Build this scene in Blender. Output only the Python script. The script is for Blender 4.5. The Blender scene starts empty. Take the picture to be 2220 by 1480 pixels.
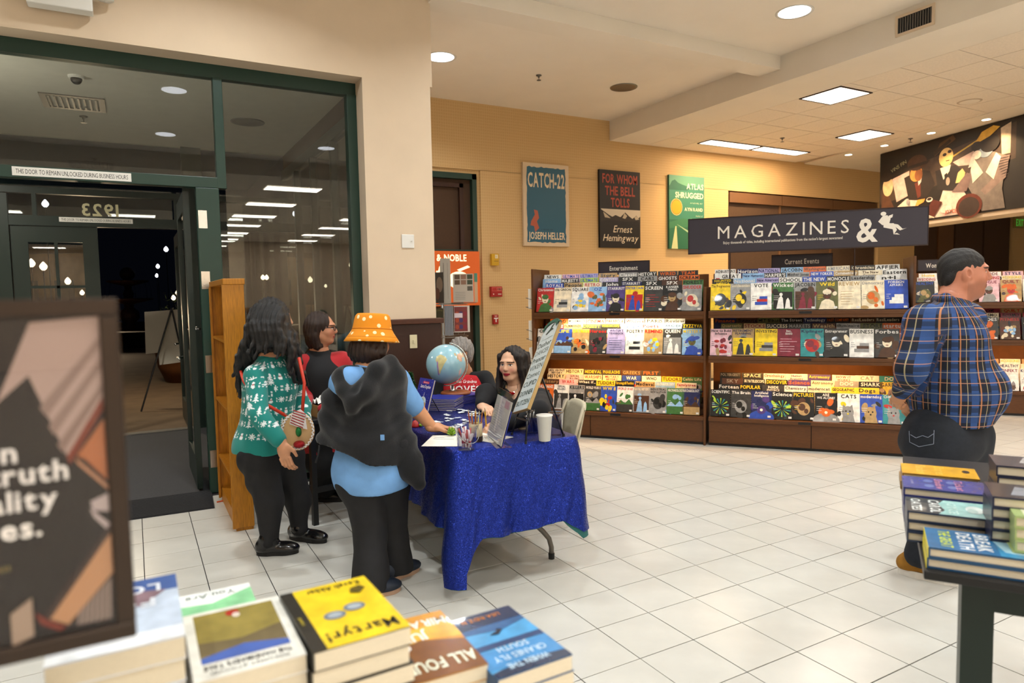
import bpy, math, random
import numpy as np
from mathutils import Vector, Matrix

# ------------------------------------------------------------------ camera, world, exposure
SC = bpy.context.scene
COL = SC.collection
FPX, CX, CY = 1473.165, 1110.0, 740.0
CAM = np.array([-1.81503, -2.80114, 1.55465])
YAW, PITCH, ROLL = 0.50798, 0.0680, 0.01929
def _rot():
    cy, sy = math.cos(YAW), math.sin(YAW)
    f = np.array([sy*math.cos(PITCH), cy*math.cos(PITCH), -math.sin(PITCH)])
    r = np.array([cy, -sy, 0.0]); d = np.cross(f, r)
    c, s = math.cos(ROLL), math.sin(ROLL)
    return np.array([c*r+s*d, -s*r+c*d, f])
RM = _rot()
cam_d = bpy.data.cameras.new('camera'); cam_o = bpy.data.objects.new('camera', cam_d); COL.objects.link(cam_o)
cam_d.sensor_fit = 'HORIZONTAL'; cam_d.sensor_width = 36.0; cam_d.lens = 36.0*FPX/2220.0
cam_d.clip_start = 0.05; cam_d.clip_end = 300
cam_o.matrix_world = Matrix(((RM[0][0], -RM[1][0], -RM[2][0], CAM[0]), (RM[0][1], -RM[1][1], -RM[2][1], CAM[1]),
                             (RM[0][2], -RM[1][2], -RM[2][2], CAM[2]), (0, 0, 0, 1)))
cam_d.dof.use_dof = True; cam_d.dof.focus_distance = 4.6; cam_d.dof.aperture_fstop = 3.2
SC.camera = cam_o
SC.view_settings.view_transform = 'Standard'; SC.view_settings.look = 'None'
SC.view_settings.exposure = -0.5; SC.view_settings.gamma = 1.0; SC.view_settings.use_curve_mapping = False
SC.cycles.use_denoising = True
SC.cycles.max_bounces = 5; SC.cycles.diffuse_bounces = 3; SC.cycles.glossy_bounces = 3
SC.cycles.use_adaptive_sampling = True; SC.cycles.adaptive_threshold = 0.18; SC.cycles.adaptive_min_samples = 16
SC.cycles.transparent_max_bounces = 12; SC.cycles.transmission_bounces = 4
SC.cycles.sample_clamp_indirect = 6.0; SC.cycles.caustics_reflective = False; SC.cycles.caustics_refractive = False
world = bpy.data.worlds.new('night'); SC.world = world; world.use_nodes = True
world.node_tree.nodes['Background'].inputs[0].default_value = (0.004, 0.005, 0.009, 1)
world.node_tree.nodes['Background'].inputs[1].default_value = 0.4

# ------------------------------------------------------------------ where things stand
YB, YS, YV = 6.067, 3.175, 6.358            # back wall, shop front, outer shop front
ZC, ZL = 4.295, 3.985                       # high ceiling, lower tiled ceiling
XS = 4.98                                   # face of the soffit
def pray(x, y): return np.array([(x-CX)/FPX, (y-CY)/FPX, 1.0]) @ RM
def W(x, y, D): return CAM + pray(x, y)*D                     # place at a distance from the lens
def onZ(x, y, z=0.0): d = pray(x, y); return CAM + d*(z-CAM[2])/d[2]
def onY(x, y, Y): d = pray(x, y); return CAM + d*(Y-CAM[1])/d[1]
def onX(x, y, X): d = pray(x, y); return CAM + d*(X-CAM[0])/d[0]
def onV(x, y, P, ang):
    n = np.array([-math.sin(ang), math.cos(ang), 0]); d = pray(x, y)
    return CAM + d*(n @ (np.array([P[0], P[1], 0])-CAM))/(n @ d)
def proj(P):
    q = RM @ (np.array(P, float)-CAM); return CX+FPX*q[0]/q[2], CY+FPX*q[1]/q[2], q[2]

# ------------------------------------------------------------------ lights of the shop
def area(name, loc, size, power, col, shape='SQUARE', spread=math.pi, size_y=None, rot=(0, 0, 0)):
    l = bpy.data.lights.new(name, 'AREA'); l.shape = shape; l.size = size; l.energy = power; l.color = col; l.spread = spread
    if size_y: l.size_y = size_y
    o = bpy.data.objects.new(name, l); o.location = loc; o.rotation_euler = rot; COL.objects.link(o); return o
COOL, NEUT, WARM, AMBER = (.93, .98, 1.0), (1.0, .90, .78), (1.0, .74, .46), (1.0, .52, .18)
HIGH_LIT = [(1.42, 4.56), (4.05, 1.86), (1.42, 1.86), (1.42, -.85), (4.05, -.85), (-1.2, 1.7), (-1.2, -.85), (1.42, -3.5), (4.05, -3.5), (-1.2, -3.5), (-3.9, 1.5), (-3.9, -.85)]
HIGH_UNLIT = [(4.06, 4.552)]
for i, (x, y) in enumerate(HIGH_LIT):
    area('downlight_lamp', (x, y, ZC-.012), .24, [34, 40, 36, 52, 56, 44, 40, 40, 40, 40, 36, 36][i], COOL, 'DISK', 2.5)
TROFFERS = [(6.05, 2.83, .58, .55), (8.5, 4.06, .58, .55), (9.02, 1.4, .55, .55), (7.6, -.2, .58, .55), (6.05, -.5, .58, .55)]
TROFFERS_L = [(7.01, 5.45), (8.23, 5.45)]    # two long ones end to end
for x, y, a, b in TROFFERS: area('troffer_lamp', (x, y, ZL-.02), a, 50, (1.0, .84, .68), 'RECTANGLE', math.pi, b)
for x, y in TROFFERS_L: area('troffer_lamp', (x, y, ZL-.02), 1.15, 34, (1.0, .70, .42), 'RECTANGLE', math.pi, .27)
BACK_TROFFERS = [(x, y) for x in (-4.8, -1.7, 1.4, 4.5, 7.6) for y in (-6.4, -9.1, -11.8, -14.5, -17.2, -19.9)]
for x, y in BACK_TROFFERS: area('troffer_lamp', (x, y, ZL-.02), 1.15, 60, (1.0, .95, .89), 'RECTANGLE', math.pi, .55)
SPOTS = [(9.64, 5.12), (9.50, 4.36), (9.30, 3.47), (9.18, 2.62), (6.9, 5.55)]

# ------------------------------------------------------------------ materials
MATS = {}
def lin(c):
    if isinstance(c, str):
        c = c.lstrip('#'); c = ''.join(q*2 for q in c) if len(c) == 3 else c; c = tuple(int(c[i:i+2], 16)/255 for i in (0, 2, 4))
    return tuple((v/12.92 if v <= .04045 else ((v+.055)/1.055)**2.4) for v in c[:3])
def mat(name, col=None, rough=.5, metal=0, var=0, vscale=8, bump=0, bscale=60, emit=None, strength=0, attr=None, objcol=False, coat=0, spec=.5, trans=0, ior=1.45, sheen=0, stretch=None, alpha=1):
    if name in MATS: return MATS[name]
    m = bpy.data.materials.new(name); m.use_nodes = True; nt = m.node_tree; b = nt.nodes['Principled BSDF']; N = nt.nodes.new; L = nt.links.new
    b.inputs['Roughness'].default_value = rough; b.inputs['Metallic'].default_value = metal
    b.inputs['Specular IOR Level'].default_value = spec; b.inputs['Coat Weight'].default_value = coat
    b.inputs['Transmission Weight'].default_value = trans; b.inputs['IOR'].default_value = ior; b.inputs['Sheen Weight'].default_value = sheen
    tc = N('ShaderNodeTexCoord'); src = tc.outputs['Object']
    if stretch:
        mp = N('ShaderNodeMapping'); mp.inputs['Scale'].default_value = stretch; L(src, mp.inputs[0]); src = mp.outputs[0]
    base = None
    if attr:
        a = N('ShaderNodeAttribute'); a.attribute_name = attr; base = a.outputs['Color']
    elif objcol:
        a = N('ShaderNodeObjectInfo'); base = a.outputs['Color']
    elif col is not None:
        b.inputs['Base Color'].default_value = (*lin(col), 1)
    if var:
        n = N('ShaderNodeTexNoise'); n.inputs['Scale'].default_value = vscale; n.inputs['Detail'].default_value = 4; L(src, n.inputs['Vector'])
        r = N('ShaderNodeMapRange'); r.inputs[1].default_value = .3; r.inputs[2].default_value = .7; r.inputs[3].default_value = 1-var; r.inputs[4].default_value = 1+var; L(n.outputs[0], r.inputs[0])
        h = N('ShaderNodeMix'); h.data_type = 'RGBA'; h.blend_type = 'MULTIPLY'; h.inputs[0].default_value = 1
        if base is not None: L(base, h.inputs[6])
        else: h.inputs[6].default_value = (*lin(col), 1)
        L(r.outputs[0], h.inputs[7]); base = h.outputs[2]
    if base is not None: L(base, b.inputs['Base Color'])
    if bump:
        n = N('ShaderNodeTexNoise'); n.inputs['Scale'].default_value = bscale; n.inputs['Detail'].default_value = 3; L(src, n.inputs['Vector'])
        bp = N('ShaderNodeBump'); bp.inputs['Strength'].default_value = bump; bp.inputs['Distance'].default_value = .004; L(n.outputs[0], bp.inputs['Height']); L(bp.outputs[0], b.inputs['Normal'])
    if emit is not None:
        b.inputs['Emission Color'].default_value = (*lin(emit), 1); b.inputs['Emission Strength'].default_value = strength; m.cycles.emission_sampling = 'NONE'
    MATS[name] = m; return m
def nodes_of(m): return m.node_tree, m.node_tree.nodes['Principled BSDF'], m.node_tree.nodes.new, m.node_tree.links.new

def glass_mat(name, tint=(1, 1, 1), ior=1.5, rough=.0, k=1.0):
    m = bpy.data.materials.new(name); m.use_nodes = True; nt = m.node_tree; nt.nodes.clear(); N = nt.nodes.new; L = nt.links.new
    o = N('ShaderNodeOutputMaterial'); t = N('ShaderNodeBsdfTransparent'); g = N('ShaderNodeBsdfGlossy'); mx = N('ShaderNodeMixShader'); f = N('ShaderNodeLayerWeight'); pw = N('ShaderNodeMath'); pw.operation = 'POWER'; pw.inputs[1].default_value = 4.0; sc_ = N('ShaderNodeMath'); sc_.operation = 'MULTIPLY_ADD'; sc_.inputs[1].default_value = .9; sc_.inputs[2].default_value = ((ior-1)/(ior+1))**2; L(f.outputs['Facing'], pw.inputs[0]); L(pw.outputs[0], sc_.inputs[0])
    t.inputs[0].default_value = (*tint, 1); g.inputs['Roughness'].default_value = rough; f.inputs[0].default_value = .5
    mu = N('ShaderNodeMath'); mu.operation = 'MULTIPLY'; mu.inputs[1].default_value = k; mu.use_clamp = True; L(sc_.outputs[0], mu.inputs[0])
    L(mu.outputs[0], mx.inputs[0]); L(t.outputs[0], mx.inputs[1]); L(g.outputs[0], mx.inputs[2]); L(mx.outputs[0], o.inputs[0])
    MATS[name] = m; return m

# ------------------------------------------------------------------ mesh builder
class MB:
    def __init__(s): s.v = []; s.f = []; s.c = []; s.cur = (1, 1, 1)
    def add(s, vs, fs, col=None):
        b = len(s.v); s.v += [tuple(map(float, v)) for v in vs]; s.f += [tuple(i+b for i in f) for f in fs]
        s.c += [(*(col if col is not None else s.cur), 1.0)]*len(vs); return s
    def box(s, x0, y0, z0, x1, y1, z1, col=None):
        return s.add([(x0,y0,z0),(x1,y0,z0),(x1,y1,z0),(x0,y1,z0),(x0,y0,z1),(x1,y0,z1),(x1,y1,z1),(x0,y1,z1)],
                     [(0,3,2,1),(4,5,6,7),(0,1,5,4),(1,2,6,5),(2,3,7,6),(3,0,4,7)], col)
    def obox(s, c, ax, ay, az, col=None):      # oriented box: centre + half axes
        c, ax, ay, az = (np.array(t, float) for t in (c, ax, ay, az))
        return s.add([c+i*ax+j*ay+k*az for k in (-1,1) for i,j in ((-1,-1),(1,-1),(1,1),(-1,1))],
                     [(0,3,2,1),(4,5,6,7),(0,1,5,4),(1,2,6,5),(2,3,7,6),(3,0,4,7)], col)
    def prism(s, pts, z0, z1, col=None):       # polygon in xy extruded in z
        n = len(pts); return s.add([(x,y,z0) for x,y in pts]+[(x,y,z1) for x,y in pts],
              [tuple(range(n-1,-1,-1)), tuple(range(n,2*n))]+[(i,(i+1)%n,n+(i+1)%n,n+i) for i in range(n)], col)
    def tube(s, pts, r, seg=8, col=None, cap=True):
        pts = [np.array(p, float) for p in pts]; n = len(pts); rr = r if hasattr(r, '__len__') else [r]*n
        vs = []; prev = None
        for i, p in enumerate(pts):
            t = pts[min(i+1,n-1)]-pts[max(i-1,0)]; t = t/(np.linalg.norm(t)+1e-9)
            a = np.array([0,0,1.]) if prev is None else prev
            if prev is None and abs(t[2]) > .9: a = np.array([1.,0,0])
            u = a-t*(a@t); u /= np.linalg.norm(u)+1e-9; w = np.cross(t,u); prev = u
            vs += [p+rr[i]*(math.cos(2*math.pi*k/seg)*u+math.sin(2*math.pi*k/seg)*w) for k in range(seg)]
        fs = [(i*seg+k, i*seg+(k+1)%seg, (i+1)*seg+(k+1)%seg, (i+1)*seg+k) for i in range(n-1) for k in range(seg)]
        if cap: fs += [tuple(range(seg-1,-1,-1)), tuple((n-1)*seg+k for k in range(seg))]
        return s.add(vs, fs, col)
    def lathe(s, prof, c=(0,0,0), seg=24, col=None, sx=1, sy=1):     # prof: (r,z) from bottom to top
        n = len(prof); vs = [(c[0]+sx*r*math.cos(2*math.pi*k/seg), c[1]+sy*r*math.sin(2*math.pi*k/seg), c[2]+z) for r,z in prof for k in range(seg)]
        fs = [(i*seg+k, i*seg+(k+1)%seg, (i+1)*seg+(k+1)%seg, (i+1)*seg+k) for i in range(n-1) for k in range(seg)]
        if prof[0][0] > 1e-6: fs.append(tuple(range(seg-1,-1,-1)))
        if prof[-1][0] > 1e-6: fs.append(tuple((n-1)*seg+k for k in range(seg)))
        return s.add(vs, fs, col)
    def ball(s, c, r, seg=16, rings=10, col=None):
        r = r if hasattr(r, '__len__') else (r,r,r)
        vs = []; fs = []
        for i in range(rings+1):
            th = math.pi*i/rings
            for k in range(seg):
                ph = 2*math.pi*k/seg; vs.append((c[0]+r[0]*math.sin(th)*math.cos(ph), c[1]+r[1]*math.sin(th)*math.sin(ph), c[2]-r[2]*math.cos(th)))
        for i in range(rings):
            for k in range(seg): fs.append((i*seg+k, i*seg+(k+1)%seg, (i+1)*seg+(k+1)%seg, (i+1)*seg+k))
        return s.add(vs, fs, col)
    def mesh(s, name):
        me = bpy.data.meshes.new(name); me.from_pydata(s.v, [], s.f); me.validate()
        if len(me.vertices) == len(s.c):
            a = me.color_attributes.new('Col', 'FLOAT_COLOR', 'POINT'); a.data.foreach_set('color', np.array(s.c, 'f').ravel())
        return me
    def obj(s, name, m, parent=None, smooth=False, bevel=0, loc=None):
        me = s.mesh(name); me.materials.append(MATS[m] if isinstance(m, str) else m)
        if smooth: me.polygons.foreach_set('use_smooth', [True]*len(me.polygons))
        o = link(name, me, parent)
        if loc is not None: o.location = loc
        if smooth == 2:
            try: me.set_sharp_from_angle(angle=math.radians(40))
            except Exception: pass
        if bevel:
            b = o.modifiers.new('bevel', 'BEVEL'); b.width = bevel; b.segments = 2; b.limit_method = 'ANGLE'
        return o
def link(name, me, parent=None):
    o = bpy.data.objects.new(name, me); COL.objects.link(o)
    if parent is not None: o.parent = parent
    return o
def tag(o, label=None, cat=None, group=None, kind=None):
    for k, v in (('label', label), ('category', cat), ('group', group), ('kind', kind)):
        if v: o[k] = v
    return o
def thing(name, label, cat, loc=(0,0,0), rz=0, group=None):
    o = bpy.data.objects.new(name, None); COL.objects.link(o); o.location = tuple(map(float, loc)); o.rotation_euler = (0,0,rz); o.empty_display_size = .1
    return tag(o, label, cat, group)
def struct(o, label=None, cat=None): return tag(o, label, cat, None, 'structure')

# ------------------------------------------------------------------ flat print: letters and shapes as real outlines
GL = {}
def load_glyphs():
    chars = "ABCDEFGHIJKLMNOPQRSTUVWXYZabcdefghijklmnopqrstuvwxyz0123456789&!?.,-'+:/é"
    tmp = []
    for bold in (0, 1):
        for ch in chars:
            cu = bpy.data.curves.new('g', 'FONT'); cu.body = ch; cu.resolution_u = 2; cu.offset = .022 if bold else 0.0
            o = bpy.data.objects.new('g', cu); COL.objects.link(o); tmp.append((bold, ch, o))
    dg = bpy.context.evaluated_depsgraph_get()
    for bold, ch, o in tmp:
        me = o.evaluated_get(dg).to_mesh(); v = np.array([(p.co.x, p.co.y) for p in me.vertices]) if len(me.vertices) else np.zeros((0,2))
        GL[(bold, ch)] = (v, [tuple(p.vertices) for p in me.polygons]); o.evaluated_get(dg).to_mesh_clear()
    for _, _, o in tmp:
        cu = o.data; bpy.data.objects.remove(o); bpy.data.curves.remove(cu)
load_glyphs()
def text_layout(txt, bold=0, track=0):
    x = 0; out = []
    for ch in txt:
        if ch == ' ' or (bold, ch) not in GL: x += .30+track; continue
        v, f = GL[(bold, ch)]
        if len(v) == 0: x += .3; continue
        w = v[:,0].max()-v[:,0].min(); out.append((v-[v[:,0].min(),0]+[x,0], f)); x += w+.085+track
    return out, max(x-.085-track, .01)
CAPH = .70
def print_obj(name, shapes, parent, m='print', off=.0004, step=.00015, frame=None, wh=(1,1)):
    """shapes in 0..1 x 0..1 of a w x h sheet lying in local x-z, front towards -y (or frame = origin, ex, ey, en)."""
    w, h = wh; mb = MB(); lay = 0
    if frame is None: O, ex, ey, en = np.zeros(3), np.array([1.,0,0]), np.array([0,0,1.]), np.array([0,-1.,0])
    else: O, ex, ey, en = (np.array(t, float) for t in frame)
    def put(p2, fs, col):
        nonlocal lay
        d = off+step*lay; lay += 1
        mb.add([O+ex*x+ey*y+en*d for x, y in p2], fs, lin(col))
    for s in shapes:
        k = s[0]
        if k == 'r': _, x0, y0, x1, y1, c = s; put([(x0*w,y0*h),(x1*w,y0*h),(x1*w,y1*h),(x0*w,y1*h)], [(0,1,2,3)], c)
        elif k == 'e':
            _, cx, cy, rx, ry, c = s[:6]; a = s[6] if len(s) > 6 else 0; n = 20
            put([(cx*w+rx*w*math.cos(t)*math.cos(a)-ry*h*math.sin(t)*math.sin(a), cy*h+rx*w*math.cos(t)*math.sin(a)+ry*h*math.sin(t)*math.cos(a)) for t in [2*math.pi*i/n for i in range(n)]], [tuple(range(n))], c)
        elif k == 'p': _, pts, c = s; put([(x*w,y*h) for x,y in pts], [tuple(range(len(pts)))], c)
        elif k == 't':
            _, txt, x, y, hh, c = s[:6]; o = s[6] if len(s) > 6 else {}
            lay_, tw = text_layout(txt, o.get('b',0), o.get('track',0)); sc = hh*h/CAPH; sx = sc*o.get('ws',1)
            if o.get('mw') and tw*sx > o['mw']*w: sx = o['mw']*w/tw
            if o.get('fit'): sx = o['fit']*w/tw
            al = {'c':.5,'r':1}.get(o.get('a','l'),0); sh = o.get('shear',0); ro = o.get('rot',0); cr, sr = math.cos(ro), math.sin(ro)
            vs = []; fs = []
            for v, f in lay_:
                b = len(vs)
                for px, py in v:
                    X = (px-tw*al)*sx+py*sc*sh; Y = py*sc; vs.append((x*w+X*cr-Y*sr, y*h+X*sr+Y*cr))
                fs += [tuple(i+b for i in q) for q in f]
            if vs: put(vs, fs, c)
    return mb.obj(name, m, parent)
# ------------------------------------------------------------------ surface materials
mat('plaster', '#e2ccb0', .75, var=.03, vscale=3, bump=.08, bscale=90)
mat('ceiling_white', '#f4eadb', .8, var=.02, vscale=2, bump=.06, bscale=80)
mat('soffit_white', '#f2e8d8', .8, var=.02, vscale=2)
mat('ceiling_tile', '#f3e6d4', .9, var=.05, vscale=40, bump=.25, bscale=140)
mat('grid_metal', '#cbb9a2', .5)
mat('grout', '#1c1b1e', .8, var=.2, vscale=30)
mat('floor_tile', '#cbc8bf', .24, var=.05, vscale=5, spec=.45, bump=.02, bscale=25)
mat('carpet', '#3a3a3c', .95, var=.25, vscale=120, bump=.5, bscale=400)
mat('ridge', '#242528', .85, var=.15, vscale=200)
mat('green_metal', '#1d3a30', .38, var=.06, vscale=10)
mat('dark_green', '#0f211b', .4, var=.05)
mat('brown_shade', '#4a3524', .8, var=.06, vscale=30)
mat('brown_valance', '#6a4a2e', .6, var=.08, vscale=20, stretch=(1, 1, 8))
mat('walnut', '#4b2613', .42, var=.18, vscale=14, stretch=(1.5, 1.5, 10))
mat('walnut_dark', '#34190c', .45, var=.15, vscale=14, stretch=(10, 10, 1.5))
mat('rack_wood', '#54300f', .45, var=.14, vscale=12, stretch=(2, 2, 14))
mat('rack_back', '#7a4a1e', .6, var=.10, vscale=12)
mat('oak', '#b07318', .42, var=.25, vscale=10, stretch=(14, 14, 1.2), bump=.1, bscale=60)
mat('print', attr='Col', rough=.42); mat('print_gloss', attr='Col', rough=.25, coat=.2, var=.16, vscale=30); mat('paint_art', attr='Col', rough=.6, var=.16, vscale=14)
mat('cover', objcol=True, rough=.33, var=.28, vscale=16)
mat('paper', '#ece6d8', .8, var=.05, vscale=80, stretch=(1, 1, 40)); mat('page', '#d9cdb4', .85, var=.12, vscale=40, stretch=(3, 3, 160))
mat('white_plastic', '#e8e6df', .4); mat('ivory', '#d9cfa8', .45); mat('black_plastic', '#111214', .4); mat('black_metal', '#141416', .35, metal=.3)
mat('chrome', '#c9c9c6', .2, metal=1); mat('steel', '#8f8f8c', .35, metal=1, var=.05); mat('grey_steel', '#6d675f', .4, metal=.4)
mat('sign_charcoal', '#332f38', .45, var=.04); mat('sign_edge', '#2a1610', .5)
mat('lens_cool', '#ffffff', .5, emit='#f4f6ff', strength=9); mat('lens_warm', '#ffffff', .5, emit='#fff0da', strength=8); mat('lens_small', '#ffffff', .5, emit='#fff1d8', strength=14)
mat('can_inside', '#8d8574', .25, metal=.8)
glass_mat('shop_glass', (.93, .95, .94), 1.52, 0, 1.15); glass_mat('clear_plastic', (.97, .97, .98), 1.3, .02, 1.0); glass_mat('clear_cup', (.9, .9, .92), 1.4, .05, 1.0)

# wallpaper: fine woven check
m = mat('wallpaper', '#dcb87e', .7); nt, b, N, L = nodes_of(m)
tc = N('ShaderNodeTexCoord'); sx = N('ShaderNodeSeparateXYZ'); L(tc.outputs['Object'], sx.inputs[0])
def _wave(out, sc):
    a = N('ShaderNodeMath'); a.operation = 'MULTIPLY'; a.inputs[1].default_value = sc; L(out, a.inputs[0])
    s = N('ShaderNodeMath'); s.operation = 'SINE'; L(a.outputs[0], s.inputs[0]); return s.outputs[0]
ad = N('ShaderNodeMath'); ad.operation = 'MAXIMUM'; L(_wave(sx.outputs[0], 175), ad.inputs[0]); L(_wave(sx.outputs[2], 150), ad.inputs[1])
nz = N('ShaderNodeTexNoise'); nz.inputs['Scale'].default_value = 60; L(tc.outputs['Object'], nz.inputs[0])
a2 = N('ShaderNodeMath'); a2.operation = 'MULTIPLY'; L(ad.outputs[0], a2.inputs[0]); L(nz.outputs[0], a2.inputs[1])
rp = N('ShaderNodeValToRGB'); rp.color_ramp.elements[0].color = (*lin('#d0ab75'), 1); rp.color_ramp.elements[1].color = (*lin('#d8b681'), 1); rp.color_ramp.elements[0].position = .05; rp.color_ramp.elements[1].position = .55
L(a2.outputs[0], rp.inputs[0]); L(rp.outputs[0], b.inputs['Base Color'])

# ------------------------------------------------------------------ floor: every tile a piece
T = .305
fl = MB().box(-9, -21, -.08, 20, 6.2, -.004).obj('floor', 'grout'); struct(fl)
tile_me = MB().box(.0024, .0024, -.02, T-.0024, T-.0024, 0)
tile_mesh = tile_me.mesh('tile'); tile_mesh.materials.append(MATS['floor_tile'])
vis = []; rest = []
for i in range(-29, 65):
    for j in range(-66, 20):
        x, y = i*T, j*T
        if y+T > 6.05 or (x < .5 and y+T > 3.24): continue
        c = (x+T/2, y+T/2, 0)
        u, v, d = proj(c)
        inside = d > .8 and -60 < u < 2280 and 600 < v < 1560
        if d > .8 and inside: vis.append((d, i, j))
        elif y > -20.8: rest.append((i, j))
# keep the tiles that show; those behind the tables and people rank by distance all the same
vis.sort(); head, tail = vis[:300], vis[300:]
rng = random.Random(4)
for d, i, j in head:
    o = link('tile', tile_mesh, fl); o.location = (i*T, j*T, rng.uniform(-.0006, .0004))
mb = MB()
for i, j in [(i, j) for _, i, j in tail]+rest:
    mb.box(i*T+.0024, j*T+.0024, -.02, (i+1)*T-.0024, (j+1)*T-.0024, 0)
o = mb.obj('tile_field', 'floor_tile', fl); o['kind'] = 'stuff'

# ------------------------------------------------------------------ ceilings
ce = MB().box(-9, -5, ZC, XS, YB+.1, ZC+.1).obj('ceiling', 'ceiling_white'); struct(ce)
o = MB().box(.6, 2.79, 4.145, XS, 3.10, ZC+.05).obj('ceiling_beam', 'soffit_white', ce)
o = MB().box(XS, -5, ZL, 5.745, YB+.1, ZC+.1).obj('soffit', 'soffit_white', ce)
low = MB().box(5.745, -5, ZL+.02, 20, YB+.1, ZC+.1).obj('ceiling_low', 'grid_metal'); struct(low)
lowb = MB().box(-9, -21, ZL, 20, -5, ZC+.1).obj('ceiling_rear', 'ceiling_tile'); struct(lowb)
TL = .61
tile_c = MB().box(.006, .006, 0, TL-.006, TL-.006, .02).mesh('ceiling_tile'); tile_c.materials.append(MATS['ceiling_tile'])
X0, Y0 = 5.745, YB-TL*19+.02
def in_troffer(cx, cy):
    for x, y, a, b in TROFFERS:
        if abs(cx-x) < .3 and abs(cy-y) < .3: return True
    return False
for i in range(7):
    for j in range(9, 19):
        x, y = X0+i*TL, Y0+j*TL
        if x+TL/2 > 9.7: continue
        o = link('ceiling_tile', tile_c, low); o.location = (x, y, ZL)
mb = MB()
for i in range(24):
    for j in range(0, 19):
        if i < 7 and j >= 9: continue
        mb.box(X0+i*TL+.006, Y0+j*TL+.006, ZL, X0+(i+1)*TL-.006, Y0+(j+1)*TL-.006, ZL+.02)
o = mb.obj('ceiling_tile_field', 'ceiling_tile', low); o['kind'] = 'stuff'

# ------------------------------------------------------------------ walls
def wall(name, boxes, m):
    mb = MB()
    for b_ in boxes: mb.box(*b_)
    return struct(mb.obj(name, m))
wall('wall_back', [(.5, YB, 3.355, 20, YB+.14, 4.4), (2.652, YB, 0, 7.62, YB+.14, 3.36), (.5, YB, 0, .95, YB+.14, 3.36), (12.04, YB, 0, 13.35, YB+.14, 3.36),
                   (7.62, YB, 0, 12.04, YB+.14, 1.0), (13.35, YB, 0, 20, YB+.14, .9), (17.6, YB, .9, 20, YB+.14, 3.36)], 'wallpaper')
wall('wall_left', [(-9, 2.95, 3.42, .62, 3.26, 4.4), (-.02, 2.95, 0, .60, 3.26, 3.42), (.1, 3.26, 0, .60, YB+.14, 4.4)], 'plaster')
wall('wall_right', [(20, -21, 0, 20.15, YB+.14, 4.4)], 'plaster')
wall('wall_rear', [(-9, -21.15, 0, 20, -21, 4.4)], 'plaster')
wall('wall_side', [(-9.15, -21, 0, -9, 3.3, 4.4)], 'plaster')
wc = MB().box(-.03, 2.90, 0, .622, 2.95, 1.315).obj('wall_wainscot', 'walnut_dark'); struct(wc)
MB().box(-.05, 2.875, 1.315, .645, 2.955, 1.362).obj('cap_rail', 'walnut', wc, bevel=.006)
MB().box(-.04, 2.885, 0, .632, 2.90, .11).obj('plinth', 'walnut', wc)

# bulkhead that carries the mural
MD = np.array([.290, .957, 0]); MNn = np.array([.957, -.290, 0]); MF = np.array([10.15, 4.82, 0])
a = MF; b_ = MF-MD*8.5
bh = MB().prism([tuple((b_)[:2]), tuple((b_+MNn*.5)[:2]), tuple((a+MNn*.5)[:2]), tuple(a[:2])], 2.60, ZL+.03).obj('wall_bulkhead', 'plaster'); struct(bh)
g0, g1 = np.array([9.66, 6.06, 0]), np.array([7.62, -2.95, 0])
MB().prism([tuple(g1[:2]), (9.0, -3.3), tuple((a+MNn*.6+MD*1.2)[:2]), (10.9, YB-.002), tuple(g0[:2])], ZL-.012, ZL+.012).obj('ceiling_strip', 'soffit_white', low)

# ------------------------------------------------------------------ ceiling fittings
def recess(kind, x, y, z, r, lit, label, m='lens_cool'):
    t = thing(kind, label, 'downlight', (x, y, z), 0, 'round ceiling downlights')
    MB().lathe([(r, -.001), (r+.028, -.006), (r+.03, 0), (r, .0)], seg=32).obj('trim_ring', 'white_plastic', t, True)
    if lit: MB().lathe([(0, -.004), (r, -.0045)], seg=32).obj('lens', m, t)
    else:
        MB().lathe([(r, -.003), (r*.93, .07), (r*.6, .10), (0, .10)], seg=32).obj('reflector', 'can_inside', t, True)
    return t
names = ['lit round downlight in the high ceiling beside the shop front pillar', 'lit round downlight in the high ceiling near the air vent']
for i, (x, y) in enumerate(HIGH_LIT):
    if i < 2: recess('downlight', x, y, ZC, .15, True, names[i])
    else: recess('downlight', x, y, ZC, .15, True, 'lit round downlight of the high ceiling above the shop floor outside the view')
for x, y in HIGH_UNLIT:
    # an opening is cut as a shallow dark can just under the ceiling
    t = thing('downlight', 'unlit round downlight in the high ceiling above the wall posters', 'downlight', (x, y, ZC))
    MB().lathe([(.15, -.004), (.18, -.008), (.182, 0), (.15, 0)], seg=32).obj('trim_ring', 'steel', t, True)
    MB().lathe([(0, -.003), (.15, -.003)], seg=32).obj('reflector', 'can_inside', t)
def troffer(x, y, a, b, label):
    t = thing('ceiling_panel_light', label, 'ceiling light', (x, y, ZL))
    fr = MB()
    for q in ((-a/2-.02, -b/2-.02, a/2+.02, -b/2), (-a/2-.02, b/2, a/2+.02, b/2+.02), (-a/2-.02, -b/2, -a/2, b/2), (a/2, -b/2, a/2+.02, b/2)):
        fr.box(q[0], q[1], -.012, q[2], q[3], .004)
    fr.obj('frame', 'sign_edge', t)
    k = max(1, int(round(a/.3)))
    for i in range(k):
        MB().box(-a/2+i*a/k+.003, -b/2, -.008, -a/2+(i+1)*a/k-.003, b/2, -.002).obj('diffuser', 'lens_warm', t)
tl = ['square ceiling panel light nearest the soffit', 'square ceiling panel light beside the painted mural', 'square ceiling panel light at the right edge of the picture', 'square ceiling panel light past the right edge, over the floor', 'square ceiling panel light over the shop floor, out of the picture']
for (x, y, a, b), l in zip(TROFFERS, tl): troffer(x, y, a, b, l)
for (x, y), l in zip(TROFFERS_L, ['long ceiling panel light, the left one of the pair by the back wall', 'long ceiling panel light, the right one of the pair by the back wall']): troffer(x, y, 1.15, .27, l)
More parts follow.
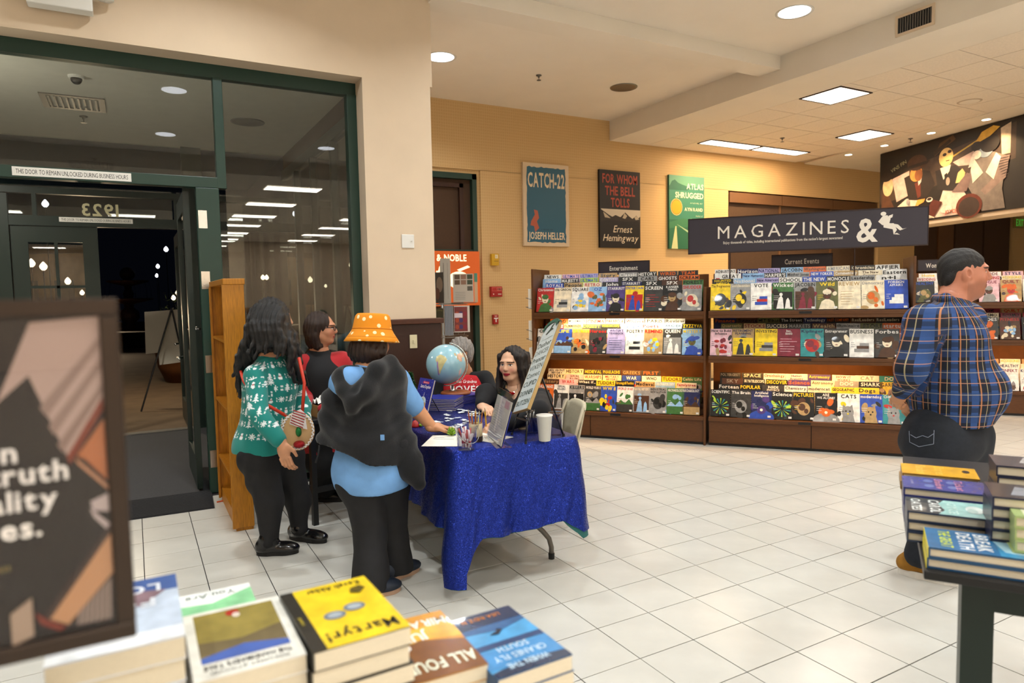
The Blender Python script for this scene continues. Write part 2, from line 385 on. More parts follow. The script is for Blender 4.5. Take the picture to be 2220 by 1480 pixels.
for x, y in BACK_TROFFERS:
    t = MB().box(-.58, -.28, -.01, .58, .28, -.002).obj('ceiling_panel_light', 'lens_warm', loc=(x, y, ZL))
    tag(t, 'ceiling panel light of the rear sales floor, seen mirrored in the shop front glass', 'ceiling light', 'panel lights of the rear sales floor')
for i, (x, y) in enumerate(SPOTS[:4]):
    t = thing('spot_light', ['small lit spotlight farthest along the mural ceiling strip', 'small lit spotlight second along the mural ceiling strip', 'small lit spotlight third along the mural ceiling strip', 'small lit spotlight nearest along the mural ceiling strip'][i], 'spotlight', (x, y, ZL-.012))
    MB().lathe([(.055, -.002), (.075, -.006), (.078, 0)], seg=24).obj('trim_ring', 'white_plastic', t, True)
    MB().lathe([(0, -.004), (.056, -.005)], seg=24).obj('lens', 'lens_small', t)
    area('spot_lamp', (x, y, ZL-.03), .08, 26, (1.0, .70, .36), 'DISK', 1.9)
for x, y, p in ((6.6, 5.5, 24), (7.9, 5.5, 22)):
    area('wall_wash_lamp', (x, y, ZL-.03), .1, p, (1.0, .66, .28), 'DISK', 2.0)
    recess('wall_wash_light', x, y, ZL+.0, .05, True, 'small wall washer in the ceiling above the green poster' if x < 7 else 'small wall washer in the ceiling above the brown window blinds', 'lens_small')
def sprinkler(p, label):
    t = thing('sprinkler', label, 'sprinkler', p)
    MB().lathe([(.012, -.03), (.012, -.012), (.035, -.008), (.036, 0)], seg=16).obj('escutcheon', 'grey_steel', t, True)
    MB().lathe([(.004, -.06), (.004, -.03)], seg=8).lathe([(.028, -.064), (.028, -.06)], seg=12).obj('deflector', 'grey_steel', t)
sprinkler((2.774, 4.62, ZC), 'sprinkler head in the high ceiling between the two downlights')
sprinkler(tuple(onZ(1696, 299, ZL)), 'sprinkler head in the tiled ceiling by the long lights')
sprinkler(tuple(onZ(1974, 300, ZL-.012)), 'sprinkler head between the mural spotlights')
p = onZ(2102, 220, ZL); t = thing('ceiling_speaker', 'round speaker grille in the tiled ceiling', 'speaker', p)
MB().lathe([(0, -.012), (.1, -.011), (.125, -.003), (.13, 0)], seg=28).obj('grille', 'soffit_white', t, True); MB().lathe([(.128, -.006), (.14, -.004), (.142, 0)], seg=28).obj('rim', 'grid_metal', t, True)
# vent on the soffit face
t = thing('air_vent', 'grey louvred air vent on the soffit face', 'vent', (XS, 1.21, 4.145))
mb = MB()
for q in ((-.19, -.10, .19, -.075), (-.19, .075, .19, .10), (-.19, -.075, -.165, .075), (.165, -.075, .19, .075)): mb.box(-.014, q[0], q[1], 0, q[2], q[3])
mb.obj('frame', 'plaster', t); MB().box(-.004, -.165, -.075, 0, .165, .075).obj('backing', 'black_plastic', t)
for i in range(14): MB().box(-.012, -.160+i*.0245, -.075, -.004, -.152+i*.0245, .075).obj('louvre', 'grey_steel', t)
# exit box over the shop front
t = thing('exit_light_box', 'white emergency light box above the shop front, cut by the top edge', 'exit sign', (-2.14, 2.86, 3.56))
MB().box(-.19, -.055, .0, .19, .055, .26).obj('housing', 'white_plastic', t, bevel=.008); MB().box(-.09, .05, .1, .09, .09, .2).obj('bracket', 'white_plastic', t)
MB().lathe([(.0, -.0), (.05, .01), (.055, .05)], c=(.27, 0, .10), seg=20).obj('lamp_head', 'white_plastic', t, True); MB().box(.18, -.02, .11, .24, .02, .14).obj('arm', 'white_plastic', t)

# ------------------------------------------------------------------ shop front: frame, panes, doors
win = MB().box(-9, YS-.03, 3.315, -.02, YS+.05, 3.42).obj('window_1', 'green_metal'); struct(win)
def bar(name, x0, z0, x1, z1, y=YS, d=.045, par=None, m='green_metal'): return MB().box(x0, y-d, z0, x1, y+d, z1).obj(name, m, par if par else win, bevel=.004)
bar('mullion', -1.175, 2.45, -1.105, 3.32); bar('jamb', -1.335, 0, -1.165, 2.448, d=.05); bar('post', -.105, 0, -.02, 3.32); bar('transom', -9, 2.45, -1.17, 2.535)
bar('sill', -1.17, 0, -.10, .12); bar('jamb', -3.6, 0, -3.45, 2.46); bar('mullion', -4.4, 2.53, -4.33, 3.32)
def pane(x0, z0, x1, z1, y=YS, par=None, m='shop_glass'): return MB().box(x0, y-.003, z0, x1, y+.003, z1).obj('pane', m, par if par else win)
pane(-4.34, 2.53, -1.17, 3.32); pane(-9, 2.53, -4.4, 3.32); pane(-1.11, .11, -.10, 3.32); pane(-9, 0, -3.6, 2.46)
for z in (.28, 1.05, 1.72, 2.2):      # hinges of the inner door
    t = MB().box(-1.325, YS-.052, z-.07, -1.262, YS-.045, z+.07).obj('hinge', 'chrome', win)
# inner door leaf swung into the vestibule
dr = MB(); DX = -1.40
for y0, y1, z0, z1 in ((3.24, 3.36, 0.02, 2.43), (4.02, 4.14, 0.02, 2.43), (3.36, 4.02, .02, .28), (3.36, 4.02, 2.28, 2.43)): dr.box(DX-.022, y0, z0, DX+.022, y1, z1)
door = dr.obj('door_1', 'dark_green'); struct(door)
MB().box(DX-.004, 3.36, .28, DX+.004, 4.02, 2.28).obj('pane', 'shop_glass', door)
MB().tube([(DX-.03, 4.06, 1.05), (DX-.075, 4.06, 1.05), (DX-.075, 3.80, 1.05)], .011).obj('handle', 'chrome', door, True)
MB().tube([(DX+.03, 3.50, 1.32), (DX+.075, 3.52, 1.32), (DX+.075, 3.85, 1.32), (DX+.03, 3.87, 1.32)], .012).obj('handle', 'chrome', door, True)
# vestibule shell
vs = MB().box(-9, 3.22, -.02, .1, YV, -.002).obj('floor_vestibule', 'carpet'); struct(vs)
mat('vest_ceiling', '#d6d2c2', .8, var=.03)
ve = MB().box(-9, 3.26, 3.40, .1, YV+.06, 3.5).obj('ceiling_vestibule', 'vest_ceiling'); struct(ve)
vw = MB().box(-.02, 3.26, 3.19, .1, YV+.06, 3.40).box(.0, 3.26, 0, .1, YV, 3.06).obj('wall_vestibule', 'brown_shade'); struct(vw)
MB().box(-.06, 3.26, 3.08, .02, YV, 3.19).obj('header', 'dark_green', vw)
for y in (3.9, 4.75, 5.6): MB().box(-.06, y, 0, .0, y+.07, 3.08).obj('mullion', 'dark_green', vw)
for y in (3.27, 3.98, 4.83, 5.68): MB().box(-.022, y, .1, -.016, y+.7, 3.08).obj('pane', 'shop_glass', vw)
t = thing('downlight', 'unlit round downlight in the vestibule ceiling', 'downlight', onZ(537, 264, 3.40))
MB().lathe([(.14, -.004), (.165, -.008), (.167, 0), (.14, 0)], seg=32).obj('trim_ring', 'steel', t, True); MB().lathe([(0, -.003), (.14, -.003)], seg=32).obj('reflector', 'can_inside', t)
p = onZ(160, 222, 3.40); t = thing('vestibule_air_grille', 'square air grille in the vestibule ceiling', 'vent', p)
for q in ((-.25, -.25, .25, -.2), (-.25, .2, .25, .25), (-.25, -.2, -.2, .2), (.2, -.2, .25, .2)): MB().box(q[0], q[1], -.01, q[2], q[3], 0).obj('frame_side', 'grey_steel', t)
for i in range(9): MB().box(-.19+i*.045, -.2, -.012, -.175+i*.045, .2, -.002).obj('louvre', 'grey_steel', t)
p = onZ(165, 165, 3.40); t = thing('dome_camera', 'small dome camera on the vestibule ceiling', 'camera', p)
MB().lathe([(.055, -.02), (.06, 0)], seg=20).obj('base', 'white_plastic', t); MB().ball((0, 0, -.025), .042).obj('dome', 'black_plastic', t, True)
sprinkler(tuple(onZ(181, 252, 3.40)), 'sprinkler head in the vestibule ceiling below the air grille')
t = thing('added_uplight', 'uplight sconce on the vestibule side of the shop front jamb', 'wall light', (-3.52, YS+.06, 2.25)); MB().lathe([(.03, 0), (.09, .09), (.10, .10), (.085, .10), (.02, .012)], c=(0, .11, 0), seg=20).obj('shade', 'steel', t, True); MB().box(-.02, -.01, .02, .02, .09, .05).obj('bracket', 'steel', t)  # added fixture, out of view, to brighten the vestibule ceiling
area('added_uplight_lamp', (-3.52, YS+.17, 2.36), .16, 26, (1.0, .93, .80), 'DISK', math.pi, None, (math.pi, 0, 0))
# outer shop front
ow = MB().box(-9, YV-.04, 2.42, .1, YV+.04, 2.53).obj('window_2', 'dark_green'); struct(ow)
def obar(name, x0, z0, x1, z1, d=.04, m='dark_green'): return MB().box(x0, YV-d, z0, x1, YV+d, z1).obj(name, m, ow)
obar('transom', -9, 2.77, .1, 2.84); obar('jamb', -1.22, 0, -1.0, 3.4, .046); obar('jamb', -3.12, 0, -2.94, 2.76, .046)
for x in (-2.70, -1.30): obar('mullion', x-.02, 2.53, x+.02, 2.77)
for x0, x1, z0, z1 in ((-9, -1.2, 2.84, 3.4), (-1.0, 0, .1, 3.4), (-9, -3.12, 0, 2.42), (-2.68, -1.32, 2.53, 2.77), (-2.94, -2.72, 2.53, 2.77)): MB().box(x0, YV-.003, z0, x1, YV+.003, z1).obj('pane', 'shop_glass', ow)
for z in (.75, 1.25, 2.05): MB().box(-1.215, YV-.047, z-.06, -1.165, YV-.04, z+.06).obj('hinge', 'steel', ow)
dr = MB()
for x0, x1, z0, z1 in ((-2.93, -2.78, .02, 2.42), (-2.27, -2.12, .02, 2.42), (-2.78, -2.27, 2.24, 2.42), (-2.78, -2.27, .02, .35), (-2.54, -2.51, .35, 2.24), (-2.78, -2.27, 1.73, 1.76), (-2.78, -2.27, 1.05, 1.08)): dr.box(x0, YV-.022, z0, x1, YV+.022, z1)
d2 = dr.obj('door_2', 'dark_green'); struct(d2)
for x0, x1 in ((-2.78, -2.54), (-2.51, -2.27)):
    for z0, z1 in ((.35, 1.05), (1.08, 1.73), (1.76, 2.24)): MB().box(x0, YV-.003, z0, x1, YV+.003, z1).obj('pane', 'shop_glass', d2)
dr = MB(); EX = -1.27
for y0, y1, z0, z1 in ((6.40, 6.52, .02, 2.4), (7.15, 7.27, .02, 2.4), (6.52, 7.15, .02, .3), (6.52, 7.15, 2.25, 2.4)): dr.box(EX-.022, y0, z0, EX+.022, y1, z1)
d3 = dr.obj('door_3', 'dark_green'); struct(d3); MB().box(EX-.003, 6.52, .3, EX+.003, 7.15, 2.25).obj('pane', 'shop_glass', d3)
MB().tube([(EX-.03, 7.2, 1.0), (EX-.08, 7.2, 1.0), (EX-.08, 6.95, 1.0)], .011).obj('handle', 'chrome', d3, True)
th = MB().box(-2.94, YV-.08, 0, -1.2, YV+.06, .012).obj('trim_1', 'steel'); struct(th)
# notices on the door heads
def notice(name, x, z, w, h, y, label):
    o = thing(name, label, 'sign', (x, y, z)); MB().box(0, -.002, 0, w, 0, h).obj('strip', 'white_plastic', o)
    print_obj('lettering', [('t', 'THIS DOOR TO REMAIN UNLOCKED DURING BUSINESS HOURS', .5, .24, .52, '#1a1a1a', {'a': 'c', 'fit': .94})], o, wh=(w, h), off=.0025)
a, b_ = onY(26, 374, YS-.047), onY(285, 391, YS-.047); notice('door_notice', a[0], 2.463, b_[0]-a[0], .062, YS-.047, 'white door notice strip on the nearer green transom')
a, b_ = onY(128, 476, YV-.042), onY(288, 484, YV-.042); notice('door_notice', a[0], 2.468, b_[0]-a[0], .052, YV-.042, 'white door notice strip on the outer door head')
o = thing('house_number', 'mirrored number 1923 on the outer transom glass', 'sign', (onY(178, 466, YV-.006)[0], YV-.006, 2.55))
print_obj('numeral', [('t', '1923', 0, 0, 1, '#cfc9a0', {'b': 1, 'a': 'r', 'fit': -.36, 'track': .03})], o, wh=(1, .135))
# entrance mat
t = thing('entrance_mat', 'dark grey ribbed mat at the shop door', 'mat', (-2.3, 3.0, 0), math.radians(-3))
MB().box(-1.3, -.27, 0.0, .965, .26, .008).obj('backing', 'ridge', t)
for i in range(26): MB().box(-1.3, -.265+i*.02, .008, .96, -.255+i*.02, .013).obj('rib', 'ridge', t)
t = MB().tube([(-1.32, 2.83, .004), (-1.1, 2.86, .004), (-.85, 2.9, .004)], .006, 6).obj('floor_tape', 'print'); tag(t, 'thin orange cable on the floor between mat and oak rack', 'cable')
t.data.color_attributes['Col'].data.foreach_set('color', np.tile(np.array([*lin('#d2582c'), 1], 'f'), len(t.data.vertices)))

# ------------------------------------------------------------------ back wall openings
dw = MB().box(2.53, YB+.02, 0, 2.60, YB+.14, 3.30).box(.95, YB+.02, 3.22, 2.60, YB+.14, 3.30).box(.95, YB+.03, 2.10, 2.55, YB+.1, 2.22).obj('door_4', 'green_metal'); struct(dw)
MB().box(.95, YB+.10, 0, 2.56, YB+.14, 3.25).obj('door_panel', 'brown_shade', dw)
MB().box(2.34, YB+.05, 2.22, 2.40, YB+.1, 3.16).obj('stile', 'walnut_dark', dw); MB().box(.95, YB+.05, 3.10, 2.40, YB+.1, 3.16).obj('rail', 'walnut_dark', dw)
MB().box(.95, YB+.04, 3.30, 2.652, YB+.14, 3.356).box(2.60, YB+.04, 0, 2.652, YB+.14, 3.3).obj('reveal', 'wallpaper', dw)
w3 = MB().box(7.62, YB+.09, 1.0, 12.04, YB+.14, 3.355).obj('window_3', 'walnut_dark'); struct(w3)
xs = [7.66, 9.05, 10.55, 12.0]
for i in range(3):
    MB().box(xs[i]+.03, YB+.05, 1.0, xs[i+1]-.03, YB+.09, 3.16).obj('blind_panel', 'brown_shade', w3)
    MB().box(xs[i], YB+.0, 3.15, xs[i+1]-.012, YB+.09, 3.33).obj('valance', 'brown_valance', w3)
for x in xs[1:3]: MB().box(x-.05, YB+.03, 1.0, x+.0, YB+.07, 3.15).obj('mullion', 'brown_valance', w3)
w4 = MB().box(13.35, YB+.09, .9, 17.6, YB+.14, 3.355).obj('window_4', 'walnut_dark'); struct(w4)
xs = [13.4, 14.35, 15.05, 16.3, 17.55]
for i in range(4):
    MB().box(xs[i]+.03, YB+.05, .9, xs[i+1]-.05, YB+.09, 3.30).obj('blind_panel', 'brown_valance' if i == 1 else 'brown_shade', w4)
# ------------------------------------------------------------------ outside in the dark
mat('pavement', '#5b4a36', .85, var=.2, vscale=3); mat('hedge_dark', '#0d130c', .9, var=.3); mat('lamp_globe', '#fff', .4, emit='#ffe9c4', strength=5); mat('lamp_cool', '#fff', .4, emit='#eef2ff', strength=9)
mat('stone_dark', '#4a3226', .5, var=.2, vscale=14); mat('far_wall_lit', '#8a6a42', .8, var=.2, vscale=2, emit='#6b4a26', strength=.12); mat('terracotta', '#6d4220', .6, var=.15)  # the far facade's faint emission stands in for lamplight falling on it
g = MB().box(-40, YV+.06, -.06, 60, 60, -.003).obj('ground_outside', 'pavement'); struct(g)
area('porch_lamp', (-2.0, 9.2, 3.6), .3, 110, (1.0, .8, .55), 'DISK', 2.6)
area('vestibule_fill', (-3.6, 4.8, 3.36), .3, 120, (1.0, .92, .8), 'DISK', 2.8)  # added fill without a fixture; the vestibule's own downlight is unlit
def acorn(px, py, D, s, label, cool=False):
    p = W(px, py, D); s *= .36; t = thing('street_lamp', label, 'street lamp', (p[0], p[1], 0), 0, 'street lamps outside')
    z = p[2]; m = 'lamp_cool' if cool else 'lamp_globe'
    MB().lathe([(.05*s, 0), (.05*s, .3), (.03*s, .4), (.03*s, z-.20*s)], seg=10).obj('pole', 'black_metal', t)
    MB().lathe([(.06*s, z-.20*s), (.15*s, z-.10*s), (.17*s, z), (.11*s, z+.12*s), (.05*s, z+.18*s), (.03*s, z+.22*s)], seg=16).obj('globe', m, t, True)
lamps = [(98, 441, 24, 1.7, 1), (360, 540, 30, 1.5, 1), (342, 577, 34, 1.4, 1), (340, 597, 36, 1.3, 1), (68, 570, 16, 1.3, 0), (94, 577, 17, 1.4, 0), (147, 609, 19, 1.3, 0), (62, 626, 21, .9, 0), (178, 634, 22, 1.1, 0), (386, 634, 17, 1.0, 0), (376, 645, 18, .9, 0), (570, 601, 20, 1.0, 0), (578, 601, 20.5, 1.0, 0)]
lampl = ['bright lamp seen through the outer transom glass left of the number', 'bright white lamp highest in the dark doorway', 'white lamp in the middle of the dark doorway', 'white lamp lowest of three in the dark doorway', 'warm globe lamp leftmost in the upper door panes', 'warm globe lamp beside another in the upper left door pane', 'warm globe lamp in the lower right door pane', 'small warm globe lamp in the lower left door pane', 'small warm globe lamp low in the right door pane', 'warm globe lamp above the planter shrub, the higher', 'warm globe lamp above the planter shrub, the lower', 'warm globe lamp behind the side glass, left of two', 'warm globe lamp behind the side glass, right of two']
for (px, py, D, s, c), l in zip(lamps, lampl): acorn(px, py, D, s, l, c)
a, b_ = W(0, 620, 36), W(190, 620, 36)
bd = thing('far_building', 'dim tan building across the plaza behind the door panes', 'building', ((a[0]+b_[0])/2, (a[1]+b_[1])/2, 0), -.5)
MB().box(-3.6, 0, 0, 2.2, .4, 4.2).obj('wall', 'far_wall_lit', bd)
for i in range(3): MB().box(-3.2+i*1.9, -.05, 1.2, -2.2+i*1.9, .01, 2.8).obj('window', 'black_plastic', bd)
MB().box(-3.8, -.2, 4.2, 2.4, .5, 4.5).obj('cornice', 'stone_dark', bd)
# fountain
p = onZ(288, 735, 0); p = W(282, 700, 27); F0 = (p[0], p[1], 0)
ft = thing('fountain', 'dark tiered fountain in the plaza with a ball finial', 'fountain', F0)
MB().lathe([(1.5, 0), (1.55, .5), (1.45, .5), (1.4, .2)], seg=28).obj('basin', 'stone_dark', ft, True)
MB().lathe([(.34, .2), (.42, .35), (.40, .5), (.22, .6), (.20, .75), (.36, .95), (.34, 1.2), (.16, 1.35), (.18, 1.5)], seg=24).obj('pedestal', 'stone_dark', ft, True)
MB().lathe([(.2, 1.5), (.85, 1.65), (.9, 1.7), (.85, 1.72), (.2, 1.6)], seg=28).obj('lower_bowl', 'stone_dark', ft, True)
MB().lathe([(.13, 1.6), (.2, 1.9), (.12, 2.1), (.14, 2.2)], seg=20).obj('stem', 'stone_dark', ft, True)
MB().lathe([(.12, 2.2), (.72, 2.36), (.76, 2.42), (.7, 2.43), (.14, 2.34)], seg=28).obj('upper_bowl', 'stone_dark', ft, True)
MB().ball((0, 0, 2.68), .27).obj('finial', 'stone_dark', ft, True)
glass_mat('water', (.9, .93, 1), 1.33, .1, 2.0)
for k in range(10):
    a = 2*math.pi*k/10; MB().tube([(.73*math.cos(a), .73*math.sin(a), 2.4), (.79*math.cos(a), .79*math.sin(a), 2.1), (.80*math.cos(a), .80*math.sin(a), 1.72)], .018, 6).obj('water_jet', 'water', ft, True)
area('fountain_fill', (F0[0]-1.2, F0[1]-2.2, .9), .3, 260, (1.0, .72, .45), 'DISK', math.pi, None, (math.radians(-70), 0, math.radians(-20)))  # added fill, no fixture, so the dark fountain shows
# easel with blank board and a sheet, planter
p0 = onZ(306, 892, 0); E0 = p0; es = thing('floor_easel', 'black tripod easel outside the door holding a pale board', 'easel', (p0[0], p0[1], 0))
D0 = proj(p0)[2]
top = W(372, 668, D0+.25)-[p0[0], p0[1], 0]; r1 = onZ(420, 880, 0)-[p0[0], p0[1], 0]; r2 = onZ(410, 850, 0)-[p0[0], p0[1], 0]
MB().tube([(0, 0, 0), top], .012, 6).obj('leg', 'black_metal', es); MB().tube([r1, top], .012, 6).obj('leg', 'black_metal', es); MB().tube([r2, top+[.02, .05, 0]], .012, 6).obj('leg', 'black_metal', es)
q = [W(x, y, D0+.30) for x, y in ((316, 767), (409, 757), (407, 669), (313, 676))]; nn = np.cross(q[1]-q[0], q[3]-q[0]); nn /= np.linalg.norm(nn)
bo = MB().add([*q, *[v-nn*.012 for v in q]], [(0, 1, 2, 3), (7, 6, 5, 4), (0, 4, 5, 1), (1, 5, 6, 2), (2, 6, 7, 3), (3, 7, 4, 0)]).obj('blank_board', 'paper'); tag(bo, 'blank pale board leaning on the outdoor easel', 'board')
q = [W(x, y, D0+.28) for x, y in ((346, 791), (392, 785), (389, 759), (343, 764))]; nn = np.cross(q[1]-q[0], q[3]-q[0]); nn /= np.linalg.norm(nn)
bo = MB().add([*q, *[v-nn*.003 for v in q]], [(0, 1, 2, 3), (7, 6, 5, 4), (0, 4, 5, 1), (1, 5, 6, 2), (2, 6, 7, 3), (3, 7, 4, 0)]).obj('paper_sheet', 'paper'); tag(bo, 'white paper sheet hanging below the board on the easel', 'paper')
p = onZ(372, 833, 0); pl = thing('planter', 'round terracotta planter with a dark shrub behind the easel', 'planter', (p[0]+.35, p[1]+.5, 0))
MB().lathe([(.42, 0), (.55, .30), (.60, .62), (.64, .64), (.64, .70), (.56, .70), (.5, .62)], seg=28).obj('pot', 'terracotta', pl, True)
mat('leaf', '#4d5c30', .6, var=.3, vscale=20); rng = random.Random(3); mb = MB()
for i in range(420):
    a, r, z = rng.uniform(0, 6.28), rng.uniform(0, .5), rng.uniform(.7, 1.75); r *= 1.1-.4*abs(z-1.2)
    c = np.array([r*math.cos(a), r*math.sin(a), z]); d = np.array([rng.uniform(-1, 1), rng.uniform(-1, 1), rng.uniform(-.2, 1)]); d /= np.linalg.norm(d); s_ = np.cross(d, [0, 0, 1.])*.25
    mb.add([c, c+d*.05+s_*.06, c+d*.12, c+d*.05-s_*.06], [(0, 1, 2, 3)])
o = mb.obj('foliage', 'leaf', pl); o['kind'] = 'stuff'; MB().tube([(0, 0, .6), (.02, .01, 1.5)], [.03, .01], 8).obj('stem', 'stone_dark', pl)
h = MB().box(-6, 0, 0, 6, .8, .55).obj('hedge', 'hedge_dark', loc=(F0[0]-.5, F0[1]-4.4, 0)); h.rotation_euler = (0, 0, -.45); tag(h, 'low dark clipped hedge in front of the fountain', 'hedge')

# ------------------------------------------------------------------ posters on the back wall
def poster(name, x0, x1, z0, z1, side, label, shapes):
    w, h = x1-x0, z1-z0; t = thing(name, label, 'poster', (x0, YB-.005, z0))
    MB().box(0, -.04, 0, w, 0, h).obj('canvas', side, t); print_obj('printed_face', shapes, t, wh=(w, h), off=.0405); return t
mat('canvas_cream', '#d9c4a4', .7); mat('canvas_black', '#16120f', .6); mat('canvas_green', '#2c6a58', .6)
rng = random.Random(8)
def torn(n):
    pts = []
    for i in range(n): pts.append((.085+.83*i/n, .955+rng.uniform(-.010, .006)))
    for i in range(n+6): pts.append((.925+rng.uniform(-.008, .008), .955-.91*i/(n+6)))
    for i in range(n): pts.append((.925-.84*i/n, .045+rng.uniform(-.008, .008)))
    for i in range(n+6): pts.append((.075+rng.uniform(-.008, .008), .045+.91*i/(n+6)))
    return pts
poster('wall_poster', 3.336, 4.15, 2.287, 3.52, 'canvas_cream', 'blue wall poster with torn cream edge, leftmost of three', [('r', 0, 0, 1, 1, '#d6bf9e'), ('p', torn(16), '#1f5a72'),
    ('t', 'CATCH-22', .50, .715, .17, '#e0cba8', {'a': 'c', 'fit': .80, 'b': 1}), ('p', [(.16, .30), (.24, .38), (.22, .44), (.30, .43), (.33, .34), (.28, .30), (.33, .22), (.24, .17), (.22, .24), (.14, .25)], '#b0553a'),
    ('t', 'A NOVEL BY', .37, .195, .016, '#12222c', {'fit': .26}), ('t', 'JOSEPH HELLER', .5, .085, .085, '#e0cba8', {'a': 'c', 'fit': .80, 'b': 1})])
mt = [(0.03, .47), (.03, .44), (.12, .405), (.2, .39), (.3, .375), (.42, .36), (.55, .375), (.7, .36), (.85, .37), (1, .345), (1, .42), (.93, .40), (.86, .425), (.76, .385), (.68, .43), (.6, .465), (.5, .41), (.4, .43), (.33, .41), (.24, .45), (.14, .425)]
poster('wall_poster', 4.736, 5.557, 2.287, 3.516, 'canvas_black', 'black wall poster with red lettering and a mountain band, middle of three', [('r', 0, 0, 1, 1, '#1d1814'),
    ('t', 'FOR WHOM', .5, .835, .115, '#a8412a', {'a': 'c', 'fit': .86, 'b': 1}), ('t', 'THE BELL', .5, .68, .115, '#a8412a', {'a': 'c', 'fit': .74, 'b': 1}), ('t', 'TOLLS', .5, .53, .115, '#a8412a', {'a': 'c', 'fit': .46, 'b': 1}),
    ('r', .03, .33, 1, .50, '#cbbda6'), ('p', [(.03, .33), (1, .33), (1, .42), (.95, .395), (.9, .43), (.8, .385), (.72, .415), (.62, .465), (.5, .40), (.38, .425), (.3, .40), (.2, .43), (.12, .46), (.03, .49)], '#2c231c'), ('p', [(.08, .46), (.16, .43), (.26, .38), (.12, .39)], '#b5a58c'), ('p', [(.6, .455), (.67, .42), (.62, .38), (.55, .39)], '#b5a58c'), ('p', [(.85, .405), (.9, .425), (.97, .38), (.88, .37)], '#b5a58c'), ('p', [(.03, .33), (1, .33), (.9, .355), (.6, .345), (.3, .36), (.1, .35)], '#1d1814'),
    ('t', 'Ernest', .55, .20, .09, '#e8d6b8', {'a': 'c', 'fit': .46, 'shear': .25}), ('t', 'Hemingway', .5, .085, .09, '#e8d6b8', {'a': 'c', 'fit': .86, 'shear': .25})])
poster('wall_poster', 6.184, 6.99, 2.29, 3.53, 'canvas_green', 'green wall poster with an orange disc, rightmost of three', [('r', 0, 0, 1, 1, '#3b7d68'), ('r', 0, .86, 1, 1, '#5d9478'), ('p', [(0, .84), (.08, .92), (.16, .94), (.25, .90), (.36, .88), (.5, .86), (.7, .88), (.5, .80), (0, .80)], '#2a6350'),
    ('r', 0, 0, 1, .40, '#2f6a50'), ('p', [(0, .36), (.4, .42), (.7, .38), (.5, .30), (0, .28)], '#3f7b58'), ('p', [(.06, 0), (.24, 0), (.20, .31), (.17, .31)], '#c9cf9a'), ('p', [(.2, .34), (.6, .2), (.9, .12), (.9, .16)], '#a8c49a'),
    ('t', 'ATLAS', .97, .825, .075, '#e8e2c4', {'a': 'r', 'fit': .48, 'b': 1}), ('t', 'SHRUGGED', .97, .70, .075, '#e8e2c4', {'a': 'r', 'fit': .80, 'b': 1}), ('t', 'A NOVEL BY', .95, .625, .018, '#c9d2b4', {'a': 'r', 'fit': .36}), ('t', 'AYN RAND', .95, .525, .045, '#e8e2c4', {'a': 'r', 'fit': .52, 'b': 1}), ('t', 'Author of', .95, .45, .022, '#c9d2b4', {'a': 'r'}), ('t', 'The Fountainhead', .95, .40, .022, '#c9d2b4', {'a': 'r'}),
    ('e', .20, .57, .165, .115, '#e8c774'), ('e', .20, .57, .15, .104, '#2c4a30'), ('e', .20, .57, .14, .097, '#f0a024')])

# ------------------------------------------------------------------ wall devices and plates
def device(name, label, p, w, h, d, m, parts):
    t = thing(name, label, 'wall device', (p[0], p[1], p[2]-h/2)); MB().box(-w/2, -d, 0, w/2, 0, h).obj('body', m, t, bevel=.005)
    print_obj('marking', parts, t, wh=(w, h), frame=((-w/2, -d, 0), (1, 0, 0), (0, 0, 1), (0, -1, 0)), off=.001); return t
mat('alarm_red', '#a51f1a', .4); mat('alarm_yellow', '#d2a21e', .4)
device('yellow_alarm_box', 'yellow alarm box on the wall right of the green door', onY(1070, 563, YB), .12, .17, .06, 'alarm_yellow', [('r', .45, .6, .85, .92, '#e8d8b0'), ('t', '?', .56, .64, .2, '#7a3a20'), ('r', .3, .35, .9, .4, '#8a6a10')])
device('fire_alarm_panel', 'wide red fire alarm strobe on the wall', onY(1073, 632, YB), .185, .15, .06, 'alarm_red', [('r', .08, .55, .95, .92, '#d86a5a'), ('r', .1, .58, .5, .88, '#b02a22'), ('t', 'FIRE', .55, .62, .22, '#3a0d0a', {'b': 1}), ('r', .15, .2, .25, .32, '#e0c0b0'), ('r', .6, .2, .9, .3, '#e0c0b0')])
device('fire_pull_station', 'small red fire pull station with a white T handle', onY(1072, 692, YB), .085, .14, .05, 'alarm_red', [('r', .1, .55, .9, .68, '#f0e6e0'), ('r', .4, .22, .6, .6, '#f0e6e0'), ('t', 'FIRE', .5, .8, .1, '#f0e6e0', {'a': 'c', 'b': 1})])
p = onY(884, 523, 2.95); t = thing('wall_cover_plate', 'square white cover plate high on the pillar', 'wall plate', (p[0], 2.949, p[2])); MB().box(-.058, -.008, -.06, .058, 0, .06).obj('plate', 'white_plastic', t, bevel=.004); MB().lathe([(.007, 0), (.007, .004)], c=(.03, -.012, 0), seg=8).obj('screw', 'chrome', t)
p = onY(896, 740, 2.90); t = thing('light_switch', 'ivory switch plate on the dark wainscot', 'switch', (p[0], 2.899, p[2])); MB().box(-.035, -.007, -.06, .035, 0, .06).obj('plate', 'ivory', t, bevel=.003); MB().box(-.006, -.02, -.012, .006, -.006, .014).obj('toggle', 'ivory', t)
p = onY(2205, 483, YB); t = thing('exit_sign', 'green EXIT sign on the far wall below the mural bulkhead', 'exit sign', (p[0], YB-.002, p[2]-.13))
mat('exit_face', '#9a8a4a', .4); MB().box(-.22, -.06, 0, .22, 0, .27).obj('housing', 'exit_face', t)
mat('exit_green', '#3f9a3a', .4, emit='#58c840', strength=.6); print_obj('lettering', [('t', 'EXIT', .5, .18, .62, '#40a038', {'a': 'c', 'fit': .8, 'b': 1})], t, 'exit_green', wh=(.44, .27), frame=((-.22, -.06, 0), (1, 0, 0), (0, 0, 1), (0, -1, 0)), off=.002)
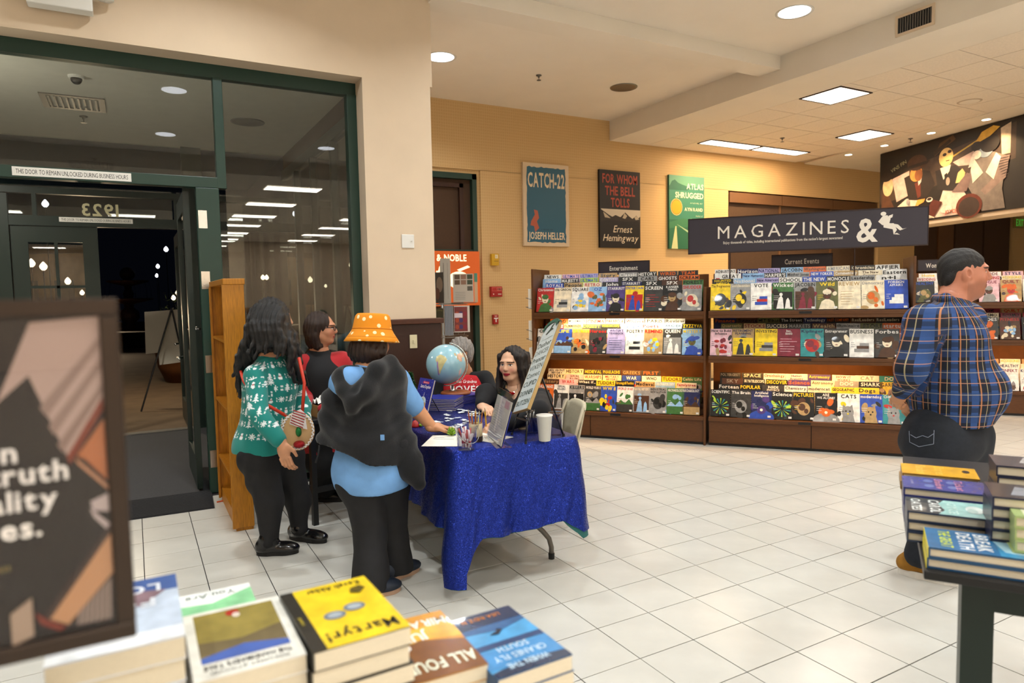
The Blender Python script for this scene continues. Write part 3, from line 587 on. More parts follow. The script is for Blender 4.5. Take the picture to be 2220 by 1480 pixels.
# lit cafe sign in the doorway
t = thing('cafe_sign', 'glowing orange cafe sign with white script in the doorway', 'sign', (1.2, YB-.02, 1.42))
mat('sign_orange', '#c4561a', .5, emit='#c8561a', strength=.55); mat('sign_lit', '#fff0d0', .5, emit='#ffe6b8', strength=1.6)
MB().box(0, -.03, 0, 1.385, .03, .77).obj('panel', 'sign_orange', t)
print_obj('lettering', [('t', 'BARNES & NOBLE', .52, .82, .12, '#fff4e0', {'a': 'c', 'fit': .66, 'b': 1}), ('t', 'Caf', .06, .36, .42, '#fff4e0', {'fit': .54, 'b': 1, 'shear': .15}), ('e', .76, .47, .125, .16, '#fff4e0'), ('p', [(.74, .66), (.86, .74), (.89, .71), (.77, .63)], '#fff4e0')], t, 'sign_lit', wh=(1.385, .77), off=.031)
print_obj('letter_counter', [('e', .77, .50, .07, .055, '#fff'), ('p', [(.76, .40), (.90, .40), (.90, .44), (.76, .44)], '#fff')], t, 'sign_orange', wh=(1.385, .77), off=.033)

# ------------------------------------------------------------------ mural: generic cafe figures
mu = thing('cafe_mural', 'dark painted mural of hatted cafe guests on the bulkhead', 'mural', (MF[0], MF[1], 0), math.atan2(-MD[1], -MD[0]))
MLEN = 6.0
MB().box(0, -.025, 2.665, MLEN, -.003, 3.965).obj('canvas', 'canvas_black', mu)
S = []
def mp(*pts): return [(x, y) for x, y in pts]
# sheet is 2.75 m of the visible length: x 0..1 left to right, then dark to the end
BK = '#1c130e'
S += [('r', 0, 0, 2.1, 1, '#17100c'), ('p', mp((0, .5), (.25, .72), (.62, .84), (.95, .95), (.95, .55), (0, .3)), '#3a2a20'), ('p', mp((.10, .62), (.24, .68), (.24, .36), (.14, .30)), '#b89a90'), ('p', mp((.56, .66), (.70, .74), (.70, .58), (.60, .60)), '#b89a90'), ('p', mp((.56, .72), (.72, .84), (.72, .86), (.56, .74)), '#a88a3a'),
      ('p', mp((.86, .92), (.92, .96), (.92, .62), (.87, .62)), '#b5a088'),
      ('p', mp((.12, .20), (.22, .32), (.34, .30), (.30, .14), (.16, .08)), '#c8b4a4'), ('p', mp((.30, .02), (.46, .14), (.52, .46), (.60, .44), (.66, .22), (.62, .02)), '#c8b0a2'),
      # first guest
      ('p', mp((.0, .02), (.02, .44), (.07, .42), (.13, .20), (.14, .02)), '#4a2c1c'), ('e', .065, .53, .045, .13, '#bfa27a'), ('e', .052, .66, .05, .06, '#231710'), ('p', mp((.0, .0), (.03, .16), (.09, .13), (.11, .0)), '#3a2014'),
      # second guest: coat, hat
      ('p', mp((.20, .60), (.24, .30), (.36, .26), (.44, .44), (.40, .62), (.32, .66)), '#221713'), ('p', mp((.285, .50), (.31, .30), (.335, .32), (.33, .52)), '#5a2418'), ('p', mp((.31, .54), (.345, .62), (.335, .50), (.315, .46)), '#b8aaa0'), ('e', .295, .62, .048, .10, '#c07c38'), ('e', .315, .60, .03, .08, '#7a4420'), ('e', .30, .76, .075, .10, '#3d2416'), ('p', mp((.22, .69), (.38, .72), (.40, .76), (.24, .74)), '#20140e'), ('p', mp((.29, .19), (.36, .24), (.37, .28), (.31, .28)), '#c8843a'),
      # third guest
      ('p', mp((.44, .60), (.46, .36), (.60, .30), (.64, .52), (.58, .62)), '#1e1614'), ('p', mp((.475, .62), (.50, .47), (.54, .56), (.55, .64)), '#c3b4a4'), ('p', mp((.505, .53), (.515, .42), (.53, .44), (.525, .55)), '#19120f'), ('e', .515, .74, .05, .115, '#c9a66a'), ('p', mp((.43, .78), (.47, .93), (.56, .99), (.58, .93), (.50, .86)), '#4a3018'), ('p', mp((.43, .79), (.55, .92), (.54, .95), (.42, .84)), '#24170f'), ('e', .505, .775, .014, .02, '#2a1c14'), ('e', .54, .80, .014, .02, '#2a1c14'), ('r', .515, .69, .54, .70, '#4a2a1c'),
      ('p', mp((.585, .40), (.60, .52), (.63, .56), (.65, .50), (.63, .40)), '#c8a468'),
      # seated guest with striped sleeves and a cup
      ('p', mp((.66, .36), (.70, .64), (.80, .70), (.90, .60), (.88, .24), (.90, .02), (.76, .02)), '#6d625c'), ('p', mp((.56, .30), (.66, .50), (.70, .46), (.66, .28)), '#6a5450'), ('p', mp((.83, .60), (.92, .60), (.90, .36), (.78, .20), (.75, .26), (.84, .40)), '#7a6660')]
for i in range(9): S.append(('p', mp((.845+.006*i-.0*i, .585-.03*i), (.915, .585-.026*i), (.912, .574-.026*i), (.84+.005*i, .573-.03*i)), '#3e302c'))
S += [('p', mp((.70, .66), (.765, .46), (.70, .36), (.685, .52)), '#cdbcae'), ('p', mp((.84, .66), (.78, .46), (.83, .36), (.87, .60)), '#cdbcae'), ('e', .775, .73, .05, .10, '#7d8794'), ('e', .80, .78, .06, .10, '#1a1310'), ('p', mp((.70, .80), (.75, .93), (.82, .97), (.86, .94), (.80, .86)), '#c79a34'), ('e', .72, .78, .035, .055, '#201610'), ('e', .722, .68, .028, .05, '#d4c4b8'), ('p', mp((.67, .55), (.69, .68), (.71, .68), (.70, .56)), '#bfb0a8'),
      ('p', mp((.37, .09), (.43, .25), (.50, .20), (.44, .03)), '#4a1c14'), ('p', mp((.37, .09), (.375, .065), (.445, .01), (.44, .03)), '#cbb8a0'), ('e', .405, .255, .024, .03, '#d6c6b4'), ('e', .405, .262, .017, .018, '#2a1a14'), ('e', .53, .10, .04, .045, '#cfbeb0'), ('p', mp((.18, .02), (.24, .14), (.33, .14), (.38, .02)), '#8a7038'),
      ('e', .535, .44, .014, .05, '#8a7a6c'), ('e', .24, .27, .013, .04, '#8f8a88'), ('e', .68, .10, .085, .145, '#5c2414'), ('e', .68, .09, .068, .115, '#30201a'), ('t', 'VINS FIN', .10, .70, .05, '#8d8a6a', {'rot': .32, 'fit': .13}), ('e', 1.06, .38, .05, .16, '#5a3424'),
      ('t', 'OKOV', .31, .035, .045, '#b8503a', {'fit': .06, 'b': 1}), ('t', 'JOYCE', .52, .045, .045, '#b8503a', {'fit': .08, 'b': 1})]
print_obj('painting', S, mu, 'paint_art', wh=(2.75, 1.30), frame=((0.02, -.026, 2.665), (1, 0, 0), (0, 0, 1), (0, -1, 0)), off=.001, step=.0003)

# ------------------------------------------------------------------ magazine racks
TH = math.radians(-50.65); GD = np.array([math.cos(TH), math.sin(TH), 0]); GN = np.array([-math.sin(TH), math.cos(TH), 0])
P0 = np.array([2.02, 3.59, 0.]); P1 = np.array([3.174, 2.176, 0.]); P2 = np.array([4.313, .785, 0.])
mat('strip_amber', '#fff', .5, emit='#ffb060', strength=5); mat('strip_white', '#fff', .5, emit='#ffe9c8', strength=10)
SH = [1.362, .912, .296]
def rack(name, P, Lb, label, ends=(1, 1), strips=(0, 1), split=.93):
    t = thing(name, label, 'magazine rack', (P[0], P[1], 0), TH)
    MB().box(0, .05, .0, Lb, .58, .03).obj('kick_board', 'black_plastic', t)
    MB().box(.004, .025, .03, split-.004, .045, .252).obj('base_panel', 'rack_wood', t); MB().box(split+.004, .025, .03, Lb-.004, .045, .252).obj('base_panel', 'rack_wood', t)
    MB().box(0, .045, .03, Lb, .58, .25).obj('base', 'walnut_dark', t)
    MB().box(0, 0, .254, Lb, .55, .292).obj('shelf', 'rack_wood', t, bevel=.003); MB().box(0, .0, .872, Lb, .40, .908).obj('shelf', 'rack_wood', t, bevel=.003); MB().box(0, .0, 1.318, Lb, .42, 1.358).obj('shelf', 'rack_wood', t, bevel=.003)
    MB().box(0, .56, .25, Lb, .58, 1.74).obj('back_panel', 'rack_back', t)
    for e, x in zip(ends, (-.022, Lb)):
        if e: MB().box(x, 0, 0, x+.022, .58, 1.835 if e == 1 else 1.60).obj('end_panel', 'rack_wood', t, bevel=.003)
    for si, z in enumerate(SH):
        for r in range(1, 4):
            y = .05+.075*r; MB().box(.01, y-.012, z, Lb-.01, y+.06, z+.05*r).obj('step', 'rack_wood', t)
        MB().box(Lb/2-.055, -.004, z-.034, Lb/2+.055, .0, z-.012).obj('price_holder', 'black_plastic', t)
    for z, k in ((1.318, strips[0]), (.872, strips[1])):
        MB().box(0, -.002, z-.028, Lb, .014, z).obj('shelf_lip', 'rack_wood', t)
        MB().box(.25, .02, z-.022, Lb-.25, .05, z-.004).obj('light_strip', 'strip_white' if k == 2 else 'strip_amber' if k else 'grey_steel', t)
        if k:
            c = P+GD*(Lb/2)+GN*.10; area('shelf_lamp', (c[0], c[1], z-.03), Lb-.5, 16 if k == 2 else 11, (1, .80, .5) if k == 2 else (1, .50, .14), 'RECTANGLE', math.pi, .03, (math.radians(28), 0, TH))
    return t
rack('magazine_rack', P0, 1.80, 'left bay of the brown magazine rack, beside the seated table guests', (1, 2), (2, 1), .62)
rack('magazine_rack', P1+GD*.024, 1.775, 'right bay of the brown magazine rack, behind the plaid shirt', (0, 1), (0, 1), .95)
PF = onV(1978, 890, onZ(2200, 902), TH); PF[2] = 0
rack('magazine_rack', PF, 3.2, 'farther magazine rack showing to the right of the plaid shirt', (1, 1), (0, 1), 1.6)
CL = {'k': ('black', '#15130f'), 'w': ('white', '#e6e2da'), 'y': ('yellow', '#e8c61c'), 'r': ('red', '#b5241c'), 'b': ('blue', '#2a4aa8'), 'n': ('navy', '#1c2250'), 'g': ('green', '#3d6b34'), 'o': ('orange', '#d2621c'), 't': ('teal', '#2f8a8c'), 'e': ('grey', '#8f8d8a'), 'p': ('pink', '#e0b4bc'), 'u': ('purple', '#4a3474'), 'd': ('brown', '#4a2c18'), 'c': ('cream', '#e2d3b4'), 's': ('sky blue', '#8db4d8'), 'l': ('olive', '#5b5a2c'), 'm': ('maroon', '#7a1f30'), 'a': ('tan', '#b0905e'), 'h': ('charcoal', '#34322f'), 'q': ('lilac', '#a79cc8'), 'v': ('lime', '#a8c83a')}
MW, MH, MT = .205, .270, .006
mag_mesh = MB().box(0, 0, 0, MW, MT, MH).mesh('magazine'); mag_mesh.materials.append(MATS['cover'])
ORD = ['first', 'second', 'third', 'fourth', 'fifth', 'sixth', 'seventh', 'eighth', 'ninth', 'tenth', 'eleventh', 'twelfth', 'thirteenth', 'fourteenth']
ROWN = ['front', 'second', 'third', 'back']
def art(kind, a, b2, r):
    a = CL[a][1]; b2 = CL[b2][1]; j = r.uniform
    if kind == 'H': return [('e', .5, .52, .19, .17, b2), ('e', .5, .62, .20, .10, a), ('p', [(.12, 0), (.25, .28), (.42, .36), (.58, .36), (.78, .28), (.9, 0)], a), ('e', .43, .53, .03, .012, '#1c1512'), ('e', .57, .53, .03, .012, '#1c1512'), ('e', .5, .43, .06, .014, '#7a2c22')]
    if kind == 'L': return [('r', 0, 0, 1, .30, a), ('p', [(0, .3), (.25, .48), (.5, .34), (.75, .52), (1, .3)], b2), ('e', .75, .62, .09, .07, b2)]
    if kind == 'T': return [('r', .12, .62-.09*i, .12+j(.4, .75), .635-.09*i, a) for i in range(6)]
    if kind == 'B': return [('e', .5, .40, .30, .24, a), ('e', .42, .46, .16, .13, b2), ('e', .62, .32, .10, .09, b2)]
    if kind == 'G': return [('e', j(.2, .8), j(.12, .6), j(.06, .14), j(.05, .1), a if i % 2 else b2) for i in range(9)]
    if kind == 'S': return [('p', [(.5+.06*math.cos(t), .38+.06*math.sin(t)), (.5+.42*math.cos(t+.10), .38+.30*math.sin(t+.10)), (.5+.42*math.cos(t+.25), .38+.30*math.sin(t+.25))], a if i % 2 else b2) for i, t in enumerate([k*.45 for k in range(14)])]
    if kind == 'F': return [('r', .05, .04, .95, .66, a), ('p', [(.2, .04), (.3, .42), (.42, .52), (.5, .42), (.55, .04)], b2), ('e', .41, .56, .08, .06, b2), ('p', [(.6, .04), (.66, .36), (.74, .44), (.82, .34), (.86, .04)], b2)]
    if kind == 'C': return [('e', .46, .34, .27, .22, a), ('p', [(.22, .44), (.25, .62), (.38, .52)], a), ('p', [(.52, .52), (.66, .62), (.70, .44)], a), ('e', .38, .38, .035, .03, '#201a14'), ('e', .56, .38, .035, .03, '#201a14'), ('e', .47, .29, .04, .03, b2), ('p', [(.2, 0), (.25, .25), (.7, .25), (.78, 0)], a)]
    if kind == 'D': return [('e', .5, .02, .62, .26, a), ('e', .5, .30, .10, .07, '#f2e2c0'), ('e', .5, .30, .22, .15, b2), ('e', .5, .30, .07, .05, '#fff0d0')]
    if kind == 'X': return [('r', .2, .18, .8, .30, a), ('r', .3, .30, .8, .40, b2), ('r', .42, .40, .8, .50, a)]
    return []
def magazine(P, u, row, si, spec, label, group, tilt=0, rr=None, w=1.0):
    ti, bg, fg, kind, a, b2 = spec.split(';')
    y = .045+.075*row; z = SH[si]+.003+.05*row
    if row == 0: z += 0.0
    o = link('magazine', mag_mesh, None); o.color = (*lin(CL[bg][1]), 1)
    c = P+GD*u+GN*y; lean = math.radians(14)
    M = Matrix.Translation((c[0], c[1], z)) @ Matrix.Rotation(TH, 4, 'Z') @ Matrix.Rotation(-lean, 4, 'X') @ Matrix.Rotation(tilt, 4, 'Y')
    o.matrix_world = M @ Matrix.Scale(w, 4, (1, 0, 0)); tag(o, label, 'magazine', group)
    sh = art(kind, a, b2, rr)
    f = CL[fg][1]; n = max(1, len(ti)); hh = .125 if n < 9 else .10
    if '/' in ti:
        l1, l2 = ti.split('/'); sh += [('t', l1, .5, .885, .085, f, {'a': 'c', 'mw': .9, 'b': 1}), ('t', l2, .5, .785, .075, f, {'a': 'c', 'mw': .9, 'b': 1})]
    elif ti: sh += [('t', ti, .5, .965-hh, hh, f, {'a': 'c', 'fit': min(.92, .12*n+.2), 'b': 1})]
    if kind not in 'TX': sh = [('e', rr.uniform(.05, .95), rr.uniform(.05, .72), rr.uniform(.05, .22), rr.uniform(.04, .14), rr.choice([CL[a][1], CL[b2][1], CL[bg][1], CL[rr.choice('khedac')][1]]), rr.uniform(0, 3)) for _ in range(7)]+sh
    if row == 0: sh += [('r', .07, .50-.07*i, .07+rr.uniform(.1, .28), .512-.07*i, f) for i in range(3)]+[('r', .8, .03, .95, .10, '#e8e4dc')]
    print_obj('cover_print', sh, o, 'print_gloss', wh=(MW, MH), off=.0003, step=.0001)
    return o
DATA = {
 ('left', 0): [
  ['Christmas;r;w;H;g;c', 'the ONION;c;k;X;e;k', 'SQUARE;w;k;G;y;s', 'OZ;s;b;G;l;o', 'STARBURST;u;w;H;k;c', 'ENTERTAIN;y;b;F;r;b', 'SCREEN;h;w;T;r;w', 'RANGER/THINGS;k;w;H;d;a', 'SHUDDER;e;r;B;c;r'],
  ['ROYALS;b;w;L;m;q', 'People;a;k;H;y;m', 'RETRO;c;r;T;d;k', 'John;k;w;F;e;w', 'STARBURST;n;w;H;k;c', 'SFX;k;w;B;r;m', 'SFX;d;w;B;r;e', 'FOREST;g;k;L;g;l'],
  ['Home;s;w;L;b;m', 'MAJESTY;h;w;F;b;e', 'ULTIMATE;v;b;G;g;y', 'IDENTITY;q;w;F;u;n', 'SFX;k;w;B;e;r', 'CARS;e;k;L;n;h', 'GHOSTS;d;w;H;k;e', 'SCREAM;o;k;G;k;y'],
  ['NEWS;w;k;T;e;e', 'ULTIMATE;p;b;T;u;b', 'ULTIMATE;q;b;T;u;p', 'Story;a;k;F;k;a', 'Classic;e;w;L;e;k', 'HISTORY;k;w;T;w;e', 'WIRED;h;o;G;o;y', 'TEAM;k;o;G;o;r']],
 ('left', 1): [
  ['Older;w;k;F;e;s', 'LIFE;b;y;L;s;d', 'BATMAN;a;y;G;k;o', 'Heroes;h;r;G;m;k', "WRITER'S/YEARBOOK;q;n;T;n;n", 'POETRY;w;k;X;k;w', 'REMIND;a;r;G;y;s', 'QUEEN;h;w;F;e;w', 'MYSTERY;s;y;H;b;l'],
  ['20 YEARS;r;w;G;m;k', 'FILMMAKER;a;k;F;d;k', 'DIGEST;h;v;G;e;k', 'VIDEOSCOPE;k;y;G;y;o', 'Dialogue;w;b;L;s;a', 'Poets;p;r;B;r;o', 'IOWA REVIEW;s;k;L;e;n', 'ZYZZYVA;k;y;T;y;k'],
  ['RETRO;o;k;G;y;r', 'MOVIEMAKER;w;k;T;p;c', 'CINEMA;c;r;T;a;c', 'PARABOLA;c;d;B;a;d', 'Writers;w;r;T;p;a', 'PARIS;c;k;T;a;d', 'Review;e;k;T;k;h'],
  ['American;r;w;T;m;r', 'BE SOUND;w;r;T;r;k', 'ART;w;k;T;e;e', 'STORY;w;r;T;a;a', 'BOMB;w;k;B;r;e', 'Granta;a;k;G;d;a']],
 ('left', 2): [
  ['HUMANS;o;w;S;r;d', 'SERIAL/KILLERS;w;k;F;h;e', 'KILLERS;e;k;F;k;w', 'WORLD WAR II;h;w;L;g;e', 'WW II;b;y;G;r;y', 'WORLD WAR;w;r;L;h;g', 'NAVAL HISTORY;e;c;F;d;s', 'INDUSTRIAL/REVOLUTION;e;k;B;h;k', 'ARCHAEOLOGY;g;w;L;g;s', 'ARCHAEOLOGY;n;w;L;a;d'],
  ['History;d;a;F;a;k', 'WARS;p;r;T;m;k', 'What if..;k;w;F;e;k', 'TUDORS;y;k;T;d;d', 'Strategy&Tactics;k;y;F;l;k', 'Medieval;a;k;F;k;d', 'ARCHAEOLOGY;s;w;L;a;b', 'familytree;c;r;F;d;a'],
  ['HISTORY;c;k;T;r;k', 'SERIAL/KILLERS;p;k;T;k;r', 'WARSHIPS;c;r;T;k;e', 'MILITARY/HISTORY;c;r;F;d;k', 'WAR;b;w;F;r;w', 'WHO;w;k;T;k;r', 'TUDORS;y;d;H;d;a', 'Celtic Life;g;c;L;l;k'],
  ['ALL ABOUT/HISTORY;w;k;T;o;r', 'HISTORY;c;k;T;e;e', 'MEDIEVAL;k;y;T;o;y', 'PHARAOHS;k;y;T;o;y', 'GREEKS;d;a;G;y;a', 'FIRST;k;o;F;o;y']],
 ('right', 0): [
  ['The Progressive;y;d;B;k;h', 'Smithsonian;e;c;B;k;y', 'VOTE;w;k;X;b;r', 'Wicked;g;w;F;k;w', 'JACOBIN;e;k;F;d;m', 'Wild;l;y;H;c;d', 'REVIEW;c;a;T;a;a', 'Democracy;c;e;B;a;o', 'FOREIGN/AFFAIRS;b;w;X;w;w'],
  ['HAUNTED/AMERICA;k;y;T;y;k', 'National;s;w;L;b;a', 'New American;q;n;F;r;n', 'SCHOOL;w;k;T;b;k', 'THE NEW;b;w;F;w;e', 'MONOCLE;k;w;T;y;w', 'Leadership;e;k;T;k;e', 'n+1;w;k;G;b;y'],
  ['GREAT;w;k;F;r;e', 'New Humanist;s;n;L;b;n', "HARPER'S;h;w;F;k;c", 'Mother Jones;e;k;F;k;h', 'NEW YORKER;b;w;G;s;w', 'Commentary;a;w;T;k;d', 'The New/Criterion;c;d;T;d;d', 'Eastern;w;k;T;q;e'],
  ['ADBUSTERS;w;k;F;r;k', 'Horizon;n;w;L;b;s', 'NATIONAL;q;n;T;n;n', 'JACOBIN;s;k;L;b;k', 'Washington;o;d;T;d;y', 'AMERICAN;c;e;T;e;e', 'Chronicles;h;c;T;e;w', 'AFFJER;w;k;F;y;k']],
 ('right', 1): [
  ['How to Build/Influence;p;k;G;m;r', 'RETIREMENT/PLANNING;a;n;F;y;h', 'INVESTING;y;k;X;e;h', 'Inc./5000;m;w;T;p;w', 'Kiplinger;t;n;B;r;m', 'Entrepreneur;h;w;H;k;c', 'BUSINESS;w;h;X;e;d', 'Forbes;h;w;H;d;c'],
  ['Quarterly;l;a;T;a;k', 'STOCKS;a;m;L;d;k', 'SUCCESS;k;c;F;d;a', 'MARKETS;h;e;T;e;e', 'Wealth;d;a;B;a;k', 'illuminaire;e;k;T;h;w', 'STORE;l;k;T;k;a', 'startups;o;w;T;w;w'],
  ['Finance;n;o;L;d;b', 'Commerce;d;k;B;m;a', 'MIT Sloan;l;k;T;a;k', 'The Street;k;w;B;y;k', 'Technology;n;w;T;b;w', 'FAST COMPANY;k;o;F;o;d', 'RealLeaders;d;c;H;k;a', 'RealLeaders;h;c;H;k;a'],
  ['Traders;n;b;T;b;b', 'Union;m;a;T;a;a', 'CRYPTO;a;k;T;k;k', 'Futures;d;a;T;a;a', 'Index;h;e;T;e;e']],
 ('right', 2): [
  ['SCIENTIFIC;k;w;S;v;t', 'The Brain;h;w;B;e;k', 'Artificial/Intelligence;n;w;D;b;u', 'Science;k;w;S;t;v', 'PICTURES;k;y;B;a;d', 'ARE/WE ALONE?;k;w;D;e;o', 'CATS;w;k;C;e;y', 'moderndog;b;w;C;a;k', 'CHRISTMAS/PAWZ;t;w;C;e;r'],
  ['Fortean;k;w;T;w;e', 'POPULAR;k;y;T;y;o', 'INSIDE/PHYSICS;h;w;T;e;w', 'Chemistry;w;h;T;r;h', 'moderncat;c;h;T;a;h', 'GEOGRAPHIC;y;k;B;k;a', 'Dogs;y;k;B;a;d'],
  ['SKY;d;e;T;a;e', 'SKY&TELESCOPE;k;w;T;o;e', 'DISCOVER;k;y;T;t;y', 'Science;u;o;T;y;u', 'Astronomy;c;d;T;o;e', 'DOG;e;w;T;k;k', 'SHARK;k;w;T;r;w', 'GARDENS;y;d;B;d;a'],
  ['POLTERGEIST;k;e;T;e;e', 'SPACE;k;c;B;h;e', 'Ornithology;w;r;T;g;r', 'Human/Anatomy;w;u;B;u;r', 'Astronomy;u;y;T;y;y', 'HOW IT/WORKS;w;r;T;k;r', 'CAT;w;e;B;e;w', 'DOG;t;w;C;w;e']]}
SHN = ['top', 'middle', 'bottom']
for (bay, si), rows in DATA.items():
    P, Lb = (P0, 1.80) if bay == 'left' else (P1+GD*.024, 1.775)
    for row, specs in enumerate(rows):
        rr = random.Random(hash((len(bay), si, row)) % 1000); n = len(specs); pitch = (Lb-.03)/max(n, 8.3)
        x = .012+(0 if row == 0 else rr.uniform(.0, .10))
        for k, sp in enumerate(specs):
            u = min(x+pitch*k+rr.uniform(-.004, .004), Lb-MW-.012)
            w = min(1.0, (pitch-.003)/MW) if row == 0 else min(1.0, (pitch-.003)/MW)
            f = sp.split(';'); tl = rr.uniform(-.02, .02) if row == 0 else rr.uniform(-.03, .03)
            if bay == 'left' and si == 1 and row == 0 and k == 3: tl = .0
            lab = f"{CL[f[1]][0]} magazine, {CL[f[2]][0]} lettering, {ORD[k]} from left, {ROWN[row]} row, {SHN[si]} shelf, {bay} bay"
            magazine(P, u, row, si, sp, lab, f'magazines on the {SHN[si]} shelf of the {bay} bay', tl*.4, rr, w)
# farther rack
rr = random.Random(77); keys = 'kwyrbngotepudcslmahqv'; FT = ['HEALTHY', 'OK', 'FITNESS', 'COSMO', 'VOGUE', 'BRIDES', 'KONFEKT', 'MODE', 'COOK', 'FOOD', 'Home', 'ALLURE', 'QUILT', 'STYLE', 'ACCESSORIES', 'WEDDING']
for si in range(3):
    for row in range(2, -1, -1):
        kk = 0
        for k in range(14):
            u = .02+k*.222+row*.03
            if u > 2.95: break
            c = PF+GD*(u+.1)+GN*(.05+.075*row); px = proj((c[0], c[1], SH[si]+.15))[0]
            if (2030 < px < 2105) or px > 2250: continue
            bgc = rr.choice('wkcepaw' if si == 0 else 'kdmhca' if si == 1 else 'caacw'); fgc = rr.choice([q for q in 'kwrymnb' if q != bgc])
            sp = f"{rr.choice(FT)};{bgc};{fgc};{rr.choice('HHHFBG')};{rr.choice(keys)};{rr.choice('cakdr')}"
            lab = f"{CL[bgc][0]} magazine, {CL[fgc][0]} lettering, {ORD[kk]} from left, {ROWN[row]} row, {SHN[si]} shelf, farther rack"; kk += 1
            magazine(PF, u, row, si, sp, lab, f'magazines on the {SHN[si]} shelf of the farther rack', 0, rr)
# category signs and the long hanging sign
def flatsign(name, label, px0, py0, px1, py1, P, back, txt, th=.42, fit=None, edge=.0):
    a = onV(px0, py0, P+GN*back, TH); b2 = onV(px1, py1, P+GN*back, TH); w = np.linalg.norm((b2-a)[:2]); h = a[2]-b2[2]
    t = thing(name, label, 'sign', (a[0], a[1], b2[2]), TH); MB().box(0, 0, 0, w, .02, h).obj('board', 'sign_charcoal', t, bevel=.002)
    fr = MB(); fr.box(-.006, -.004, -.006, w+.006, .024, .004); fr.box(-.006, -.004, h-.004, w+.006, .024, h+.006); fr.box(-.006, -.004, 0, .0, .024, h); fr.box(w, -.004, 0, w+.006, .024, h); fr.obj('edge_frame', 'sign_edge', t)
    print_obj('lettering', txt, t, wh=(w, h), off=.001); return t, w, h, a, b2
t, w, h, a, b2 = flatsign('category_sign', 'dark Entertainment sign standing on the left rack bay', 1298, 569, 1407, 592, P0, .50, [('t', 'Entertainment', .5, .30, .36, '#e4ded2', {'a': 'c', 'fit': .56, 'b': 1})])
for x in (w*.3, w*.7): MB().tube([(x, .01, 0), (x, .01, 1.70-b2[2])], .006, 6).obj('stem', 'black_metal', t)
t, w, h, a, b2 = flatsign('category_sign', 'dark Current Events sign standing on the right rack bay', 1674, 554, 1804, 578, P1, .50, [('t', 'Current Events', .5, .30, .38, '#e4ded2', {'a': 'c', 'fit': .57, 'b': 1})])
for x in (w*.3, w*.7): MB().tube([(x, .01, 0), (x, .01, 1.70-b2[2])], .006, 6).obj('stem', 'black_metal', t)
t, w, h, a, b2 = flatsign('category_sign', 'dark Women sign standing on the farther rack', 1991, 564, 2110, 584, PF, .50, [('t', "Women's Interest", .14, .28, .40, '#e4ded2', {'fit': .72, 'b': 1})])
for x in (w*.3, w*.7): MB().tube([(x, .01, 0), (x, .01, 1.70-b2[2])], .006, 6).obj('stem', 'black_metal', t)
AMP = [('t', '&', .765, .15, .62, '#e6ddcf', {'fit': .085, 'b': 1}), ('e', .865, .86, .011, .055, '#e6ddcf'), ('p', [(.845, .66), (.862, .80), (.880, .82), (.893, .72), (.888, .60), (.862, .56)], '#e6ddcf'), ('p', [(.885, .80), (.902, .84), (.900, .76), (.888, .72)], '#e6ddcf'), ('p', [(.866, .60), (.905, .60), (.918, .42), (.906, .30), (.902, .44), (.866, .50)], '#e6ddcf'), ('p', [(.88, .62), (.922, .56), (.94, .44), (.955, .46), (.93, .40), (.912, .50)], '#e6ddcf'), ('p', [(.905, .31), (.93, .29), (.918, .34)], '#e6ddcf')]
AMP = [tuple([s[0]]+[[(x-.035, y) for x, y in s[1]] if s[0] == 'p' else s[1]-.035 if s[0] == 'e' else s[1]]+list(s[2:])) if s[0] in 'pe' else ('t', s[1], s[2]-.04)+tuple(s[3:]) for s in AMP]
t, w, h, a, b2 = flatsign('hanging_sign', 'long charcoal MAGAZINES sign above the rack', 1493, 476, 2011, 530, P1, .22,
    [('t', 'MAGAZINES', .135, .40, .36, '#e6ddcf', {'fit': .56, 'track': .18}), ('t', "Enjoy thousands of titles, including international publications from the nation's largest newsstand", .16, .245, .07, '#d9d0c2', {'fit': .51, 'b': 1})]+AMP)
for x in (w*.19, w*.72): MB().tube([(x, .01, 0), (x, .01, 1.36-b2[2])], .006, 6).obj('post', 'sign_edge', t)
# wire pockets on the end of the left bay
t = thing('wire_pocket', 'wire literature pockets on the left end of the rack', 'wire rack', tuple(P0-GD*.024), TH)
for z in (.75, 1.05, 1.40):
    for dz in (0, .1): MB().tube([(0, .02, z+dz), (-.07, .02, z+dz+.02), (-.07, .26, z+dz+.02), (0, .26, z+dz)], .003, 6).obj('wire', 'grey_steel', t)
    MB().box(-.05, .04, z, -.01, .24, z+.22).obj('leaflet', 'paper', t)
# ------------------------------------------------------------------ signing table with its cloth
TZ = .759
TC = np.array([.005, 1.25, 0]); TR = math.radians(-2.7)
def tl(x, y, z=0): return np.array([TC[0]+x*math.cos(TR)-y*math.sin(TR), TC[1]+x*math.sin(TR)+y*math.cos(TR), z])
tb = thing('folding_table', 'folding table on bent steel legs under the blue sequin cloth', 'table', tuple(TC), TR)
MB().box(-.365, -.915, .715, .365, .915, .75).obj('tabletop', 'grey_steel', tb, bevel=.008)
for sy in (-1, 1):
    y = sy*.72
    for sx in (-1, 1):
        MB().tube([(sx*.30, y, .0), (sx*.30, y, .07), (sx*.285, y, .125), (sx*.24, y, .18), (sx*.13, y, .29), (sx*.07, y, .40), (sx*.05, y, .715)], .015, 10).obj('leg', 'grey_steel', tb, True)
        MB().lathe([(.018, 0), (.019, .035)], c=(sx*.30, y, 0), seg=10).obj('foot_cap', 'black_plastic', tb)
    MB().box(-.19, y-.012, .215, .19, y+.012, .255).obj('crossbar', 'grey_steel', tb)
m = mat('sequin', '#2440c0', .28, metal=.75); nt, b, N, L = nodes_of(m)
tc = N('ShaderNodeTexCoord'); vo = N('ShaderNodeTexVoronoi'); vo.inputs['Scale'].default_value = 380; L(tc.outputs['Object'], vo.inputs['Vector'])
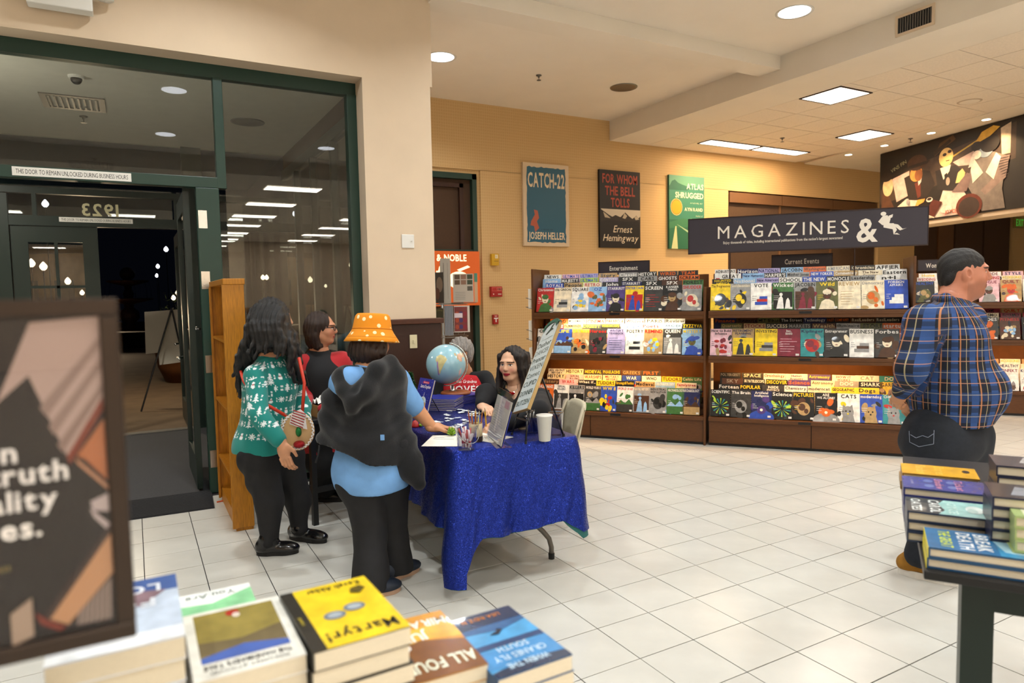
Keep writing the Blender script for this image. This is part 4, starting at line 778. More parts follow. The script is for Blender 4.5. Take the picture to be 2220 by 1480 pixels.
sub = N('ShaderNodeVectorMath'); sub.operation = 'SUBTRACT'; sub.inputs[1].default_value = (.5, .5, .5); L(vo.outputs['Color'], sub.inputs[0])
scl = N('ShaderNodeVectorMath'); scl.operation = 'SCALE'; scl.inputs[3].default_value = .9; L(sub.outputs[0], scl.inputs[0])
ge = N('ShaderNodeNewGeometry'); adn = N('ShaderNodeVectorMath'); L(ge.outputs['Normal'], adn.inputs[0]); L(scl.outputs[0], adn.inputs[1])
nn = N('ShaderNodeVectorMath'); nn.operation = 'NORMALIZE'; L(adn.outputs[0], nn.inputs[0]); L(nn.outputs[0], b.inputs['Normal'])
rp = N('ShaderNodeValToRGB'); rp.color_ramp.elements[0].color = (*lin('#0b1450'), 1); rp.color_ramp.elements[1].color = (*lin('#2640b4'), 1); L(vo.outputs['Color'], rp.inputs[0]); L(rp.outputs[0], b.inputs['Base Color'])
mat('lining', '#1d5a58', .7, var=.1)
def cloth_strip(hw, hl, inset, extra, corner_extra, name, m, par, top=True):
    per = []; r = .035
    def seg(p, q, n):
        for i in range(n): per.append((p[0]+(q[0]-p[0])*i/n, p[1]+(q[1]-p[1])*i/n))
    cs = [(-hw, -hl), (hw, -hl), (hw, hl), (-hw, hl)]
    pts = []
    for i in range(4):
        a, c = np.array(cs[i]), np.array(cs[(i+1) % 4]); d = (c-a)/np.linalg.norm(c-a); n_ = np.array([d[1], -d[0]]); Ls = np.linalg.norm(c-a)
        k = int((Ls-2*r)/.014)
        for j in range(k+1):
            s = r+(Ls-2*r)*j/k; e = min(s, Ls-s); pts.append((a+d*s, n_, e, i, s/Ls))
        d2 = np.array(cs[(i+2) % 4])-c; d2 /= np.linalg.norm(d2); n2 = np.array([d2[1], -d2[0]]); cc = c-d*r+d2*r
        for j in range(1, 5):
            t = j/5; nv = n_*math.cos(t*math.pi/2)+n2*math.sin(t*math.pi/2); pts.append((cc+nv*r, nv, 0.0, i, 1.0))
    R_ = 26; vs = []; fs = []; n = len(pts)
    for k, (p, nv, e, side, sf) in enumerate(pts):
        cl_ = (side == 3 and sf > .5) or (side == 0 and sf < .5); cw = max(0, 1-e/.13)**1.1; drop = .435+extra+((.25 if cl_ else .10)+corner_extra*(0 if cl_ else 1))*cw+.012*math.sin(k*.11)
        if side == 0: drop += .03*math.sin(sf*math.pi)
        for j in range(R_+1):
            v = j/R_; fold = .018*math.sin(k*.19+.6*math.sin(k*.053))*v**1.2+.009*math.sin(k*.47+1)*v+.004*math.sin(k*1.1+j*.5)*v
            out = .012*math.sin(min(v*9, math.pi/2))+fold+.045*cw*v-inset+.02*v
            z = .7605-drop*v-.006*(1-math.cos(min(v*12, 1)*1.2))
            tang = np.array([-nv[1], nv[0]])*.02*math.sin(k*.3+j*.15)*v
            vs.append((p[0]+nv[0]*out+tang[0], p[1]+nv[1]*out+tang[1], z))
    for k in range(n):
        for j in range(R_): a = k*(R_+1)+j; c = ((k+1) % n)*(R_+1)+j; fs.append((a, a+1, c+1, c))
    mb = MB(); mb.add(vs, fs)
    if top: mb.f.append(tuple(k*(R_+1) for k in range(n)))
    return mb.obj(name, m, par, True)
cl = cloth_strip(.372, .922, 0, 0, 0, 'tablecloth', 'sequin', None); cl.location = tuple(TC); cl.rotation_euler = (0, 0, TR); tag(cl, 'royal blue sequin tablecloth draped over the signing table', 'tablecloth')
cloth_strip(.372, .922, .005, .004, .035, 'lining', 'lining', cl, False)

# folding chairs: one behind the author (beige padded back)
mat('chair_pad', '#b9b096', .75, var=.06, vscale=60, bump=.2, bscale=300); mat('chair_tube', '#a89c84', .4, metal=.2)
def folding_chair(x, y, rz, label):
    t = thing('folding_chair', label, 'chair', (x, y, 0), rz)       # front towards +y
    bk = MB(); n = 14; vs = []; fs = []
    for i in range(n+1):
        u = -1+2*i/n
        for j in range(9):
            v = j/8; hw = .215*(1-.10*v**3); rx = u*hw; zz = .52+.30*v-(.05*abs(u)**5 if j == 8 else 0)*1; yy = -.22-.07*v-.02*(1-u*u)
            for s_ in (0, 1): vs.append((rx, yy-.026*s_*(1-.6*abs(u)**6), zz))
    def id_(i, j, s_): return (i*9+j)*2+s_
    for i in range(n):
        for j in range(8):
            fs.append((id_(i, j, 0), id_(i, j+1, 0), id_(i+1, j+1, 0), id_(i+1, j, 0))); fs.append((id_(i, j, 1), id_(i+1, j, 1), id_(i+1, j+1, 1), id_(i, j+1, 1)))
        fs.append((id_(i, 0, 0), id_(i+1, 0, 0), id_(i+1, 0, 1), id_(i, 0, 1))); fs.append((id_(i, 8, 0), id_(i, 8, 1), id_(i+1, 8, 1), id_(i+1, 8, 0)))
    for j in range(8):
        fs.append((id_(0, j, 0), id_(0, j, 1), id_(0, j+1, 1), id_(0, j+1, 0))); fs.append((id_(n, j, 0), id_(n, j+1, 0), id_(n, j+1, 1), id_(n, j, 1)))
    bk.add(vs, fs).obj('backrest', 'chair_pad', t, True)
    MB().box(-.20, -.20, .43, .20, .20, .462).obj('seat', 'chair_pad', t, bevel=.012)
    for s_ in (-1, 1):
        MB().tube([(s_*.225, .24, .0), (s_*.225, .02, .38), (s_*.222, -.22, .62), (s_*.20, -.285, .80)], .012, 8).obj('leg', 'chair_tube', t, True)
        MB().tube([(s_*.21, -.27, .0), (s_*.21, -.06, .30), (s_*.21, .14, .45)], .012, 8).obj('leg', 'chair_tube', t, True)
    MB().tube([(-.21, -.23, .07), (.21, -.23, .07)], .009, 8).obj('stretcher', 'chair_tube', t)
    MB().tube([(-.225, .20, .08), (.225, .20, .08)], .009, 8).obj('stretcher', 'chair_tube', t)
    return t
folding_chair(.56, 1.16, math.radians(72), 'beige folding chair with padded back behind the black-clad signer')
folding_chair(.60, 2.50, math.radians(186), 'beige folding chair under the guest in the red shirt')

# ------------------------------------------------------------------ things on the table
mat('kids_book', '#26308c', .35, var=.08); mat('wood_disc', '#8a4a26', .4, var=.2, vscale=12)
book_lo = {}
def slab(name, label, cat, p, rz, w, l, h, m, pages=True, group=None, par=None):
    t = thing(name, label, cat, p, rz, group)
    MB().box(-w/2, -l/2, 0, w/2, l/2, .0025).box(-w/2, -l/2, h-.0025, w/2, l/2, h).box(-w/2, -l/2, .0025, -w/2+.003, l/2, h-.0025).obj('cover', m, t)
    MB().box(-w/2+.003, -l/2+.003, .0025, w/2-.003, l/2-.003, h-.0025).obj('pages', 'page', t); return t
rng = random.Random(21); N1 = ['top', 'second', 'third', 'fourth', 'fifth', 'sixth', 'seventh', 'eighth', 'ninth', 'tenth', 'eleventh', 'twelfth']
pa = onZ(1000, 873, TZ); pb = onZ(938, 893, TZ)
for k in range(8):
    slab('picture_book', f'blue picture book, {N1[7-k]} of the stack under the globe', 'book', (pa[0]+rng.uniform(-.004, .004), pa[1]+.03+rng.uniform(-.004, .004), TZ+.002+k*.0078), math.radians(8+rng.uniform(-1.5, 1.5)), .27, .22, .0075, 'kids_book', group='blue picture books on the table')
for k in range(7):
    slab('picture_book', f'blue picture book, {N1[6-k]} of the stack behind the standing book', 'book', (pb[0]+.12+rng.uniform(-.004, .004), pb[1]+.10+rng.uniform(-.004, .004), TZ+.002+k*.0115), math.radians(-42+rng.uniform(-1.5, 1.5)), .25, .21, .011, 'kids_book', group='blue picture books on the table')
# globe
gc = W(967, 789, 5.12); GR = .150; gl = thing('globe', 'pale blue desk globe on a wooden base', 'globe', (pa[0]-.03, pa[1]+.03, TZ+.002+8*.0078))
gz = TZ+.0644; off = np.array([gc[0]-(pa[0]-.03), gc[1]-(pa[1]+.03), gc[2]-gz])
m = mat('globe_map', '#8db8c8', .22, coat=.5); nt, b, N, L = nodes_of(m); tc = N('ShaderNodeTexCoord'); nz = N('ShaderNodeTexNoise'); nz.inputs['Scale'].default_value = 9; nz.inputs['Detail'].default_value = 5; L(tc.outputs['Object'], nz.inputs[0])
rp = N('ShaderNodeValToRGB'); e = rp.color_ramp.elements; e[0].position = .0; e[0].color = (*lin('#86b6c8'), 1); e[1].position = .61; e[1].color = (*lin('#9cc4ce'), 1)
for ps, cc in ((.615, '#c9b878'), (.66, '#cfa08c'), (.72, '#b8788c')): q = e.new(ps); q.color = (*lin(cc), 1)
L(nz.outputs[0], rp.inputs[0]); L(rp.outputs[0], b.inputs['Base Color'])
mb = MB().ball((0, 0, 0), GR, 40, 26); o = mb.obj('sphere', 'globe_map', gl, True); o.location = tuple(off)
# continents as slightly raised map print on the side that shows
vw_ = CAM-gc; vw_ /= np.linalg.norm(vw_); rt = np.cross([0, 0, 1.], vw_); rt /= np.linalg.norm(rt); up = np.cross(vw_, rt)
def patch(pts, col):
    c = np.mean(pts, 0); vs = []; fs = []; n = len(pts); rings = 6
    for k in range(rings+1):
        for x, y in pts:
            x, y = c[0]+(x-c[0])*k/rings, c[1]+(y-c[1])*k/rings; z = math.sqrt(max(0, 1-x*x-y*y)); d = rt*x+up*y+vw_*z; vs.append(d*(GR+.0012)+off)
    for k in range(rings):
        for i in range(n): fs.append((k*n+i, k*n+(i+1) % n, (k+1)*n+(i+1) % n, (k+1)*n+i))
    MB().add(vs, fs, lin(col)).obj('map_patch', 'print_gloss', gl, True)
patch([(-.45, .38), (-.25, .48), (-.02, .36), (.06, .22), (-.08, .02), (-.2, -.22), (-.30, -.46), (-.38, -.42), (-.40, -.05), (-.5, .2)], '#c8bc84')
patch([(-.45, .2), (-.38, .1), (-.36, -.25), (-.33, -.55), (-.40, -.50), (-.44, -.1)], '#9a7ca8')
patch([(.55, .48), (.72, .55), (.80, .38), (.78, .1), (.66, .12), (.58, .30)], '#d2a890')
patch([(.62, -.35), (.75, -.2), (.72, -.45), (.6, -.6)], '#d8b4b0')
MB().tube([np.array(off)+(rt*math.cos(t)+up*math.sin(t))*(GR+.012) for t in [math.radians(a) for a in range(-100, 81, 10)]], .005, 6).obj('meridian_arm', 'chrome', gl, True)
MB().lathe([(.03, .024), (.012, .035), (.010, max(.05, off[2]-GR-.01))], c=(off[0]*.3, off[1]*.3, 0), seg=16).obj('stem', 'chrome', gl, True)
MB().lathe([(.105, 0), (.112, .006), (.112, .018), (.10, .024)], seg=28).obj('base', 'wood_disc', gl, True)
# standing picture book
bl, br_ = onZ(893, 895, TZ+.003), onZ(949, 909, TZ+.003); ex = br_-bl; bw = np.linalg.norm(ex); ex /= bw; nrm = np.cross(ex, [0, 0, 1.]); upv = np.array([0, 0, 1.])*math.cos(.30)-nrm*math.sin(.30)*1.0
if nrm @ (CAM-bl) < 0: upv = np.array([0, 0, 1.])*math.cos(.30)+nrm*math.sin(.30)
fn = np.cross(ex, upv); bh_ = .25; bw = .185
sb = thing('picture_book', 'blue picture book standing upright facing the visitors', 'book', tuple(bl))
def lb(x, y, z): return ex*x+upv*y-fn*z
c8 = lambda x0, y0, z0, x1, y1, z1: [lb(*p) for p in ((x0, y0, z0), (x1, y0, z0), (x1, y1, z0), (x0, y1, z0), (x0, y0, z1), (x1, y0, z1), (x1, y1, z1), (x0, y1, z1))]
FB = [(0, 3, 2, 1), (4, 5, 6, 7), (0, 1, 5, 4), (1, 2, 6, 5), (2, 3, 7, 6), (3, 0, 4, 7)]
MB().add(c8(0, 0, 0, bw, bh_, .0025), FB).add(c8(0, 0, .0115, bw, bh_, .014), FB).obj('cover', 'kids_book', sb); MB().add(c8(.003, .003, .0025, bw-.003, bh_-.003, .0115), FB).obj('pages', 'page', sb)
print_obj('cover_print', [('r', 0, 0, 1, 1, '#27358f'), ('r', .3, .86, .72, .92, '#c4364c'), ('t', 'Welcome to', .5, .872, .04, '#f2e8ec', {'a': 'c', 'fit': .34}), ('t', 'Santa Kingdom', .52, .74, .085, '#f0ecf2', {'a': 'c', 'fit': .7, 'shear': .2, 'b': 1}), ('e', .55, .34, .23, .17, '#cfe0e4'), ('e', .5, .36, .12, .10, '#9ab88c'), ('e', .68, .28, .12, .08, '#c8a878'), ('r', .54, .5, .56, .62, '#e0e4f0')]+[('e', rng.uniform(.05, .95), rng.uniform(.05, .95), .008, .006, '#d8e0f8') for _ in range(24)], sb, 'print_gloss', wh=(bw, bh_), frame=((0, 0, 0), ex, upv, fn), off=.0006)
MB().tube([lb(.09, .18, .016), np.array([*(lb(.09, .18, .016)-fn*.10)[:2], .001])], .003, 6).obj('prop', 'black_metal', sb)
# paper cutouts
mat('cutout', '#dfe2e4', .7, var=.08, vscale=60)
rq = random.Random(31)
for k in range(22):
    px, py = [(985, 893), (962, 901), (985, 906), (965, 911), (1010, 914), (995, 921), (975, 926), (1028, 903), (950, 917), (1034, 893), (1005, 897)][k % 11]; px += rq.uniform(-12, 12); py += rq.uniform(-4, 4); s_ = rq.uniform(.5, .85)
    p = onZ(px, py, TZ+.0025); r = random.Random(k); n = 18
    pts = [((.045+.012*math.sin(3*a+k)+.012*r.uniform(-1, 1))*s_*math.cos(a), (.026+.010*math.sin(5*a+k)+.006*r.uniform(-1, 1))*s_*math.sin(a)) for a in [2*math.pi*i/n for i in range(n)]]
    o = MB().prism(pts, 0, .0012).obj('paper_cutout', 'cutout', loc=(p[0], p[1], p[2]+.0006*k)); o.rotation_euler = (r.uniform(-.03, .03), r.uniform(-.03, .03), r.uniform(-3, 3))
    tag(o, 'white wavy paper cutout lying with others on the blue cloth', 'paper cutout', 'white paper cutouts on the table')
# sheets
def sheet(px, py, w, l, a, label, lines):
    p = onZ(px, py, TZ+.0035); t = thing('paper_sheet', label, 'paper', tuple(p), a); MB().box(-w/2, -l/2, 0, w/2, l/2, .0008).obj('sheet', 'paper', t)
    print_obj('lettering', lines, t, wh=(w, l), frame=((-w/2, -l/2, .0008), (1, 0, 0), (0, 1, 0), (0, 0, 1)), off=.0003)
sheet(968, 955, .216, .279, math.radians(-35), 'white printed sheet under the reaching hand', [('r', .1, .9-.07*i, .1+.7*((i*37 % 10)/10), .915-.07*i, '#8a8a92') for i in range(5)])
sheet(1058, 948, .18, .22, math.radians(20), 'printed sheet beside the clear sign holder', [('e', .3+.1*(i % 5), .3+.12*(i//5), .03, .025, '#7a7a80') for i in range(15)])
# clear pail of wrapped candy
pp = onZ(1012, 974, TZ+.001); t = thing('clear_pail', 'clear plastic pail of wrapped candy on the table corner', 'pail', tuple(pp))
MB().lathe([(.0, .002), (.046, .002), (.060, .122), (.066, .124), (.066, .130), (.058, .128), (.044, .006), (0, .006)], seg=32).obj('pail_wall', 'clear_cup', t, True)
MB().tube([(.066*math.cos(a), .066*math.sin(a)-.0, .118-.075*math.sin((a-math.pi)) if a > math.pi else .118) for a in np.linspace(math.pi, 2*math.pi, 12)], .0018, 6).obj('handle', 'steel', t, True)
rr = random.Random(5); mat('candy_white', '#e6dcd8', .3); mat('candy_red', '#b5483c', .3)
for k in range(16):
    a = 2*math.pi*k/16*2.4; r = .030*(.4+.6*rr.random()); z0 = .014; le = rr.uniform(.07, .105); d = np.array([rr.uniform(-.3, .3), rr.uniform(-.3, .3), 1]); d /= np.linalg.norm(d); b0 = np.array([r*math.cos(a)*.8, r*math.sin(a)*.8, z0])
    o = thing('candy_stick', 'wrapped candy stick in the clear pail', 'candy', tuple(pp), 0, 'candy sticks in the clear pail')
    MB().tube([b0, b0+d*le], .0055, 7).obj('stick', 'candy_white' if k % 3 else 'candy_red', o, True); MB().tube([b0+d*le*.3, b0+d*le*.5], .006, 7).obj('wrapper_band', 'candy_red' if k % 3 else 'candy_white', o, True)
# pencil holder
pq = onZ(1032, 956, TZ+.001); t = thing('pencil_holder', 'pale kraft pencil cup behind the clear pail', 'pencil cup', tuple(pq)); mat('kraft', '#c2b08c', .7, var=.1)
MB().lathe([(0, .001), (.036, .001), (.038, .10), (.035, .10), (.033, .004), (0, .004)], seg=20).obj('cup', 'kraft', t, True); MB().lathe([(.0375, .0), (.0385, .03)], seg=20).obj('band', 'sign_edge', t)
PC = ['#c97a2c', '#8a3a22', '#d8a02c', '#3a6ab0', '#d6b23a', '#a8502a', '#2c6a4a', '#c05a30', '#7a3020', '#e0c040', '#5a8ac8', '#b06a30']
for k, c in enumerate(PC):
    a = 2*math.pi*k/len(PC); r = .022 if k % 2 else .012; b0 = np.array([r*math.cos(a), r*math.sin(a), .006]); d = np.array([math.cos(a)*.10, math.sin(a)*.10, 1]); d /= np.linalg.norm(d); le = .130+.012*(k % 3)
    o = thing('colour_pencil', f'sharpened wooden pencil standing in the kraft cup, {["orange","red-brown","amber","blue","yellow","rust","green","coral","dark brown","pale yellow","light blue","tan"][k]}', 'pencil', tuple(pq), 0, 'pencils in the kraft cup')
    mat('pencil_'+c[1:], c, .35); MB().tube([b0, b0+d*le], .0036, 6).obj('shaft', 'pencil_'+c[1:], o); MB().tube([b0+d*le, b0+d*(le+.016)], [.0036, .0012], 6).obj('sharpened_cone', 'kraft', o); MB().tube([b0+d*(le+.016), b0+d*(le+.021)], [.0012, .0003], 6).obj('tip', 'black_plastic', o)
# clear sign holder with price sheet
BL, BR = onZ(1054, 944, TZ+.002), onZ(1084, 972, TZ+.002); ex = (BR-BL); hw_ = np.linalg.norm(ex); ex /= hw_; nrm = np.cross(ex, [0, 0, 1.]); nrm *= 1 if nrm @ (CAM-BL) > 0 else -1
upv = np.array([0, 0, 1.])*math.cos(.28)-nrm*math.sin(.28); fn = np.cross(ex, upv); fn *= 1 if fn @ (CAM-BL) > 0 else -1; hh_ = .285
t = thing('sign_holder', 'clear acrylic sign holder with a printed sheet', 'sign holder', tuple(BL))
lb = lambda x, y, z: ex*x+upv*y-fn*z
MB().add(c8(0, 0, 0, hw_, hh_, .003), FB).obj('panel', 'clear_plastic', t); MB().add(c8(0, 0, .006, hw_, hh_, .009), FB).obj('panel', 'clear_plastic', t)
q = [np.array([0, 0, 0]), ex*hw_, ex*hw_-nrm*.085, -nrm*.085]; q = [v+nrm*.02 for v in q]; MB().add([v for v in q]+[v+np.array([0, 0, .003]) for v in q], FB).obj('foot', 'clear_plastic', t)
MB().add(c8(.006, .01, .0035, hw_-.006, hh_*.86, .0055), FB).obj('sheet', 'paper', t)
print_obj('lettering', [('r', .62, .80, .9, .97, '#dba8b4'), ('t', 'Menu', .45, .88, .03, '#3a3a48', {'a': 'c'})]+[('r', .1, .80-.055*i, .1+.75*(.5+.5*((i*53 % 17)/17)), .808-.055*i, '#7b7d8c') for i in range(14)], t, wh=(hw_-.012, hh_*.83), frame=(lb(.006, .01, .0034), ex, upv, fn), off=.0001)
MB().add(c8(.0, .01, .010, hw_, hh_*.7, .013), FB).obj('backing_card', 'kids_book', t)
# tabletop easel with the tall reindeer-name plank
F1, F2, FB_ = onZ(1110, 943, TZ), onZ(1140, 962, TZ), onZ(1222, 946, TZ)
te = thing('table_easel', 'small black tabletop easel holding the tall white plank', 'easel', tuple(F1)); hold1 = W(1120, 905, proj(F1)[2]); hold2 = W(1143, 912, proj(F2)[2]); tp = W(1168, 800, proj((F1+F2)/2)[2]+.06)
for nm, a, c in (('leg', F1, hold1), ('leg', F2, hold2), ('leg', FB_, tp)): MB().tube([a-F1+[0, 0, .004], c-F1], .0055, 8).obj(nm, 'black_metal', te, True)
MB().tube([hold1-F1, tp-F1], .005, 8).obj('upright', 'black_metal', te); MB().tube([hold2-F1, tp-F1], .005, 8).obj('upright', 'black_metal', te); MB().tube([hold1-F1, hold2-F1], .006, 8).obj('ledge', 'black_metal', te)
for f in (F1, F2, FB_): MB().lathe([(.008, 0), (.007, .016)], c=tuple(f-F1), seg=10).obj('rubber_foot', 'black_plastic', te)
BL, BR = W(1111, 895, proj(F1)[2]-.02), W(1135, 906, proj(F2)[2]-.02); TRp = W(1213, 700, proj(F2)[2]+.16); TLp = W(1181, 706, proj(F1)[2]+.16)
ex = BR-BL; pw = np.linalg.norm(ex); ex /= pw; uv = ((TRp-BR)+(TLp-BL))/2; ph = np.linalg.norm(uv); uv /= ph; ex = ex-uv*(ex @ uv); ex /= np.linalg.norm(ex); fn = np.cross(ex, uv); fn *= 1 if fn @ (CAM-BL) > 0 else -1
pk = thing('reindeer_plank', 'tall white plank sign listing reindeer names with green arched top', 'sign', tuple(BL)); lb = lambda x, y, z: ex*x+uv*y-fn*z
mat('plank_edge', '#a98a56', .6, var=.15); mat('plank_green', '#2f5f4c', .6)
n = 10; prof = [(0, 0), (pw, 0), (pw, ph*.93)]+[(pw/2+pw/2*math.cos(a)*.9, ph*.94+ph*.06*math.sin(a)) for a in np.linspace(0, math.pi, n)]+[(0, ph*.93)]
k = len(prof); MB().add([lb(x, y, 0) for x, y in prof]+[lb(x, y, .018) for x, y in prof], [tuple(range(k)), tuple(range(2*k-1, k-1, -1))]+[(i, k+i, k+(i+1) % k, (i+1) % k) for i in range(k)]).obj('board', 'plank_edge', pk)
W_ = '#cfd8d6'; G_ = '#1d3a30'; nm = [('Dasher', .70, 1), ('DANCER', .615, 0), ('Prancer', .53, 1), ('VIXEN', .445, 0), ('Comet', .36, 0), ('CUPID', .265, 0), ('DONNER', .165, 0), ('BLITZEN', .06, 0)]
print_obj('lettering', [('p', [(x/pw*.94+.03, y/ph*.985+.005) for x, y in prof], W_)]+[('t', a, .5, y, .055, G_, {'a': 'c', 'fit': .82, 'b': b3}) for a, y, b3 in nm]+[('p', [(.3, .85), (.5, .89), (.55, .93), (.72, .95), (.62, .90), (.78, .87), (.6, .87), (.4, .84)], G_), ('t', 'on', .2, .80, .02, '#8a9a94'), ('r', .15, .785, .85, .79, '#a8b8b2'), ('p', [(.0, .93), (.06, .955), (.25, .985), (.5, .998), (.75, .985), (.94, .955), (1, .93), (.86, .945), (.5, .972), (.14, .945)], '#2f5f4c')], pk, wh=(pw, ph), frame=((0, 0, 0), ex, uv, fn), off=.0004)
MB().add([lb(x*1.0, y, -.006) for x, y in prof[2:]]+[lb(pw/2+(x-pw/2)*.80, y-.022, -.006) for x, y in prof[2:]]+[lb(x, y, .018) for x, y in prof[2:]], [(i, i+1, len(prof)-2+i+1, len(prof)-2+i) for i in range(len(prof)-3)]+[(i, 2*(len(prof)-2)+i, 2*(len(prof)-2)+i+1, i+1) for i in range(len(prof)-3)]).obj('arched_trim', 'plank_green', pk)
# cups
def cup(name, px, py, r, h, m, label, w=.003):
    p = onZ(px, py, TZ+.001); t = thing(name, label, 'cup', tuple(p)); MB().lathe([(0, .001), (r*.72, .001), (r*.97, h-.004), (r*1.03, h-.004), (r*1.03, h), (r*.96, h), (r*.70, .005), (0, .005)], seg=28).obj('wall', m, t, True); MB().lathe([(r*.98, h-.006), (r*1.05, h-.004), (r*1.05, h+.001), (r*.98, h+.002)], seg=28).obj('rim', m, t, True); return p
cup('paper_cup', 1181, 955, .044, .142, 'white_plastic', 'white paper cup at the table edge')
cup('clear_cup', 1206, 943, .044, .13, 'clear_cup', 'clear plastic cup behind the white one')
p = cup('pen_cup', 1156, 938, .052, .10, 'clear_cup', 'clear tub of pens behind the tabletop easel')
rr = random.Random(9)
for k in range(9):
    a = rr.uniform(0, 6.28); b0 = np.array([.022*math.cos(a), .022*math.sin(a), .01]); d = np.array([rr.uniform(-.35, .35), rr.uniform(-.35, .35), 1]); d /= np.linalg.norm(d)
    o = thing('pen', 'dark pen leaning in the clear tub', 'pen', tuple(p), 0, 'pens in the clear tub'); MB().tube([b0, b0+d*.125], .004, 7).obj('barrel', 'black_plastic' if k % 3 else 'steel', o, True); MB().tube([b0+d*.118, b0+d*.128], .0045, 7).obj('cap', 'grey_steel', o)
p = onZ(1133, 930, TZ+.001); t = thing('wooden_token', 'small round wooden token on the cloth', 'token', tuple(p)); MB().lathe([(.024, 0), (.026, .003), (.026, .009), (.024, .012)], seg=24).obj('disc', 'kraft', t, True); print_obj('mark', [('e', .5, .5, .3, .3, '#9a5a3c')], t, wh=(.04, .04), frame=((-.02, -.02, .012), (1, 0, 0), (0, 1, 0), (0, 0, 1)))
# ornaments
mat('tinsel_green', '#2f6b34', .5, var=.3, vscale=40); mat('bow_lime', '#8fb52e', .35); mat('bell_red', '#a8231e', .3); mat('silver_ball', '#b9bcc0', .15, metal=1)
p = onZ(889, 876, TZ); t = thing('tinsel_tree', 'small green tinsel tree behind the standing book', 'christmas tree', tuple(p)); mb = MB(); rr = random.Random(2)
for i in range(320):
    z = rr.uniform(.03, .24); r = .085*(1-z/.27); a = rr.uniform(0, 6.28); c = np.array([0, 0, z]); d = np.array([math.cos(a), math.sin(a), .35]); s_ = np.cross(d, [0, 0, 1.])*.03; mb.add([c, c+d*r+s_, c+d*r*1.05-s_], [(0, 1, 2)])
o = mb.obj('needles', 'tinsel_green', t); o['kind'] = 'stuff'; MB().tube([(0, 0, 0), (0, 0, .25)], [.012, .003], 8).obj('trunk', 'wood_disc', t)
for i in range(7): MB().ball((.055*math.cos(i*2.4)*(1-i*.1), .055*math.sin(i*2.4)*(1-i*.1), .05+i*.025), .011, 12, 8).obj('bauble', 'silver_ball' if i % 2 else 'bell_red', t, True)
p = onZ(979, 945, TZ+.002); t = thing('lime_bow', 'shiny lime green gift bow by the reaching hand', 'bow', tuple(p)); rr = random.Random(6)
for i in range(18):
    a = i*2.4; r = .028*(1-.03*i); z = .012+.0018*i; MB().tube([(0, 0, z*.6), (r*math.cos(a)*.9, r*math.sin(a)*.9, z+.012), (r*math.cos(a), r*math.sin(a), z), (0, 0, z*.4)], .003, 5).obj('loop', 'bow_lime', t, True)
p = onZ(900, 925, TZ+.002); t = thing('red_bell', 'small red and gold ornament at the table edge', 'ornament', tuple(p)); MB().lathe([(.03, 0), (.024, .012), (.018, .03), (.008, .04), (0, .042)], seg=18).obj('bell', 'bell_red', t, True); MB().ball((.03, -.02, .012), .012).obj('bauble', 'bow_lime', t, True)

# ------------------------------------------------------------------ oak rack, black side table, box
t = thing('oak_rack', 'tall narrow oak display rack by the shop door', 'shelf unit', (-1.285, 2.03, 0))
MB().box(0, 0, .02, .125, .022, 1.69).obj('end_panel', 'oak', t, bevel=.004); MB().box(0, .86, .02, .125, .882, 1.69).obj('end_panel', 'oak', t, bevel=.004); MB().box(.105, .022, .02, .125, .86, 1.66).obj('back_panel', 'oak', t)
MB().box(-.006, -.006, 1.66, .131, .888, 1.70).obj('top_board', 'oak', t, bevel=.004); MB().box(.01, .01, 0, .12, .87, .10).obj('plinth', 'oak', t)
for z in (.35, .80, 1.27): MB().box(.0, .022, z, .105, .86, z+.018).obj('shelf', 'oak', t)
for y in (.012, .858): MB().box(-.012, y-.012, .02, .004, y+.012, 1.66).obj('stile', 'oak', t)
t = thing('side_table', 'black square side table with a carton on it', 'table', (-.62, 2.14, 0), math.radians(12))
MB().box(-.24, -.24, .70, .24, .24, .735).obj('tabletop', 'black_plastic', t, bevel=.005)
for sx in (-1, 1):
    for sy in (-1, 1): MB().obox((sx*.215, sy*.215, .35), (.018, 0, 0), (0, .018, 0), (sx*.0, sy*.0, .35)).obj('leg', 'black_plastic', t)
for s_ in (-1, 1): MB().box(-.21, s_*.215-.01, .22, .21, s_*.215+.01, .26).obj('stretcher', 'black_plastic', t); MB().box(s_*.215-.01, -.21, .22, s_*.215+.01, .21, .26).obj('stretcher', 'black_plastic', t)
mat('cardboard', '#a07a48', .8, var=.1)
t = thing('carton', 'open cardboard carton with white tissue on the black side table', 'box', (-.60, 2.06, .736), math.radians(12))
MB().box(-.16, -.11, 0, .16, -.106, .085).box(-.16, .106, 0, .16, .11, .085).box(-.16, -.106, 0, -.156, .106, .085).box(.156, -.106, 0, .16, .106, .085).box(-.156, -.106, 0, .156, .106, .004).obj('carton_wall', 'cardboard', t)
mb = MB(); rr = random.Random(8); g = 8; vs = [(-.15+.3*i/g, -.10+.2*j/g, .09+rr.uniform(-.01, .045)) for i in range(g+1) for j in range(g+1)]; mb.add(vs, [(i*(g+1)+j, (i+1)*(g+1)+j, (i+1)*(g+1)+j+1, i*(g+1)+j+1) for i in range(g) for j in range(g)]); mb.obj('tissue', 'white_plastic', t)
t = thing('stool', 'black wooden stool behind the visitor in the orange hat', 'stool', (-.26, 2.36, 0), .4)
MB().lathe([(.17, .60), (.18, .61), (.18, .635), (.17, .645)], seg=24).obj('seat', 'black_plastic', t, True)
for k in range(4): a = math.pi/4+k*math.pi/2; MB().tube([(.20*math.cos(a), .20*math.sin(a), 0), (.12*math.cos(a), .12*math.sin(a), .60)], .016, 8).obj('leg', 'black_plastic', t)
for k in range(4): a = math.pi/4+k*math.pi/2; c = a+math.pi/2; MB().tube([(.175*math.cos(a), .175*math.sin(a), .2), (.175*math.cos(c), .175*math.sin(c), .2)], .010, 8).obj('rung', 'black_plastic', t)

